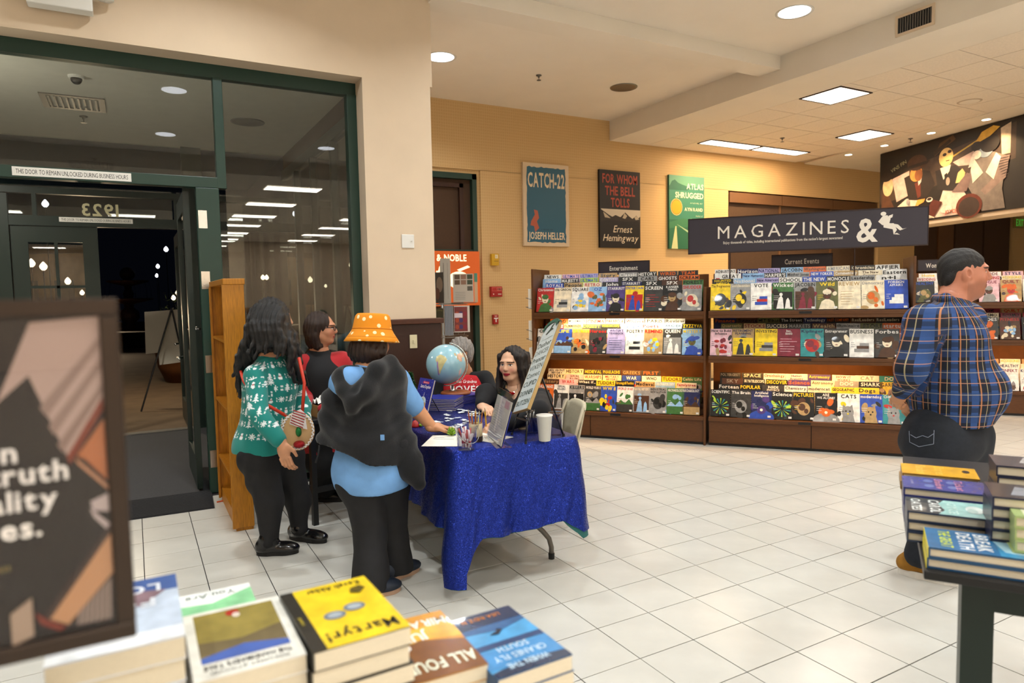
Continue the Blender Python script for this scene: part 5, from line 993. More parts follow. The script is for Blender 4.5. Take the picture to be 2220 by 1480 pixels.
# ------------------------------------------------------------------ calendar spinner behind the pillar
t = thing('spinner_rack', 'wire spinner rack of calendars behind the pillar', 'spinner rack', (1.42, 4.7, 0)); SPX, SPY = 1.42, 4.7; SPIN = t
MB().lathe([(.28, 0), (.28, .03), (.03, .05), (.02, .06), (.02, 1.95)], seg=20).obj('pole', 'steel', t, True)
for z in (.75, 1.08, 1.46):
    MB().tube([(.30*math.cos(a), .30*math.sin(a), z) for a in np.linspace(0, 2*math.pi, 25)], .004, 6).obj('ring', 'steel', t)
    for k in range(4): a = k*math.pi/2+.5; MB().tube([(.02, 0, z), (.30*math.cos(a), .30*math.sin(a), z), (.34*math.cos(a), .34*math.sin(a), z+.10)], .003, 6).obj('wire_arm', 'steel', t)
def calendar(px0, py0, px1, py1, D, label, shapes, m='print'):
    a, b2 = W(px0, py1, D), W(px1, py0, D); w = float(np.linalg.norm((W(px1, py1, D)-a)[:2])); h = b2[2]-a[2]; d = W(px1, py1, D)-a; rz = math.atan2(d[1], d[0])
    t = thing('calendar', label, 'calendar', tuple(a), rz, 'calendars on the spinner rack'); MB().box(0, 0, 0, w, .012, h).obj('block', 'paper', t); print_obj('cover_print', shapes, t, m, wh=(w, h)); MB().tube([(0, 0, a[2]-.012), np.array([a[0]-SPX, a[1]-SPY, a[2]-.004])+np.array([d[0], d[1], 0])/2], .004, 6).obj('wire_arm', 'steel', SPIN); return t
calendar(983, 593, 1027, 655, 7.93, 'calendar back with a grid of small photos on the spinner rack', [('r', 0, 0, 1, 1, '#b8b2a8')]+[('r', .08+.31*(i % 3), .62+.19*(i//3), .34+.31*(i % 3), .78+.19*(i//3), ['#5a4a3a', '#8a6a5a', '#3f4a3a'][i % 3]) for i in range(6)]+[('r', .7, .4, .95, .56, '#5a564e')]+[('r', .1, .1+.06*i, .6, .115+.06*i, '#8e8a86') for i in range(5)])
calendar(1029, 592, 1036, 655, 7.95, 'calendar edge in green and tan at the right of the spinner rack', [('r', 0, 0, 1, 1, '#c9a888'), ('r', 0, .7, 1, 1, '#4f8a78')])
calendar(985, 662, 1019, 720, 7.90, 'red and violet patterned calendar low on the spinner rack', [('r', 0, 0, 1, 1, '#d2ccc6'), ('r', .02, .03, .86, .96, '#7a3a3a')]+[('e', .2+.25*(i % 3), .2+.25*(i//3), .12, .09, ['#a84a34', '#4a3a6a', '#8a2c3c'][i % 3]) for i in range(9)]+[('r', .04, .55, .55, .72, '#e0d4e0')])
calendar(940, 590, 963, 657, 7.80, 'dark photo calendar at the left of the spinner rack', [('r', 0, 0, 1, 1, '#2a2622'), ('e', .6, .6, .3, .25, '#6a5a4c'), ('e', .4, .3, .2, .2, '#4a2a1c')])
calendar(956, 560, 978, 658, 7.86, 'tall pale grey calendar slanting in the spinner rack', [('r', 0, 0, 1, 1, '#aaa69e'), ('r', .3, .1, .36, .9, '#6a6864'), ('r', .7, .1, .74, .9, '#86847e')])
calendar(965, 662, 983, 727, 7.84, 'bundle of thin blue calendars low in the spinner rack', [('r', 0, 0, 1, 1, '#8d949e')]+[('r', .1+.18*i, 0, .16+.18*i, 1, '#3a4a5c') for i in range(5)])
calendar(940, 668, 962, 700, 7.80, 'dark green calendar just above the wainscot cap', [('r', 0, 0, 1, 1, '#2c2a18'), ('t', 'FESTIVE', .5, .8, .1, '#6a6430', {'a': 'c', 'fit': .8})])

# ------------------------------------------------------------------ foreground book table
ft = thing('display_table', 'white display table under the foreground paperbacks', 'table', (-1.6, -1.95, 0)); FTZ = .80
MB().prism([(-.62, -.42), (.385, -.42), (.385, .255), (-.02, .255), (-.02, .52), (-.62, .52)], FTZ-.03, FTZ).obj('tabletop', 'white_plastic', ft)
for x in (-.56, -.06, .34):
    for y in ((-.36, .46) if x < 0 else (-.36, .2)): MB().box(x-.03, y-.03, 0, x+.03, y+.03, FTZ-.03).obj('leg', 'white_plastic', ft)
BM = {}
def paperback(name, p, w, l, h, col, label, rz=0, spine='left', prints=None, group=None, pagem='page', hard=False):
    key = (round(w, 3), round(l, 3), round(h, 4), col, spine, hard); c = .004 if hard else .0012; e = .004 if hard else .0008
    if key not in BM:
        mm = mat('bookcloth_'+col[1:], col, .35); s0, s1 = (-w/2, -w/2+c) if spine == 'left' else (w/2-c, w/2)
        a = MB().box(-w/2, -l/2, 0, w/2, l/2, c).box(-w/2, -l/2, h-c, w/2, l/2, h).box(s0, -l/2, c, s1, l/2, h-c).mesh('cover'); a.materials.append(mm)
        b2 = MB().box(-w/2+e, -l/2+e, c, w/2-e, l/2-e, h-c).mesh('pages'); b2.materials.append(MATS[pagem]); BM[key] = (a, b2)
    a, b2 = BM[key]; o = link(name, a); o.location = tuple(map(float, p)); o.rotation_euler = (0, 0, rz); tag(o, label, 'book', group); link('pages', b2, o)
    if prints: print_obj('cover_print', prints, o, 'print_gloss', wh=(w, l), frame=((w/2, l/2, h), (-1, 0, 0), (0, -1, 0), (0, 0, 1)), off=.0004)
    return o
rng = random.Random(12)
def stack(x, y, ztop, w, l, h, col, desc, prints, rz=0, zt=FTZ, spine='left', hard=False, jit=.003, n=None, pagem='page'):
    n = n or max(1, int(round((ztop-zt)/h))); h = (ztop-zt)/n
    for k in range(n):
        top = k == n-1
        paperback('hardcover_book' if hard else 'paperback', (x+(0 if top else rng.uniform(-jit, jit)), y+(0 if top else rng.uniform(-jit, jit)), zt+k*h), w, l, h-.0004, col, f'{"top" if top else N1[n-1-k] if n-1-k < 12 else "lowest"} {"hardcover" if hard else "paperback"} of the {desc} stack', rz+(0 if top else rng.uniform(-.012, .012)), spine, prints if top else None, f'books of the {desc} stack', pagem, hard)
stack(-1.852, -1.752, 1.132, .15, .225, .03, '#dfe3ea', 'white and blue, partly behind the framed sign,', [('r', 0, 0, 1, 1, '#c3cfe0'), ('r', 0, 0, 1, .26, '#44609c'), ('p', [(.1, .25), (.4, .20), (1, .3), (1, .5), (.3, .45)], '#8a6f78'), ('r', 0, .84, 1, 1, '#eef0f2'), ('t', 'LONG', .5, .12, .13, '#e8ecf4', {'a': 'c', 'fit': .7, 'b': 1}), ('t', 'FOR', .5, .36, .13, '#e8ecf4', {'a': 'c', 'fit': .6, 'b': 1})])
stack(-1.701, -1.774, 1.073, .14, .21, .024, '#e6e4de', 'white bordered olive', [('r', 0, 0, 1, 1, '#e4e2d8'), ('r', .09, .05, .91, .80, '#8e7e3a'), ('p', [(.09, .45), (.5, .55), (.91, .5), (.91, .7), (.09, .7)], '#6a5c3c'), ('p', [(.09, .72), (.5, .64), (.91, .72), (.91, .80), (.09, .80)], '#3a5aa8'), ('e', .52, .12, .07, .05, '#b02c1c'), ('e', .49, .17, .04, .04, '#d8cabc'), ('t', "THE HANDMAID'S TALE", .5, .84, .055, '#2a2a30', {'a': 'c', 'fit': .8, 'b': 1}), ('t', 'MARGARET ATWOOD', .5, .925, .04, '#2a2a30', {'a': 'c', 'fit': .7})][::1])
mart = [('r', 0, 0, 1, 1, '#e6c51c'), ('r', .86, 0, 1, 1, '#1b1a14'), ('t', 'Martyr!', .44, .80, .13, '#17140c', {'a': 'c', 'fit': .74, 'b': 1}), ('t', 'Kaveh Akbar', .42, .055, .075, '#17140c', {'a': 'c', 'fit': .62, 'b': 1}), ('e', .60, .56, .12, .065, '#6f7884'), ('e', .60, .56, .08, .042, '#a3acb4'), ('e', .36, .50, .12, .065, '#6f7884'), ('e', .36, .50, .08, .042, '#a3acb4'), ('p', [(.1, .22), (.2, .30), (.3, .26), (.26, .18), (.14, .16)], '#5a4c10'), ('t', 'a novel', .93, .6, .03, '#d8c030', {'rot': -1.57})]
stack(-1.559, -1.791, 1.081, .14, .21, .027, '#191813', 'yellow topped', mart, math.radians(1.6))
stack(-1.418, -1.765, .975, .14, .21, .025, '#c08a30', 'brown and orange', [('r', 0, 0, 1, 1, '#c98a2a'), ('p', [(0, 1), (1, 1), (1, .6), (.6, .4), (0, .55)], '#7a4a20'), ('p', [(0, .5), (.5, .42), (1, .55), (1, .25), (0, .2)], '#e0a83a'), ('t', 'MIRANDA', .5, .10, .12, '#f2efe8', {'a': 'c', 'fit': .92, 'b': 1, 'rot': -.05}), ('t', 'JULY', .62, .30, .13, '#f2efe8', {'a': 'c', 'fit': .5, 'b': 1}), ('t', 'ALL FOURS', .5, .74, .15, '#eef0d8', {'a': 'c', 'fit': .94, 'b': 1}), ('e', .75, .5, .09, .06, '#e6e2dc')], math.radians(-2))
stack(-1.286, -1.801, .966, .14, .21, .026, '#24507e', 'blue bird-covered', [('r', 0, 0, 1, 1, '#4a9ad0'), ('r', 0, 0, 1, .28, '#1d2f52'), ('p', [(0, .28), (.4, .36), (1, .30), (1, .24), (0, .22)], '#2a5a8c'), ('r', 0, .52, 1, .6, '#22406e'), ('p', [(0, .60), (.5, .66), (1, .60), (1, .88), (0, .9)], '#3f86c0'), ('p', [(0, .9), (.5, .86), (1, .92), (1, 1), (0, 1)], '#1c2c4a'), ('t', 'LISA RIDZÉN', .5, .07, .055, '#c8793a', {'a': 'c', 'fit': .55, 'b': 1}), ('t', 'WHEN THE', .5, .86, .07, '#bcd6ea', {'a': 'c', 'fit': .55, 'b': 1}), ('t', 'CRANES FLY', .5, .73, .075, '#bcd6ea', {'a': 'c', 'fit': .7, 'b': 1}), ('t', 'SOUTH', .5, .61, .075, '#bcd6ea', {'a': 'c', 'fit': .42, 'b': 1}), ('p', [(.4, .36), (.5, .42), (.62, .40), (.5, .37), (.46, .33)], '#182338')], math.radians(1.2))
stack(-1.715, -1.53, 1.01, .14, .20, .026, '#dfe6da', 'white and green, farther back,', [('r', 0, 0, 1, 1, '#eef0ec'), ('p', [(0, .1), (.5, .3), (1, .25), (1, .7), (0, .6)], '#8fd09a'), ('t', 'You Are', .5, .06, .10, '#5a6a60', {'a': 'c', 'fit': .6})])
stack(-1.995, -2.0, 1.10, .15, .22, .03, '#cdbfa2', 'plain tan, lower left corner,', [('r', 0, 0, 1, 1, '#d8cdb8')])

# framed sign standing in the left foreground
BR = W(297, 1372, .66); lf = onZ(0, 1440, BR[2]); exs = BR-lf; exs[2] = 0; exs /= np.linalg.norm(exs); sh_ = .325; sw_ = .262
BLs = BR-exs*sw_; fnn = np.cross(exs, [0, 0, 1.]); t = thing('framed_sign', 'dark framed quotation sign in the left foreground', 'sign', (BLs[0], BLs[1], FTZ), math.atan2(exs[1], exs[0])); zb = BR[2]-FTZ
mat('frame_bronze', '#3a3029', .3, metal=.6)
for x0, z0, x1, z1 in ((0, 0, sw_, .016), (0, sh_-.016, sw_, sh_), (0, .016, .016, sh_-.016), (sw_-.016, .016, sw_, sh_-.016)): MB().box(x0, -.008, zb+z0, x1, .010, zb+z1).obj('frame_bar', 'frame_bronze', t, bevel=.002)
MB().box(.012, .001, zb+.012, sw_-.012, .006, zb+sh_-.012).obj('backing', 'black_plastic', t)
B_ = '#191310'
U0 = ((onV(0, 1000, BR, math.atan2(exs[1], exs[0]))-BLs) @ exs-.015)/(sw_-.03)
def rs(L_): return [(q[0], [(U0+(1-U0)*x, y) for x, y in q[1]], q[2]) if q[0] == 'p' else q for q in L_]
print_obj('print', rs([('r', 0, 0, 1, 1, B_), ('p', [(0, .74), (.34, .98), (1, .995), (1, .72), (.62, .55), (.30, .82)], '#b0968a'), ('p', [(.38, .72), (.98, .93), (.98, .90), (.44, .69)], '#8f776c'), ('p', [(.45, .66), (.98, .86), (.98, .83), (.5, .63)], '#8f776c'), ('p', [(.52, .60), (.98, .78), (.98, .755), (.57, .575)], '#8a7166'), ('p', [(.60, .56), (.98, .74), (.98, .70), (.63, .535)], '#7a3420'), ('p', [(.70, .56), (.98, .67), (.98, .47), (.78, .545)], '#b06a40'), ('p', [(.68, .555), (.98, .455), (.98, .44), (.70, .535)], '#c08a68'),
    ('p', [(.80, .41), (.98, .43), (.98, .37), (.82, .38)], '#b8a8a4'), ('p', [(.79, .39), (.98, .33), (.98, .30), (.82, .36)], '#b8a8a4'), ('p', [(.34, .06), (.98, .30), (.98, .17), (.52, .03)], '#bd8c64'), ('p', [(.30, .075), (.98, .33), (.98, .30), (.34, .055)], '#3a2a24'), ('p', [(.22, .09), (.34, .055), (.50, .025), (.44, .015), (.26, .05)], '#7a2c1c')]+[('p', [(.60+.05*i, .02), (.64+.05*i, .025), (.66+.05*i, .075+.014*i), (.62+.05*i, .06+.014*i)], '#8d7c72') for i in range(7)]+[('p', [(0, .1), (.2, .14), (.2, .02), (0, 0)], '#a08a78')])+[('t', a_, ((onV(px_, py_, BR, math.atan2(exs[1], exs[0]))-BLs) @ exs-.015)/(sw_-.03), v_, .062, '#ece6e0', {'a': 'r', 'b': 1}) for a_, px_, py_, v_ in (('Fiction', 37, 986, .563), ('reveals truth', 149, 1032, .495), ('that reality', 127, 1097, .413), ('obscures.', 93, 1162, .33))]+[('t', 'Jessamyn West', ((onV(26, 1240, BR, math.atan2(exs[1], exs[0]))-BLs) @ exs-.015)/(sw_-.03), .235, .022, '#8a7a4a', {'a': 'r'})], t, wh=(sw_-.03, sh_-.03), frame=((.015, -.0, zb+.015), (1, 0, 0), (0, 0, 1), (0, -1, 0)), off=.0005)
MB().box(.014, -.004, zb+.014, sw_-.014, -.0025, zb+sh_-.014).obj('cover_glass', 'clear_plastic', t)
MB().box(.11, .004, .005, .15, .012, zb+.02).obj('stem', 'frame_bronze', t); MB().box(.04, -.03, 0, .22, .09, .006).obj('base_plate', 'frame_bronze', t)

# ------------------------------------------------------------------ right book table
RT = .88; RA = math.radians(303); rx, ry = np.array([math.cos(RA), math.sin(RA), 0]), np.array([-math.sin(RA), math.cos(RA), 0])
c0 = onZ(2008, 1234, RT)          # near left corner of the table top
t = thing('display_table', 'black display table of hardcovers at the right edge', 'table', tuple(c0*[1, 1, 0]), RA)
MB().box(-.005, -.01, RT-.022, 1.0, 1.25, RT).obj('tabletop', 'black_plastic', t, bevel=.003)
MB().box(.10, .08, RT-.11, .95, .10, RT-.022).obj('apron', 'dark_green', t)
lgp = onZ(2121, 1252, RT-.022)-c0; lx, ly = lgp @ rx, lgp @ ry
for x, y in ((lx, ly+.03), (.92, ly+.03), (.75, 1.15), (.92, 1.15)): MB().box(x-.033, y-.033, 0, x+.033, y+.033, RT-.022).obj('leg', 'dark_green', t)
def rstack(px, py, zt_, n, w, l, col, desc, prints, zbase=RT):
    c = onZ(px, py, zt_); c = c+rx*w/2+ry*l/2
    h = (zt_-zbase)/n
    for k in range(n):
        top = k == n-1; o = paperback('hardcover_book', (c[0]+(0 if top else rng.uniform(-.004, .004)), c[1]+(0 if top else rng.uniform(-.004, .004)), zbase+k*h), w, l, h-.0005, col, f'{"top" if top else N1[n-1-k]} hardcover of the {desc} stack', RA+(0 if top else rng.uniform(-.015, .015)), 'left', None, f'hardcovers of the {desc} stack', 'page', True)
        if col == '#1f4a70': MB().box(-w/2-.0015, -l/2, .0, -w/2, l/2, h-.001).obj('spine_cloth', mat('spine_yellow', '#d8c82c', .5), o)
        if top: print_obj('cover_print', prints, o, 'print_gloss', wh=(l, w), frame=((-w/2, l/2, h-.0005), (0, -1, 0), (1, 0, 0), (0, 0, 1)), off=.0006)
rstack(2013, 1185, .932, 2, .24, .155, '#1f4a70', 'yellow spined blue', [('r', 0, 0, 1, 1, '#2a6a9c'), ('r', 0, .6, 1, 1, '#3a8ab8'), ('p', [(.1, .55), (.8, .65), (.9, .95), (.3, .9)], '#a8cfe0'), ('t', 'THE GREAT', .5, .12, .10, '#c8d84a', {'a': 'c', 'fit': .8, 'b': 1}), ('t', 'DEATH', .5, .28, .12, '#e6ecee', {'a': 'c', 'fit': .8, 'b': 1}), ('t', 'BREAK', .5, .43, .12, '#e6ecee', {'a': 'c', 'fit': .8, 'b': 1}), ('p', [(.3, .68), (.6, .75), (.5, .9), (.25, .82)], '#dfe8ea')])
rstack(1967, 1106, .962, 3, .21, .138, '#24324c', 'pale teal', [('r', 0, 0, 1, 1, '#9cc8c4'), ('p', [(0, 0), (1, 0), (1, .34), (.7, .42), (.3, .36), (0, .44)], '#3c4348'), ('t', 'OATES', .5, .06, .11, '#e4e8e4', {'a': 'c', 'fit': .8, 'b': 1}), ('t', 'CAROL', .5, .26, .12, '#e4e8e4', {'a': 'c', 'fit': .85, 'b': 1}), ('t', 'JOYCE', .5, .46, .10, '#bfe0da', {'a': 'c', 'fit': .8, 'b': 1}), ('e', .5, .75, .25, .10, '#d6e4e0'), ('e', .6, .72, .16, .06, '#b4cdc8')])
rstack(1959, 1055, .982, 4, .205, .136, '#27306e', 'violet blue', [('r', 0, 0, 1, 1, '#3f4890'), ('e', .3, .32, .12, .06, '#6a78b0'), ('e', .7, .32, .12, .06, '#6a78b0'), ('e', .3, .6, .12, .06, '#6a78b0'), ('e', .7, .6, .12, .06, '#6a78b0'), ('t', 'Shadow', .5, .40, .10, '#c88aa8', {'a': 'c', 'fit': .8, 'b': 1}), ('t', 'Ticket', .5, .64, .10, '#c88aa8', {'a': 'c', 'fit': .8, 'b': 1}), ('t', 'a novel', .5, .10, .05, '#a8a8d0', {'a': 'c'})])
rstack(1956, 1024, .985, 4, .20, .132, '#8a6414', 'amber yellow', [('r', 0, 0, 1, 1, '#dba41c'), ('t', 'Sunday', .5, .2, .14, '#eec048', {'a': 'c', 'fit': .8, 'b': 1}), ('t', 'Stories', .5, .45, .14, '#eec048', {'a': 'c', 'fit': .8, 'b': 1}), ('e', .4, .86, .14, .05, '#2a2414')])
rstack(2152, 1075, 1.045, 6, .20, .14, '#1d2440', 'dark navy, tallest,', [('r', 0, 0, 1, 1, '#2a2c38'), ('p', [(.2, .3), (.8, .2), (.7, .8), (.3, .7)], '#8a8f98')])
rstack(2160, 1008, 1.06, 6, .20, .14, '#22263c', 'charcoal grey topped', [('r', 0, 0, 1, 1, '#4a4850'), ('p', [(.1, .4), (.6, .3), (.8, .6), (.4, .8)], '#b8b4b0')])
rstack(2200, 1118, 1.02, 5, .20, .14, '#a8b878', 'pale green', [('r', 0, 0, 1, 1, '#9ab070'), ('r', .1, .1, .9, .3, '#d8dcb8')])
# ------------------------------------------------------------------ people: one smooth surface from blended volumes
V = lambda *a: np.array(a, float)
FW = V(math.sin(YAW), math.cos(YAW), 0); RT_ = V(math.cos(YAW), -math.sin(YAW), 0); UPZ = V(0, 0, 1)
def unit(v): v = np.array(v, float); return v/np.linalg.norm(v)
def Cp(a, b, ra, rb=None, k=.03): return ('c', np.array(a, float), np.array(b, float), ra, ra if rb is None else rb, k)
def El(c, r, ax=None, k=.03, sub=False): return ('-' if sub else 'e', np.array(c, float), np.array(r, float), np.eye(3) if ax is None else np.array(ax, float), k)
def Sub(a, b, ra, rb=None, k=.02): return ('s', np.array(a, float), np.array(b, float), ra, ra if rb is None else rb, k)
def frame_of(fwd, up=UPZ): f = unit(fwd); r = unit(np.cross(f, up)); return np.array([r, f, np.cross(r, f)])
def sdf(P, prims, cuts=()):
    d = np.full(len(P), 9.0, np.float32)
    for pr in prims:
        if pr[0] in 'cs':
            _, a, b, ra, rb, k = pr; pa = P-a.astype('f'); ba = (b-a).astype('f'); t = np.clip(pa @ ba/max(ba @ ba, 1e-9), 0, 1)
            q = pa-t[:, None]*ba; di = np.sqrt((q*q).sum(1))-(ra+(rb-ra)*t)
        else:
            _, c, r, M, k = pr; q = (P-c.astype('f')) @ M.T.astype('f'); r = r.astype('f'); k0 = np.sqrt(((q/r)**2).sum(1)); k1 = np.sqrt(((q/(r*r))**2).sum(1)); di = k0*(k0-1)/np.maximum(k1, 1e-6)
        if pr[0] in 'ce':
            h = np.maximum(k-np.abs(d-di), 0)/k; d = np.minimum(d, di)-h*h*k*.25
        else:
            h = np.maximum(k-np.abs(d+di), 0)/k; d = np.maximum(d, -di)+h*h*k*.25
    for n, p in cuts: d = np.maximum(d, (P-np.array(p, 'f')) @ np.array(n, 'f'))
    return d
def bounds(prims, pad):
    lo, hi = V(9e9, 9e9, 9e9), V(-9e9, -9e9, -9e9)
    for pr in prims:
        if pr[0] == 'c':
            for q in (pr[1], pr[2]): r = max(pr[3], pr[4])+pad; lo = np.minimum(lo, q-r); hi = np.maximum(hi, q+r)
        elif pr[0] == 'e': r = np.abs(pr[3].T) @ pr[2]+pad; lo = np.minimum(lo, pr[1]-r); hi = np.maximum(hi, pr[1]+r)
    return lo, hi
EDG = [(a, b) for a in range(8) for b in range(a+1, 8) if bin(a ^ b).count('1') == 1]
def nets(fn, lo, hi, h):
    n = np.maximum(np.ceil((hi-lo)/h).astype(int)+1, 3); ax = [lo[i]+h*np.arange(n[i]) for i in range(3)]
    G = np.stack(np.meshgrid(*ax, indexing='ij'), -1).astype('f').reshape(-1, 3); d = np.concatenate([fn(G[i:i+400000]) for i in range(0, len(G), 400000)]).reshape(n)
    s = d < 0; corner = [(i >> 2 & 1, i >> 1 & 1, i & 1) for i in range(8)]
    cnt = np.zeros(n-1, int)
    for c in corner: cnt += s[c[0]:n[0]-1+c[0], c[1]:n[1]-1+c[1], c[2]:n[2]-1+c[2]]
    act = np.argwhere((cnt > 0) & (cnt < 8)); idx = np.full(n-1, -1); idx[tuple(act.T)] = np.arange(len(act))
    acc = np.zeros((len(act), 3)); num = np.zeros(len(act)); dv = [d[tuple((act+np.array(c)).T)] for c in corner]
    for a, b in EDG:
        da, db = dv[a], dv[b]; m = (da < 0) != (db < 0); t = np.where(m, da/np.where(m, da-db, 1), 0)
        p = np.array(corner[a])+t[:, None]*(np.array(corner[b])-np.array(corner[a])); acc[m] += p[m]; num[m] += 1
    vs = lo+(act+acc/np.maximum(num, 1)[:, None])*h; F = []
    for ax_ in range(3):
        o1, o2 = [(1, 2), (2, 0), (0, 1)][ax_]; sl0 = [slice(None)]*3; sl1 = [slice(None)]*3; sl0[ax_] = slice(0, -1); sl1[ax_] = slice(1, None)
        a, b = s[tuple(sl0)], s[tuple(sl1)]; e = np.argwhere(a != b); e = e[(e[:, o1] > 0) & (e[:, o2] > 0) & (e[:, o1] < n[o1]-1) & (e[:, o2] < n[o2]-1)]
        if not len(e): continue
        ins = a[tuple(e.T)]
        def cell(d1, d2): q = e.copy(); q[:, o1] += d1; q[:, o2] += d2; return idx[tuple(q.T)]
        Q = np.stack([cell(-1, -1), cell(0, -1), cell(0, 0), cell(-1, 0)], 1); Q[~ins] = Q[~ins][:, ::-1]; F.append(Q)
    F = np.concatenate(F) if F else np.zeros((0, 4), int); F = F[(F >= 0).all(1)]
    return vs, F
def folds(amp, f=9, seed=0):
    r = np.random.RandomState(seed); A = r.normal(size=(5, 3))*np.array([1, 1, .6])*f; ph = r.uniform(0, 6.28, 5)
    def g(P):
        o = 0
        w = np.sin(P @ A[3].astype('f')*.5+ph[3])*1.2
        for i in range(3): o = o+np.sin(P @ A[i].astype('f')*(1+.7*i)+ph[i]+w)*(1/(1+.6*i))
        return amp*o*.6
    return g
class Surf:
    def __init__(s): s.v = []; s.f = []; s.n = 0; s.c = []
    def add(s, prims, h, disp=None, cuts=(), col=None, pad=.03):
        lo, hi = bounds(prims, pad); fn = (lambda P: sdf(P, prims, cuts)+disp(P)) if disp else (lambda P: sdf(P, prims, cuts))
        v, f = nets(fn, lo, hi, h); s.v.append(v); s.f.append(f+s.n); s.n += len(v)
        c = col(v) if callable(col) else np.tile(np.array(col if col is not None else (1, 1, 1), float), (len(v), 1)); s.c.append(c); return s
    def obj(s, name, m, root, uv=None):
        v = np.concatenate(s.v)-np.array(root.location); f = np.concatenate(s.f); me = bpy.data.meshes.new(name)
        me.vertices.add(len(v)); me.vertices.foreach_set('co', v.astype('f').ravel()); me.loops.add(len(f)*4); me.loops.foreach_set('vertex_index', f.ravel().astype('i'))
        me.polygons.add(len(f)); me.polygons.foreach_set('loop_start', np.arange(0, len(f)*4, 4, dtype='i'))
        me.polygons.foreach_set('use_smooth', np.ones(len(f), bool)); me.update(calc_edges=True); me.validate()
        c = np.concatenate([np.concatenate(s.c), np.ones((len(v), 1))], 1)
        a = me.color_attributes.new('Col', 'FLOAT_COLOR', 'POINT'); a.data.foreach_set('color', c.astype('f').ravel())
        if uv is not None:
            q = uv(np.concatenate(s.v)); b = me.attributes.new('pat', 'FLOAT_VECTOR', 'POINT'); b.data.foreach_set('vector', np.concatenate([q, np.zeros((len(q), 1))], 1).astype('f').ravel())
        me.materials.append(MATS[m]); return link(name, me, root)
def hand(w, d, n, side=1, curl=.5, s=1.0, spread=1.0, thumb=.6):
    d = unit(d); n = unit(n-d*(np.array(n) @ d)); t = np.cross(d, n)*side; ax = np.array([t, d, n])
    pr = [El(w+d*.045*s, V(.040, .052, .017)*s, ax, .01), Cp(w-d*.02, w+d*.03*s, .026*s, .028*s, .02)]
    for i, (o, L) in enumerate(((.030, .066), (.010, .076), (-.010, .072), (-.029, .056))):
        p = w+d*.086*s+t*o*s*spread; a = 0; r = .0095*s
        for j, f in enumerate((.45, .32, .23)):
            a += curl*(.7 if j == 0 else 1.0)*(1+.08*i); q = p+(d*math.cos(a)-n*math.sin(a)+t*o*2.0*(spread-1))*L*f*1.35*s; pr.append(Cp(p, q, r, r*.92, .005)); p = q; r *= .92
    p = w+d*.02*s+t*.030*s; q = p+unit(d*.75+t*thumb-n*.25)*.042*s; pr += [Cp(p, q, .014*s, .011*s, .012)]; pr.append(Cp(q, q+unit(d*.95+t*.15-n*.35)*.034*s, .0105*s, .0085*s, .005)); return pr
def head_prims(c, fwd, up=UPZ, s=1.0, jaw=1.0, nose=1.0):
    A = frame_of(fwd, up); L = lambda x, y, z: c+s*(A[0]*x+A[1]*y+A[2]*z); R = lambda *r: V(*r)*s
    pr = [El(L(0, -.012, .022), R(.076, .098, .092), A, .02), El(L(0, .022, -.040), R(.062*jaw, .070, .078), A, .04), El(L(0, .058, -.092), R(.026*jaw, .024, .020), A, .02)]
    for x in (-1, 1):
        pr += [El(L(x*.040, .056, -.028), R(.024, .024, .024), A, .02), Cp(L(x*.056*jaw, -.002, -.055), L(x*.022, .055, -.092), .018*s, .014*s, .02)]
    pr += [El(L(0, .082, .026), R(.050, .013, .010), A, .02)]
    for x in (-1, 1): pr += [El(L(x*.031, .098, .003), R(.019, .016, .010), A, .012, True)]
    for x in (-1, 1): pr += [El(L(x*.031, .0705, .003), R(.0130, .0130, .0115), A, .003)]
    pr += [Cp(L(0, .090, .012), L(0, .104*nose, -.024), .008*s, .0115*s, .012), El(L(0, .098, -.030), R(.016, .010, .008), A, .008), El(L(0, .086, -.058), R(.022, .010, .0055), A, .006), El(L(0, .084, -.0675), R(.019, .010, .006), A, .006)]
    for x in (-1, 1): pr += [El(L(x*.077, -.010, -.008), R(.009, .020, .032), A, .006), El(L(x*.081, -.004, -.006), R(.006, .011, .020), A, .004, True)]
    return pr
def face_col(c, fwd, skin, lip, brow, iris='#2a1a10', up=UPZ, s=1.0, blush=None, beard=None):
    A = frame_of(fwd, up); skin, lip, brow, iris = (np.array(lin(q)) for q in (skin, lip, brow, iris)); W_2 = np.array(lin('#e4dcd4'))
    def f(v):
        q = (v-c) @ A.T/s; x, y, z = q.T; o = np.tile(skin, (len(v), 1)); fr = y > .045
        if blush is not None: m = np.exp(-(((np.abs(x)-.040)/.02)**2+((z+.03)/.018)**2))*fr; o = o+(np.array(lin(blush))-o)*(m*.55)[:, None]
        if beard is not None: m = (np.clip((-.035-z)/.02, 0, 1)*(y > -.01)*(z > -.13))*.35; o = o+(np.array(lin(beard))-o)*m[:, None]
        ex = (np.abs(x)-.031)/.0135; ez = (z-.003)/.0066; eye = (ex**2+ez**2 < 1) & fr; o[eye] = W_2
        ir = (((np.abs(x)-.031)**2+(z-.003)**2) < .0058**2) & fr; o[ir] = iris
        lash = (ex**2 < 1.25) & (np.abs(z-.003-.0066*np.sqrt(np.clip(1-ex**2*.8, 0, 1))) < .0022) & fr; o[lash] = brow*.5
        bz = .0245-.18*np.clip(np.abs(x)-.036, 0, 1)-.0; bb = (np.abs(np.abs(x)-.032) < .021) & (np.abs(z-bz) < .0034) & fr; o[bb] = brow
        zc = z+.0625-5.0*x*x; mo = (np.abs(x) < .026) & (np.abs(zc) < .0095*np.sqrt(np.clip(1-(x/.027)**2, 0, 1))+.001) & (y > .06); o[mo] = lip
        ml = (np.abs(x) < .026) & (np.abs(zc) < .0016) & (y > .06); o[ml] = lip*.45
        return o
    return f
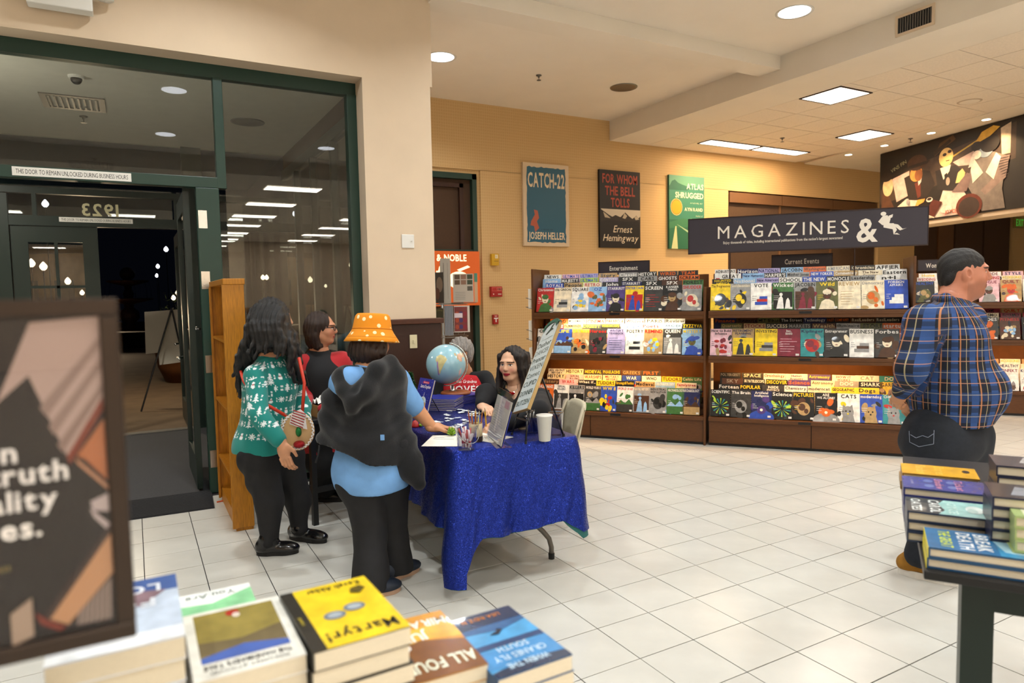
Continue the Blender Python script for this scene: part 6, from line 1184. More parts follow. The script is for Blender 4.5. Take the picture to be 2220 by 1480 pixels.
mat('skin', attr='Col', rough=.48, var=.04, vscale=30); mat('fabric', attr='Col', rough=.85, bump=.25, bscale=350, sheen=.15); mat('fleece', '#0d0e11', .95, var=.12, vscale=60, bump=.5, bscale=260, sheen=.2)
mat('tee_blue', '#6f9fd4', .85, var=.08, vscale=14, bump=.15, bscale=300); mat('pants_black', '#151517', .8, var=.15, vscale=30, bump=.2, bscale=300); mat('denim_dark', '#161b24', .85, var=.2, vscale=50, bump=.3, bscale=400)
mat('leather_black', '#0f0f10', .22, var=.1, bump=.05, bscale=80, coat=.3); mat('knit_red', '#a8161e', .85, bump=.3, bscale=240, sheen=.2); mat('top_black', '#101013', .85, bump=.15, bscale=300)
mat('hair_black', '#0d0b0b', .36, var=.5, vscale=9, stretch=(22, 22, 3), bump=.9, bscale=26, spec=.6); mat('hair_brown', '#2c1b12', .4, var=.5, vscale=9, stretch=(22, 22, 3), bump=.9, bscale=26); mat('hair_grey', '#8d8680', .5, var=.45, vscale=10, stretch=(20, 20, 4), bump=.9, bscale=24); mat('hair_short', '#15110e', .6, var=.4, vscale=90, bump=.8, bscale=260)
mat('shoe_navy', '#17202e', .6, bump=.3, bscale=200); mat('suede_tan', '#9a6a1c', .8, var=.15, vscale=30, bump=.2, bscale=300); mat('sole_white', '#e0dad0', .5); mat('sole_gum', '#b09078', .6); mat('sole_black', '#111111', .5); mat('lace_white', '#e8e4dc', .7)
def shoe(root, heel, toe, ankle, m, sole, h=.07, wd=.045, shaft=None, pf=None, soleh=.022, name='shoe', laces=None):
    heel, toe = V(*heel[:2], 0), V(*toe[:2], 0); d = unit(toe-heel); L = np.linalg.norm(toe-heel); lat = V(-d[1], d[0], 0); z = lambda k: V(0, 0, k); ax = np.array([lat, d, UPZ])
    s = Surf(); pr = [El(heel+d*.045+z(soleh+.028), V(wd*.80, .052, .045), ax, .03), El(heel+d*L*.55+z(soleh+.018), V(wd*.95, L*.30, .036), ax, .04), El(toe-d*.055+z(soleh+.012), V(wd, .062, .032), ax, .03), Cp(heel+d*.05+z(soleh+.04), heel+d*.07+z(soleh+h), wd*.85, wd*.82, .03)]
    if shaft is not None: pr.append(Cp(heel+d*.07+z(.06), shaft, wd*.95, wd*1.15, .03))
    s.add(pr, .006, cuts=[((0, 0, -1), V(0, 0, soleh))]); o = s.obj(name, m, root); lo = np.array(root.location)
    out = []
    for i in range(28):
        a = 2*math.pi*i/28; u = math.cos(a); w_ = math.sin(a); ww = wd*(1.05 if u > 0 else .90)*(1-.12*(abs(u) < .35)); p = (heel+toe)/2+d*u*(L/2)+lat*w_*ww; out.append(tuple((p-lo)[:2]))
    MB().prism(out, .0-lo[2], soleh+.004-lo[2]).obj('sole', sole, o)
    if laces:
        for i in range(4): p = heel+d*(.12+.028*i); MB().tube([p-lat*.026+z(soleh+.075-.012*i)-lo, p+z(soleh+.088-.013*i)-lo, p+lat*.026+z(soleh+.075-.012*i)-lo], .004, 6).obj('lace', laces, o)
    return o
def locks(paths, r0, r1, k=.02):
    pr = []
    for pts in paths:
        n = len(pts)-1
        for i in range(n): pr.append(Cp(pts[i], pts[i+1], r0+(r1-r0)*i/n, r0+(r1-r0)*(i+1)/n, k))
    return pr
def strands(amp, f=230, f2=17, ax=RT_):
    b = np.cross(UPZ, ax)
    def g(P): x = P @ ax.astype('f'); y = P @ b.astype('f'); z = P[:, 2]; return amp*(np.sin(f*(x+.012*np.sin(f2*z+20*y)))*.6+np.sin(f*.43*(y+.02*np.sin(f2*.7*z+9*x))+2)*.6+np.sin(f*1.7*x+f2*z)*.3)
    return g
def person(px, py, label): p = onZ(px, py); return thing('person', label, 'person', (p[0], p[1], 0))

# ---- visitor in the teal holiday sweater
D = 4.25; fw = unit(RT_*.86+FW*.45); A = frame_of(fw)
ro = person(610, 1190, 'person in a teal patterned holiday sweater standing with black trousers and boots'); hc = W(594, 692, 4.27)
up2 = W(580, 830, D); pel = W(582, 975, D); sR, eR, wR = W(553, 815, 4.07), W(560, 898, 3.94), W(604, 952, 3.90); sL, eL, wL = W(632, 815, 4.42), W(655, 880, 4.46), W(660, 915, 4.32); nk = W(588, 775, D)
hd = unit(wR-eR); s = Surf().add(head_prims(hc, fw)+[Cp(hc-UPZ*.06, nk, .055, .06)], .0042, col=face_col(hc, fw, '#c08a66', '#a8504a', '#1a1210'))
s.add(hand(wR+hd*.035, unit(hd*.35+UPZ*-1), unit(-fw*.3-FW), -1, .42), .0036, col=lin('#c48c68')); s.add([Cp(nk, pel, .08, .09), Cp(pel, W(583, 1085, 4.16), .055, .04), Cp(W(583, 1085, 4.16), W(590, 1165, 4.14), .035, .03), Cp(pel, W(647, 1080, 4.36), .055, .04), Cp(W(647, 1080, 4.36), W(655, 1135, 4.36), .035, .03), Cp(sR, eR, .04), Cp(eR, wR+hd*.04, .035, .026), Cp(sL, eL, .04), Cp(eL, wL, .035)], .014, col=lin('#c48c68')); s.obj('body', 'skin', ro)
hemz = W(582, 984, 4.1)[2]
SW = [Cp(up2, pel+UPZ*.02, .150, .172, .06), El(up2+fw*.07-UPZ*.02, V(.15, .11, .13), A, .08), El(pel+UPZ*.03-fw*.03, V(.185, .175, .14), A, .08), Cp(sR, sL, .070, .070, .06), Cp(nk-UPZ*.03, up2, .085, .13, .06), Cp(sR, eR, .066, .060, .016), Cp(eR, wR, .060, .047, .008), Cp(sL, eL, .065, .06, .04), Cp(eL, wL, .058, .045, .03)]
TEAL, WHT, RED = np.array(lin('#0c7a72')), np.array(lin('#dfe6e6')), np.array(lin('#b03a38'))
def sweater_col(v):
    o = np.tile(TEAL, (len(v), 1)); ca = unit(wR-sR); q = v-sR; ta = q @ (wR-sR)/((wR-sR) @ (wR-sR)); arm = (np.linalg.norm(q-np.clip(ta, 0, 1)[:, None]*(wR-sR), axis=1) < .095) & (ta > .12) & ((v-up2) @ FW < -.13)
    ang = np.arctan2((v-up2) @ FW, (v-up2) @ RT_); ang = np.where(ang > 1.6, ang-2*math.pi, ang); u = np.where(arm, (v @ RT_)*1.05+.33, ang*.17); z = v[:, 2]+np.where(arm, .03, 0)
    PSC = .74; cw, chh = .088*PSC, .095*PSC; r = np.floor(z/chh); uu = (u/cw+.5*(r % 2)); c = np.floor(uu); x = (uu-c-.5)*cw/PSC; y = (z/chh-r-.5)*chh/PSC; kind = (c+r) % 3
    w = np.zeros(len(v), bool); tri = np.zeros(len(v), bool)
    for y0, hw in ((-.022, .026), (-.004, .020), (.014, .013)): tri |= (np.abs(x) < hw*np.clip((y0+.022-y)/.022, 0, 1)) & (y > y0)
    tri |= (np.abs(x) < .004) & (y > -.034) & (y < -.02)
    snow = ((x**2+(y+.010)**2) < .017**2) | ((x**2+(y-.014)**2) < .011**2); flake = (np.minimum(np.minimum(np.abs(x), np.abs(y)), np.minimum(np.abs(x+y), np.abs(x-y))*.7) < .0032) & (x*x+y*y < .026**2)
    w = np.where(kind == 0, tri, np.where(kind == 1, snow, flake)); X2 = (np.abs(np.abs(x)-.040) < .0035*1.2) & (np.abs(y) < .02) & (np.abs((y*40) % 1-.5) < .3); w = w | (X2 & (kind != 1))
    rib = (v[:, 2] < hemz+.065) & ~arm; cuff = arm & (ta > .88); w = w & ~rib & ~cuff; o[w] = WHT; o[(kind == 1) & (np.abs(x) < .009) & (np.abs(y-.002) < .0035) & ~rib & ~cuff] = RED; return o
Surf().add(SW, .0052, folds(.005, 11, 1), [((0, 0, -1), V(0, 0, hemz))], sweater_col).obj('sweater', 'fabric', ro)
k1, a1, k2, a2 = W(583, 1085, 4.16), W(584, 1168, 4.15), W(647, 1080, 4.36), W(648, 1142, 4.36)
Surf().add([Cp(W(566, 985, 4.18), W(610, 985, 4.32), .135, .13, .05), Cp(W(564, 1000, 4.18), k1, .122, .082, .04), Cp(k1, a1, .080, .056, .03), Cp(W(618, 1000, 4.33), k2, .118, .080, .04), Cp(k2, a2, .078, .055, .03)], .009, folds(.007, 16, 2)).obj('trousers', 'pants_black', ro)
shoe(ro, onZ(556, 1203), onZ(648, 1197), 0, 'leather_black', 'sole_black', .10, .047, a1+UPZ*.0, name='boot'); shoe(ro, onZ(628, 1166), onZ(708, 1176), 0, 'leather_black', 'sole_black', .10, .046, a2, name='boot')
rr = random.Random(3); pth = []
def wavy(a, b, c, e, am=.016, n=9, ph=0):
    P_ = []
    for k in range(n):
        t = k/(n-1); q = (1-t)**3*a+3*(1-t)**2*t*b+3*(1-t)*t*t*c+t**3*e; w_ = am*min(1, t*2.2); P_.append(q+RT_*w_*math.sin(t*11+ph)+FW*w_*.7*math.cos(t*9+ph)); 
    return P_
for i in range(9):      # behind the near shoulder
    t = i/8; j_ = rr.uniform
    pth.append(wavy(W(556+26*t, 675, 4.17+.05*t), W(536+26*t, 720, 4.10+.03*t), W(524+24*t+j_(-6, 6), 775, 4.14+.06*t), W(511+22*t+j_(-8, 8), 845+j_(-25, 30)-55*t, 4.16+.10*t), ph=j_(0, 6)))
for i in range(7):      # in front, towards the table
    t = i/6; j_ = rr.uniform
    pth.append(wavy(W(596+14*t, 672, 4.15+.12*t), W(612+14*t, 720, 4.12+.12*t), W(632+16*t+j_(-5, 5), 765, 4.14+.16*t), W(636+24*t+j_(-5, 5), 822+j_(-14, 18), 4.14+.22*t), ph=j_(0, 6)))
for i in range(7):      # short ones over the back of the neck
    t = i/6; pth.append(wavy(W(560+40*t, 670, 4.13), W(552+52*t, 705, 4.07), W(550+58*t, 735, 4.05), W(545+74*t, 768+rr.uniform(-10, 10), 4.05), ph=rr.uniform(0, 6), n=7))
Surf().add([El(hc-fw*.018+UPZ*.022, V(.098, .108, .118), A, .03), El(hc-fw*.055-UPZ*.075, V(.095, .078, .115), A, .04), El(hc-fw*.050-UPZ*.165, V(.115, .065, .07), A, .05)]+locks(pth, .036, .010, .016)+[El(hc+fw*.125-UPZ*.035, V(.060, .055, .085), A, .02, True)], .0058, strands(.0055), pad=.04).obj('hair', 'hair_black', ro)
# bag: plain gingerbread-coloured cookie pouch on a red strap
mat('ginger', '#c9a270', .75, var=.06, bump=.2, bscale=300); mat('icing', '#e8e0dc', .5); mat('strap_red', '#c8371f', .5); mat('sequin_green', '#1f7a3c', .25, metal=.5, bump=.5, bscale=600); mat('sequin_red', '#a81c22', .25, metal=.5, bump=.5, bscale=600)
bc = W(645, 925, 4.07); fn = unit(CAM-bc); ex = unit(np.cross(UPZ, fn)); bg = thing('cookie_bag', 'gingerbread cookie shaped pouch with striped bow on a red strap', 'bag', tuple(bc)); R3 = np.array([ex, UPZ, fn])
s = Surf().add([El(V(0, -.025, 0), V(.098, .118, .035), None, .01)], .005); s.v = [bc+q @ np.array([ex, UPZ, fn]) for q in s.v]; s.obj('pouch', 'ginger', bg)
def bagpt(x, y, z): return ex*x+UPZ*y+fn*z
MB().tube([bagpt(.088*math.sin(a)+.006*math.sin(a*30)*math.sin(a), -.025-.107*math.cos(a)-.006*math.sin(a*30)*math.cos(a), .020) for a in np.linspace(-3.1, 3.1, 140)], .0045, 6).obj('icing_trim', 'icing', bg, True)
bw_ = MB().add([bagpt(*p) for p in ((-.045, .02, .04), (-.03, .085, .045), (.02, .105, .045), (.045, .08, .045), (.05, .02, .045), (.055, -.02, .04), (.0, .0, .05))], [(0, 6, 1), (1, 6, 2), (2, 6, 3), (3, 6, 4), (4, 6, 5), (5, 6, 0)]).add([bagpt(*p) for p in ((-.045, .02, .03), (-.03, .085, .03), (.02, .105, .03), (.045, .08, .03), (.05, .02, .03), (.055, -.02, .03))], [(0, 1, 2, 3, 4, 5)]).obj('bow', 'icing', bg)
for i in range(6): MB().tube([bagpt(-.040+.004*i, .030+.014*i, .048), bagpt(.050-.004*(5-i), -.008+.016*i, .050)], .0028, 5).obj('bow_stripe', 'sequin_red', bw_)
o = MB().ball(bagpt(.005, -.03, .036), (.018, .018, .030), 14, 10).obj('green_eye_patch', 'sequin_green', bg, True); o = MB().ball(bagpt(.005, -.105, .032), (.034, .034, .022), 14, 10).obj('red_nose_patch', 'sequin_red', bg, True)
MB().tube([bagpt(.03, .08, .0), W(660, 830, 4.12)-bc, W(648, 775, 4.16)-bc], .010, 6).obj('strap', 'strap_red', bg, True); MB().tube([bagpt(-.06, .07, .0), W(552, 862, 3.99)-bc, W(528, 825, 4.05)-bc, W(522, 805, 4.12)-bc], .010, 6).obj('strap', 'strap_red', bg, True)
MB().tube([bagpt(-.06, .06, .0), bagpt(-.065, .085, .0)], .008, 6).obj('clasp', 'chrome', bg)

# ---- visitor with the orange bucket hat, seen from behind
D = 3.72; fw = unit(RT_*.55+FW*.83); A = frame_of(fw); ro = person(840, 1280, 'person in an orange bucket hat with a black hoodie draped over a blue tee'); hc = W(806, 742, 3.74); nk = W(800, 800, 3.72)
up2, pel = W(800, 865, D), W(805, 1010, D); sL, sR = W(752, 830, 3.62), W(858, 828, 3.82); eR, wR = W(898, 883, 3.90), W(938, 926, 3.92); hR = unit(wR-eR)
s = Surf().add(head_prims(hc, fw)+[Cp(hc-UPZ*.06, nk, .058, .062)], .0045, col=face_col(hc, fw, '#c48a64', '#a8564c', '#2a1a12')); SK = lin('#c98e66')
s.add([Cp(sR, eR, .058, .050, .02), Cp(eR, wR, .050, .029, .02)], .006, col=SK).add(hand(wR, unit(RT_*.8+FW*.45-UPZ*.12), UPZ, 1, .22, 1.0), .0036, col=SK)
s.add([Cp(nk, pel, .08, .10), Cp(pel, W(803, 1165, 3.66), .06, .04), Cp(W(803, 1165, 3.66), W(803, 1265, 3.6), .035), Cp(pel, W(852, 1165, 3.8), .06, .04), Cp(W(852, 1165, 3.8), W(862, 1232, 3.80), .035), Cp(sL, W(735, 900, 3.85), .045), Cp(W(735, 900, 3.85), W(775, 940, 4.0), .04)], .014, col=SK).obj('body', 'skin', ro)
hemz = W(800, 1068, 3.6)[2]
Surf().add([Cp(up2, pel, .165, .180, .06), El(pel-UPZ*.06, V(.205, .185, .22), A, .08), Cp(sL, sR, .075, .075, .06), Cp(nk-UPZ*.02, up2, .075, .13, .05), Cp(sR, sR+(eR-sR)*.86, .080, .070, .04), Cp(sL, W(735, 890, 3.82), .08, .07, .04)], .0085, folds(.009, 9, 5), [((0, 0, -1), V(0, 0, hemz)), (unit(eR-sR), sR+(eR-sR)*.80) if False else ((0, 0, -1), V(0, 0, hemz))]).obj('tee_shirt', 'tee_blue', ro)
nb = unit(-RT_*.33-UPZ*.94)
HO = [Cp(W(792, 872, 3.70), W(787, 1000, 3.68), .170, .195, .06), El(W(786, 985, 3.66), V(.225, .175, .24), np.array([RT_, FW, UPZ]), .08), Cp(W(750, 826, 3.62), W(856, 832, 3.80), .084, .084, .05), Cp(W(842, 855, 3.74), W(886, 1000, 3.68), .085, .075, .05), Cp(W(886, 1000, 3.68), W(903, 1040, 3.68), .07, .052, .04), Cp(W(722, 866, 3.62), W(716, 975, 3.62), .065, .07, .05),
      Cp(W(738, 812, 3.56), W(746, 846, 3.52), .030, .034, .035), Cp(W(746, 846, 3.52), W(764, 876, 3.49), .034, .040, .035), Cp(W(764, 876, 3.49), W(790, 846, 3.50), .040, .040, .04), Cp(W(790, 846, 3.50), W(816, 802, 3.56), .040, .040, .05), Cp(W(816, 802, 3.56), W(846, 782, 3.66), .040, .040, .05), Cp(W(800, 850, 3.60), W(850, 815, 3.70), .09, .08, .06)]
def drape(P):
    c = W(795, 880, 3.6).astype('f'); q = P-c; x = q @ RT_.astype('f'); z = q[:, 2]; w_ = np.exp(-((z+.10)/.16)**2)
    return .011*w_*np.sin((z-2.2*x*x)*46+1.0)+.006*np.sin(x*34+z*9)*np.clip((-.05-z)/.2, 0, 1)
fo = folds(.004, 9, 7)
s = Surf().add(HO+[Sub(W(772, 778, 3.57), W(764, 838, 3.56), .078, .040, .010), Sub(W(772, 778, 3.46), W(764, 842, 3.44), .078, .040, .010)], .0075, lambda P: fo(P)+drape(P), [(FW*.95-RT_*.15, W(800, 900, 3.80)), (nb, W(800, 1003, 3.5))]).add([Cp(W(868, 975, 3.67), W(890, 1015, 3.66), .085, .070, .04), Cp(W(890, 1015, 3.66), W(908, 1048, 3.66), .070, .040, .04)], .0075, fo); o = s.obj('hoodie', 'fleece', ro)
lo = np.array(ro.location)
MB().obox(W(829, 948, 3.445)-lo, RT_*.010, -FW*.002, UPZ*.014).obj('label_tab', 'tee_blue', o)
MB().tube([W(693, 965, 3.56)-lo, W(690, 985, 3.56)-lo, W(684, 1003, 3.56)-lo], .005, 6).obj('drawcord', 'pants_black', o, True)
k1, k2 = W(803, 1165, 3.66), W(852, 1165, 3.80)
Surf().add([Cp(W(780, 1040, 3.68), W(835, 1040, 3.76), .14, .14, .05), Cp(W(795, 1060, 3.68), k1, .125, .090, .04), Cp(k1, W(803, 1282, 3.56), .088, .098, .03), Cp(W(840, 1060, 3.78), k2, .12, .085, .04), Cp(k2, W(862, 1240, 3.80), .082, .090, .03)], .009, folds(.006, 14, 9), [((0, 0, -1), V(0, 0, .035))]).obj('trousers', 'pants_black', ro)
shoe(ro, onZ(792, 1298), onZ(868, 1276), 0, 'shoe_navy', 'sole_gum', .06, .046); shoe(ro, onZ(832, 1264), onZ(908, 1232), 0, 'shoe_navy', 'sole_gum', .06, .046)
Surf().add([El(hc-fw*.02-UPZ*.005, V(.095, .102, .10), A, .03), El(hc-fw*.04-UPZ*.055, V(.112, .085, .062), A, .04), El(hc+fw*.12-UPZ*.03, V(.06, .055, .09), A, .02, True)], .006, strands(.005)).obj('hair', 'hair_brown', ro)
m = mat('hat_dots', '#e08a10', .8, bump=.15, bscale=300); nt, b, N, L = nodes_of(m); tc = N('ShaderNodeTexCoord'); vo = N('ShaderNodeTexVoronoi'); vo.inputs['Scale'].default_value = 23; vo.inputs['Randomness'].default_value = .55; L(tc.outputs['Object'], vo.inputs['Vector'])
lt = N('ShaderNodeMath'); lt.operation = 'LESS_THAN'; lt.inputs[1].default_value = .27; L(vo.outputs['Distance'], lt.inputs[0]); mx = N('ShaderNodeMix'); mx.data_type = 'RGBA'; mx.inputs[6].default_value = (*lin('#e38b0c'), 1); mx.inputs[7].default_value = (*lin('#eadfae'), 1); L(lt.outputs[0], mx.inputs[0]); L(mx.outputs[2], b.inputs['Base Color'])
hz = hc-lo; ht = MB().lathe([(.150, .010), (.152, .012), (.140, .030), (.118, .062), (.108, .080), (.106, .090), (.100, .125), (.094, .152), (.084, .164), (.0, .170)], seg=40).lathe([(.150, .010), (.116, .058), (.104, .082)], seg=40).obj('bucket_hat', 'hat_dots', ro, True)
ht.location = tuple(hz+V(0, 0, -.008)); ht.rotation_euler = (math.radians(-4), math.radians(5), 0)
mat('hat_seam', '#b8680a', .8)
for r_, z_ in ((.109, .081), (.135, .036)): MB().tube([(r_*math.cos(a), r_*math.sin(a), z_) for a in np.linspace(0, 2*math.pi, 41)], .0016, 5).obj('stitching', 'hat_seam', ht)

# ---- helper in the red cardigan with glasses
D = 4.98; fw = unit(RT_*.985+FW*.08); A = frame_of(fw); ro = person(695, 1085, 'person in a red cardigan over black, with glasses, behind the side table'); hc = W(697, 712, D); nk = W(692, 760, D+.02)
SK = '#c08462'; up2, pel = W(702, 818, D+.03), W(700, 960, D+.05); sR, sL = W(660, 790, 4.95), W(738, 785, 5.06); eR, eL = W(655, 865, 4.9), W(752, 858, 5.02); bf = unit(RT_*.30-FW*.95); B3 = frame_of(bf); wR, wL = W(700, 885, 4.72), W(722, 868, 4.86)
s = Surf().add(head_prims(hc, fw, jaw=1.05)+[Cp(hc-UPZ*.06+fw*-.01, nk, .056, .06)], .0045, col=face_col(hc, fw, SK, '#a4544a', '#2a1a14', blush='#c8705c'))
s.add(hand(wL, unit(RT_*.3-FW*.8-UPZ*.3), UPZ, -1, .3), .004, col=lin(SK)); s.add([Cp(nk, pel, .07, .09), Cp(pel, V(*onZ(688, 1085)[:2], .09), .05, .03), Cp(pel, V(*onZ(712, 1085)[:2], .09), .05, .03), Cp(sR, eR, .04), Cp(sL, eL, .04), Cp(eL, wL, .036)], .014, col=lin(SK)).obj('body', 'skin', ro)
Surf().add([Cp(up2, pel, .135, .15, .06), El(up2+bf*.05, V(.14, .10, .12), B3, .08), Cp(nk-UPZ*.03, up2, .075, .12, .05), Cp(sR, sL, .062, .062, .06)], .009, folds(.005, 10, 11), [((0, 0, 1), nk+UPZ*.006)]).obj('black_top', 'top_black', ro)
Surf().add([Cp(up2, pel, .152, .165, .06), Cp(sR, sL, .080, .080, .06), Cp(sR, eR, .066, .06, .04), Cp(eR, wR, .058, .045, .03), Cp(sL, eL, .066, .062, .04), Cp(eL, wL, .060, .045, .03), Sub(nk+bf*.12+UPZ*.03, pel+bf*.20, .046, .075, .02), Sub(nk+bf*.20+UPZ*.03, pel+bf*.28, .06, .085, .02)], .009, folds(.006, 11, 12)).obj('cardigan', 'knit_red', ro)
Surf().add([Cp(pel+UPZ*.02, pel-UPZ*.1, .16, .15, .05), Cp(pel-UPZ*.1+fw*.02-FW*.05, V(*onZ(688, 1085)[:2], .07), .10, .062), Cp(pel-UPZ*.1+FW*.06, V(*onZ(712, 1085)[:2], .07), .10, .062)], .012).obj('trousers', 'pants_black', ro)
for x in (686, 712): q = onZ(x, 1086); shoe(ro, q-fw*.08, q+fw*.16, 0, 'leather_black', 'sole_black', .05, .042)
Surf().add([El(hc-fw*.022+UPZ*.026, V(.092, .102, .104), A, .03), El(hc-fw*.055-UPZ*.05, V(.088, .066, .11), A, .04)]+locks([[hc+A[0]*x-fw*.03+UPZ*.03, hc+A[0]*x*1.05-fw*.04-UPZ*.05, hc+A[0]*x*.9-fw*.02-UPZ*.125] for x in (-.07, -.03, .03, .065)], .042, .030)+[El(hc+fw*.105-UPZ*.03, V(.075, .085, .092), A, .015, True)], .006, strands(.0045)).obj('hair', 'hair_brown', ro)
lo = np.array(ro.location); gl_ = lambda x, y, z: hc+A[0]*x+A[1]*y+A[2]*z-lo
go = MB().tube([gl_(-.076, -.005, .008), gl_(-.068, .06, .008), gl_(-.055, .098, .006)], .0028, 6).tube([gl_(.076, -.005, .008), gl_(.068, .06, .008), gl_(.055, .098, .006)], .0028, 6).tube([gl_(-.008, .112, .006), gl_(.008, .112, .006)], .0025, 6).obj('glasses', 'black_plastic', ro, True)
for x in (-.031, .031): MB().tube([gl_(x+.024*math.cos(a), .104-.3*abs(x+.024*math.cos(a))*.3, .002+.017*math.sin(a)) for a in np.linspace(0, 2*math.pi, 21)], .0028, 6).obj('rim', 'black_plastic', go, True)

# ---- guest in the red shirt behind the globe
D = 5.75; fw = unit(-RT_*.80-FW*.55); A = frame_of(fw); bfw = unit(-RT_*.25-FW*.95); B3 = frame_of(bfw); ro = thing('person', 'person in a red holiday shirt with black sleeves seated behind the globe', 'person', (.60, 2.60, 0)); hc = W(996, 762, 5.68); nk = W(1008, 806, 5.74); up2, pel = W(1016, 850, 5.74), V(.60, 2.58, .60); SK = lin('#b07a5c')
sL, sR = W(1050, 822, 5.66), W(966, 822, 5.80); eL, wL = W(1082, 880, 5.52), W(1062, 893, 5.28); eR, wR = W(945, 885, 5.75), W(975, 890, 5.5)
s = Surf().add(head_prims(hc, fw)+[Cp(hc-UPZ*.06, nk, .056, .06)], .005, col=face_col(hc, fw, '#b8805e', '#9a5048', '#6a6058')); s.add([Cp(nk, pel, .065, .09), Cp(sL, eL, .04), Cp(eL, wL, .038, .028), Cp(sR, eR, .04), Cp(eR, wR, .036, .026), Cp(pel, V(.45, 2.32, .52), .08), Cp(V(.45, 2.32, .52), V(.46, 2.30, .08), .05), Cp(pel, V(.66, 2.30, .52), .08), Cp(V(.66, 2.30, .52), V(.66, 2.28, .08), .05)], .012, col=SK)
s.add(hand(wL, unit(-RT_*.6-FW*.7-UPZ*.1), UPZ, 1, .3), .004, col=SK).obj('body', 'skin', ro)
Surf().add([Cp(up2, pel, .175, .185, .06), El(up2+bfw*.09-UPZ*.01, V(.165, .12, .14), B3, .08), Cp(nk-UPZ*.04, up2, .08, .15, .05), Cp(sL*.62+up2*.38+bfw*.03, sR*.62+up2*.38+bfw*.03, .082, .082, .05)], .009, folds(.005, 9, 21), [((0, 0, 1), nk-UPZ*.015)]).obj('shirt_front', mat('tee_red', '#b0121c', .85, bump=.15, bscale=300) and 'tee_red', ro)
o = Surf().add([Cp(sL, eL, .070, .062, .04), Cp(eL, wL-(wL-eL)*.25, .060, .050, .03), Cp(nk+(sL-nk)*.50-UPZ*.015, sL, .050, .072, .04)], .008, folds(.006, 11, 22)).obj('sleeve', 'top_black', ro); Surf().add([Cp(sR, eR, .078, .066, .04), Cp(eR, wR, .062, .05, .03), Cp(nk+(sR-nk)*.55, sR, .062, .08, .04)], .009, folds(.006, 11, 23)).obj('sleeve', 'top_black', ro)
Surf().add([Cp(pel-UPZ*.03, V(.45, 2.32, .53), .13, .085), Cp(V(.45, 2.32, .53), V(.46, 2.30, .10), .082, .06), Cp(pel-UPZ*.03, V(.66, 2.30, .53), .13, .085), Cp(V(.66, 2.30, .53), V(.66, 2.28, .10), .082, .06)], .012).obj('trousers', 'pants_black', ro)
for x, y in ((.46, 2.34), (.66, 2.32)): shoe(ro, V(x, y, 0), V(x-.02, y-.25, 0), 0, 'leather_black', 'sole_black', .06, .042)
Surf().add([El(hc-fw*.02+UPZ*.030, V(.090, .104, .098), A, .03), El(hc-fw*.06-UPZ*.03, V(.080, .055, .075), A, .03), El(hc+fw*.115-UPZ*.035, V(.085, .075, .095), A, .015, True)]+[El(hc+A[0]*x*.086-fw*.005-UPZ*.03, V(.03, .03, .04), A, .01, True) for x in (-1, 1)], .0055, strands(.006, 160, 30)).obj('hair', 'hair_grey', ro)
lo = np.array(ro.location); tn = unit(CAM-W(1020, 855, 5.5)); tx = unit(np.cross(UPZ, tn))
# print on the shirt, wrapped onto the cloth surface
def on_shirt(px, py): return W(px, py, 5.0)
from mathutils.bvhtree import BVHTree
sf = [c for c in ro.children if c.name.startswith('shirt_front')][0]; bv = BVHTree.FromPolygons([v.co for v in sf.data.vertices], [p.vertices for p in sf.data.polygons])
def wrap_print(name, items, par, col):
    mb = MB()
    for txt, x, y, hpx, fit, sh_, bold in items:
        lay_, tw = text_layout(txt, bold); sc = hpx/CAPH; sx = fit/tw
        for v, f in lay_:
            q = []
            for a_, b_ in v:
                d = pray(x+a_*sx+b_*sc*sh_, y-b_*sc); org = CAM-lo; h_ = bv.ray_cast(Vector(org), Vector(unit(d)))
                q.append(np.array(h_[0])-unit(d)*.004 if h_[0] is not None else None)
            if all(t is not None for t in q): mb.add(q, f, lin(col))
    return mb.obj(name, 'print', par)
wrap_print('shirt_lettering', [('this Grandma', 989, 830, 7, 44, .2, 0), ('LOVES', 976, 850, 14, 65, 0, 1), ('Christmas', 990, 868, 8, 42, .2, 0)], sf, '#f0e2e0')
mb = MB(); rr = random.Random(4)
for i in range(36):
    d = unit(pray(rr.uniform(985, 1062), rr.uniform(815, 880))); h_ = bv.ray_cast(Vector(CAM-lo), Vector(d))
    if h_[0] is not None: mb.ball(np.array(h_[0])-d*.003, .0028, 6, 4, lin('#f0e2e0'))
o = mb.obj('shirt_sparkle', 'print', sf); o['kind'] = 'stuff'

# ---- signer in black
fw = unit(-RT_*.44-FW*.89-UPZ*.02); A = frame_of(fw); bfw = unit(V(-.80, -.60, 0)); B3 = frame_of(bfw); ro = thing('person', 'person in black with a red heart pendant seated signing at the table', 'person', (.64, 1.22, 0)); hc = W(1109, 789, 4.80); nk = W(1120, 846, 4.84); up2, pel = W(1122, 898, 4.86), V(.62, 1.24, .58); SKN = '#d8a888'
sL, sR = W(1172, 868, 4.72), W(1066, 872, 4.96); wL, wR = onZ(1096, 918, .805), onZ(1042, 879, .81); eL, eR = wL+RT_*.20+FW*.10+UPZ*.05, wR+FW*.14+RT_*.03+UPZ*.06
s = Surf().add(head_prims(hc, fw, jaw=.84)+[Cp(hc-UPZ*.06, nk, .048, .054)], .0032, col=face_col(hc, fw, SKN, '#a01c2c', '#20140f', blush='#d88878'))
s.add([Cp(nk, up2, .075, .11, .05), El(up2+bfw*.03+UPZ*.06, V(.12, .075, .09), B3, .05)], .008, col=lin(SKN))
hR = unit(-RT_*.25-FW*.75-UPZ*.10); hL = unit(-RT_*.85-FW*.2+UPZ*.02)
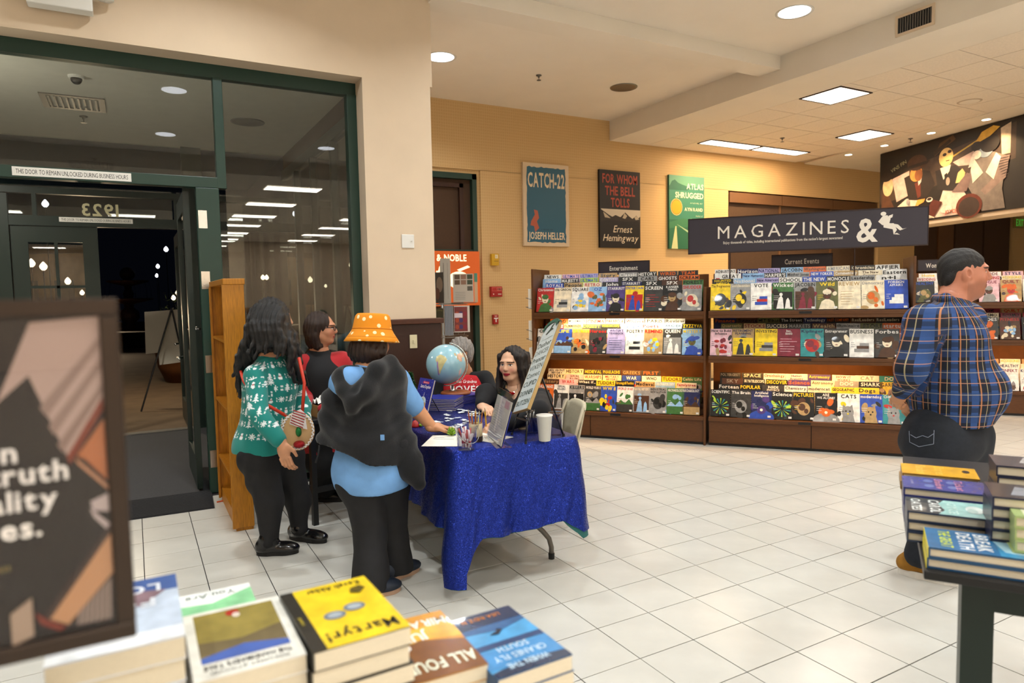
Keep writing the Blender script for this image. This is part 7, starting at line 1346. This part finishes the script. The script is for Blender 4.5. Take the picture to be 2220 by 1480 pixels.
s.add(hand(wR, unit(onZ(1072, 896, .785)-wR), unit(UPZ-FW*.2), -1, .34, .95), .0032, col=lin(SKN)).add(hand(wL, unit(onZ(1048, 926, .795)-wL), unit(UPZ-FW*.35), -1, .50, .95), .0032, col=lin(SKN))
s.add([Cp(up2, pel, .10, .12), Cp(sL, eL, .04), Cp(eL, wL, .036, .026), Cp(sR, eR, .04), Cp(eR, wR, .036, .026), Cp(pel, V(.25, 1.12, .54), .075), Cp(V(.25, 1.12, .54), V(.36, 1.08, .08), .05), Cp(pel, V(.25, 1.36, .54), .075), Cp(V(.25, 1.36, .54), V(.36, 1.38, .08), .05)], .014, col=lin(SKN)).obj('body', 'skin', ro)
Surf().add([Cp(up2, pel, .155, .165, .06), El(up2+bfw*.07-UPZ*.02, V(.15, .10, .12), B3, .07), Cp(sL, sR, .078, .078, .06), Cp(nk-UPZ*.05, up2, .085, .135, .05), Cp(sL, eL, .074, .068, .04), Cp(eL, wL-(wL-eL)*.12, .066, .05, .03), Cp(sR, eR, .072, .064, .04), Cp(eR, wR+(eR-wR)*.15, .060, .046, .03), Sub(nk+bfw*.05+UPZ*.03-FW*.06, up2+bfw*.14+UPZ*.03-FW*.08, .062, .050, .02)], .008, folds(.007, 10, 31)).obj('cardigan', 'top_black', ro)
Surf().add([Cp(pel-UPZ*.02, V(.25, 1.12, .54), .12, .080), Cp(V(.25, 1.12, .54), V(.36, 1.08, .09), .076, .055), Cp(pel-UPZ*.02, V(.25, 1.36, .54), .12, .080), Cp(V(.25, 1.36, .54), V(.36, 1.38, .09), .076, .055)], .012).obj('trousers', 'pants_black', ro)
for x, y in ((.39, 1.08), (.39, 1.38)): shoe(ro, V(x, y, 0), V(x-.22, y-.06, 0), 0, 'leather_black', 'sole_black', .05, .040)
hp = []; hl = lambda x, y, z: hc+A[0]*x+A[1]*y+A[2]*z; rr = random.Random(7)
for sgn in (-1, 1):
    for i in range(6):
        y0 = .038-.024*i; x0 = .066+.006*min(i, 3); r = lambda a: rr.uniform(-a, a)
        hp.append([hl(sgn*.012, y0*.75, .100), hl(sgn*x0, y0, .055), hl(sgn*(x0+.014), y0-.012, -.03), hl(sgn*(x0+.020)+r(.014), y0-.02+r(.012), -.11), hl(sgn*(x0+.030)+r(.016), y0+.01+r(.02), -.19), hl(sgn*(x0+.022)+r(.016), y0+.02+r(.02), -.27-.04*rr.random())])
Surf().add([El(hc-fw*.03+UPZ*.026, V(.086, .092, .098), A, .02), El(hc-fw*.065-UPZ*.08, V(.085, .055, .15), A, .04)]+locks(hp, .023, .012, .014)+[El(hc+fw*.110-UPZ*.030, V(.060, .070, .098), A, .010, True)], .0048, strands(.004), pad=.04).obj('hair', mat('hair_espresso', '#170e0b', .38, var=.5, vscale=9, stretch=(22, 22, 3), bump=.9, bscale=26) and 'hair_espresso', ro)
lo = np.array(ro.location); pc = W(1110, 853, 4.66)
ne = MB().tube([W(1121, 832, 4.76)-lo, W(1122, 842, 4.70)-lo, pc-lo, W(1099, 842, 4.72)-lo, W(1100, 832, 4.78)-lo], .0018, 5).obj('necklace', 'chrome', ro)
mat('heart_red', '#8c1014', .12, coat=1); px_, nz_ = unit(np.cross(UPZ, unit(CAM-pc))), unit(CAM-pc); pts = [(.0155*math.sin(t)**3*1.0, (.0127*math.cos(t)-.0048*math.cos(2*t)-.002*math.cos(3*t)-.0008*math.cos(4*t))) for t in np.linspace(0, 2*math.pi, 25)[:-1]]
n = len(pts); MB().add([pc+px_*x*1.3+UPZ*y*1.3+nz_*.004-lo for x, y in pts]+[pc+px_*x*1.0+UPZ*y*1.0+nz_*.011-lo for x, y in pts]+[pc+px_*x*1.3+UPZ*y*1.3-nz_*.002-lo for x, y in pts], [tuple(range(n, 2*n))]+[(i, (i+1) % n, n+(i+1) % n, n+i) for i in range(n)]+[(i, 2*n+i, 2*n+(i+1) % n, (i+1) % n) for i in range(n)]).obj('heart_pendant', 'heart_red', ne)
a = onZ(1054, 922, .80); b2 = a+V(-.02, -.03, .08); d = unit(b2-a); a = onZ(1041, 962, TZ+.004)*0+a; t = thing('yellow_pencil', 'yellow pencil held upright in the signing hand', 'pencil', tuple(a)); mat('pencil_y', '#d8a81c', .35)
MB().tube([V(0, 0, 0)-d*.07, d*.10], .0048, 6).obj('shaft', 'pencil_y', t); MB().tube([d*.10, d*.125], [.0048, .001], 6).obj('sharpened_cone', 'kraft', t); MB().tube([-d*.08, -d*.07], .005, 6).obj('ferrule', 'steel', t)

# ---- browsing person in the plaid shirt
D = 3.60; fw = unit(RT_*.95-FW*.28); A = frame_of(fw); ro = person(2020, 1262, 'person in a blue plaid flannel shirt and dark jeans standing with hands behind the back'); hc = W(2090, 592, D); nk = W(2066, 648, D); SKM = '#b8765a'
up2, bel, pel = W(2050, 745, D), W(2080, 845, D), W(2060, 930, D); sR, sL = W(2006, 700, 3.46), W(2092, 694, 3.76); eR, wR = W(1974, 800, 3.40), W(1956, 846, 3.54); eL, wL = W(2020, 800, 3.85), W(1955, 858, 3.74)
s = Surf().add(head_prims(hc, fw, s=1.10, jaw=1.12, nose=1.04)+[Cp(hc-UPZ*.05-fw*.02, nk-UPZ*.02, .074, .080, .04), El(hc-UPZ*.105+fw*.02, V(.06, .06, .035), A, .03)], .0042, col=face_col(hc, fw, SKM, '#9a5a4a', '#1a1210', s=1.10, beard='#7a5040', blush='#c0705a'))
s.add(hand(wR, unit(-UPZ*.75-RT_*.1+FW*.45), unit(-FW*.5-RT_*.8), 1, .75, .95), .004, col=lin('#c08862')).add(hand(wL, unit(-UPZ*.8+RT_*.1-FW*.4), unit(-FW*.3-RT_*.9), -1, .75, .95), .004, col=lin('#c08862'))
s.add([Cp(nk, up2, .075, .10), Cp(up2, pel, .10), Cp(pel, W(2036, 1095, 3.54), .06, .05), Cp(W(2036, 1095, 3.54), W(1997, 1195, 3.6), .045), Cp(pel, W(2082, 1095, 3.74), .06, .05), Cp(W(2082, 1095, 3.74), W(2086, 1180, 3.78), .045), Cp(sR, eR, .05), Cp(eR, wR, .04, .032), Cp(sL, eL, .05), Cp(eL, wL, .04, .032)], .015, col=lin(SKM)).obj('body', 'skin', ro)
hemz = W(2060, 924, 3.5)[2]
m = mat('plaid', '#22345c', .85, bump=.2, bscale=400); nt, b, N, L = nodes_of(m); at = N('ShaderNodeAttribute'); at.attribute_name = 'pat'; sp = N('ShaderNodeSeparateXYZ'); L(at.outputs['Vector'], sp.inputs[0])
def stripe(out, per, ph, wd_):
    a = N('ShaderNodeMath'); a.operation = 'MULTIPLY_ADD'; a.inputs[1].default_value = 1/per; a.inputs[2].default_value = ph; L(out, a.inputs[0]); f_ = N('ShaderNodeMath'); f_.operation = 'FRACT'; L(a.outputs[0], f_.inputs[0])
    c = N('ShaderNodeMath'); c.operation = 'LESS_THAN'; c.inputs[1].default_value = wd_; L(f_.outputs[0], c.inputs[0]); return c.outputs[0]
def layer(base, fac, col, amt):
    k = N('ShaderNodeMath'); k.operation = 'MULTIPLY'; k.inputs[1].default_value = amt; L(fac, k.inputs[0]); x = N('ShaderNodeMix'); x.data_type = 'RGBA'; L(k.outputs[0], x.inputs[0]); L(base, x.inputs[6]); x.inputs[7].default_value = (*lin(col), 1); return x.outputs[2]
rg = N('ShaderNodeRGB'); rg.outputs[0].default_value = (*lin('#121829'), 1); c_ = rg.outputs[0]; U, Vv = sp.outputs[0], sp.outputs[1]
c_ = layer(c_, stripe(U, .105, .0, .36), '#2b4e88', .85); c_ = layer(c_, stripe(Vv, .110, .1, .40), '#243f70', .5); c_ = layer(c_, stripe(Vv, .110, .62, .22), '#121520', .6); c_ = layer(c_, stripe(U, .105, .55, .07), '#b87a4c', .85); c_ = layer(c_, stripe(U, .105, .20, .035), '#c9b88a', .6); c_ = layer(c_, stripe(Vv, .110, .30, .035), '#b8846a', .75); c_ = layer(c_, stripe(Vv, .110, .82, .03), '#b9b0a0', .55); L(c_, b.inputs['Base Color'])
def plaid_uv(v):
    q = v-sR; ax = wR-sR; ta = q @ ax/(ax @ ax); da = np.linalg.norm(q-np.clip(ta, 0, 1)[:, None]*ax, axis=1); arm = (da < .105) & (ta > .10) & ((v-up2) @ FW < -.02)
    ang = np.arctan2((v-up2) @ RT_, -((v-up2) @ FW)); u = ang*.24; vv = v[:, 2]+.0
    ua = ((v-sR) @ unit(np.cross(ax, FW)))*1.1; va = ta*np.linalg.norm(ax); return np.stack([np.where(arm, ua+.03, u), np.where(arm, va, vv)], 1)
PS = [El(up2, V(.18, .18, .20), A, .08), El(bel+fw*.0, V(.20, .235, .20), A, .10), Cp(up2, pel, .175, .18, .08), Cp(sR, sL, .095, .095, .07), Cp(nk-UPZ*.04, up2, .085, .15, .05), Cp(sR, eR, .092, .078, .04), Cp(eR, wR, .074, .058, .03), Cp(sL, eL, .09, .075, .04), Cp(eL, wL, .07, .055, .03)]
sh_o = Surf().add(PS, .0085, folds(.008, 9, 41), [((0, 0, -1), V(0, 0, hemz))]).obj('flannel_shirt', 'plaid', ro, plaid_uv)
Surf().add([Cp(nk-fw*.055-UPZ*.005+A[0]*.05, nk-fw*.055-UPZ*.005-A[0]*.05, .034, .034, .03), Cp(nk-fw*.05+A[0]*.066, nk+fw*.055-UPZ*.05+A[0]*.05, .026, .020, .03), Cp(nk-fw*.05-A[0]*.066, nk+fw*.055-UPZ*.05-A[0]*.05, .026, .020, .03)], .006).obj('collar', 'plaid', ro, plaid_uv)
k1, a1, k2, a2 = W(2036, 1095, 3.54), W(1997, 1200, 3.60), W(2082, 1095, 3.74), W(2086, 1185, 3.78)
Surf().add([Cp(W(2030, 940, 3.56), W(2082, 940, 3.68), .155, .15, .06), El(W(2035, 965, 3.60), V(.15, .19, .13), A, .06), Cp(W(2034, 985, 3.54), k1, .145, .105, .05), Cp(k1, a1, .100, .078, .03), Cp(W(2080, 985, 3.7), k2, .14, .10, .05), Cp(k2, a2, .095, .078, .03)], .009, folds(.006, 12, 43), [((0, 0, -1), V(0, 0, .085))]).obj('jeans', 'denim_dark', ro)
sh1 = shoe(ro, onZ(1946, 1240), onZ(2092, 1270), 0, 'suede_tan', 'sole_white', .075, .052, None, None, .032, laces='lace_white'); shoe(ro, onZ(2060, 1195), onZ(2165, 1210), 0, 'suede_tan', 'sole_white', .075, .050, None, None, .032, laces='lace_white')
HS = 1.10
Surf().add([El(hc-fw*.016+UPZ*.032, V(.0855, .111, .102), A, .02), El(hc-fw*.075-UPZ*.035, V(.070, .040, .06), A, .03), El(hc+fw*.125-UPZ*.012, V(.11, .070, .085), A, .01, True), El(hc+fw*.05-UPZ*.06, V(.11, .085, .060), A, .012, True)]+[El(hc+A[0]*x*.092-fw*.005-UPZ*.03, V(.03, .034, .045), A, .01, True) for x in (-1, 1)], .0045, folds(.002, 60, 44)).obj('hair', 'hair_short', ro)

# seams stitched on the jeans, hugging the cloth
def wrap_line(name, par, surf, lines, r, m):
    org = np.array(par.location); bv_ = BVHTree.FromPolygons([v.co for v in surf.data.vertices], [p.vertices for p in surf.data.polygons])
    for pts in lines:
        q = []
        for k in range(len(pts)-1):
            for t in np.linspace(0, 1, 8, endpoint=k == len(pts)-2):
                d = unit(pray(pts[k][0]*(1-t)+pts[k+1][0]*t, pts[k][1]*(1-t)+pts[k+1][1]*t)); h_ = bv_.ray_cast(Vector(CAM-org), Vector(d))
                if h_[0] is not None: q.append(np.array(h_[0])-d*.001)
        if len(q) > 1: MB().tube(q, r, 5).obj(name, m, surf)
jn = [c for c in ro.children if c.name.startswith('jeans')][0]
mat('stitch', '#8a93a4', .7)
wrap_line('stitching', ro, jn, [[(1971, 934), (1972, 958), (1992, 968), (2024, 962), (2025, 932)], [(1974, 942), (1986, 949), (2000, 944), (2012, 948), (2024, 940)]], .0014, 'stitch')
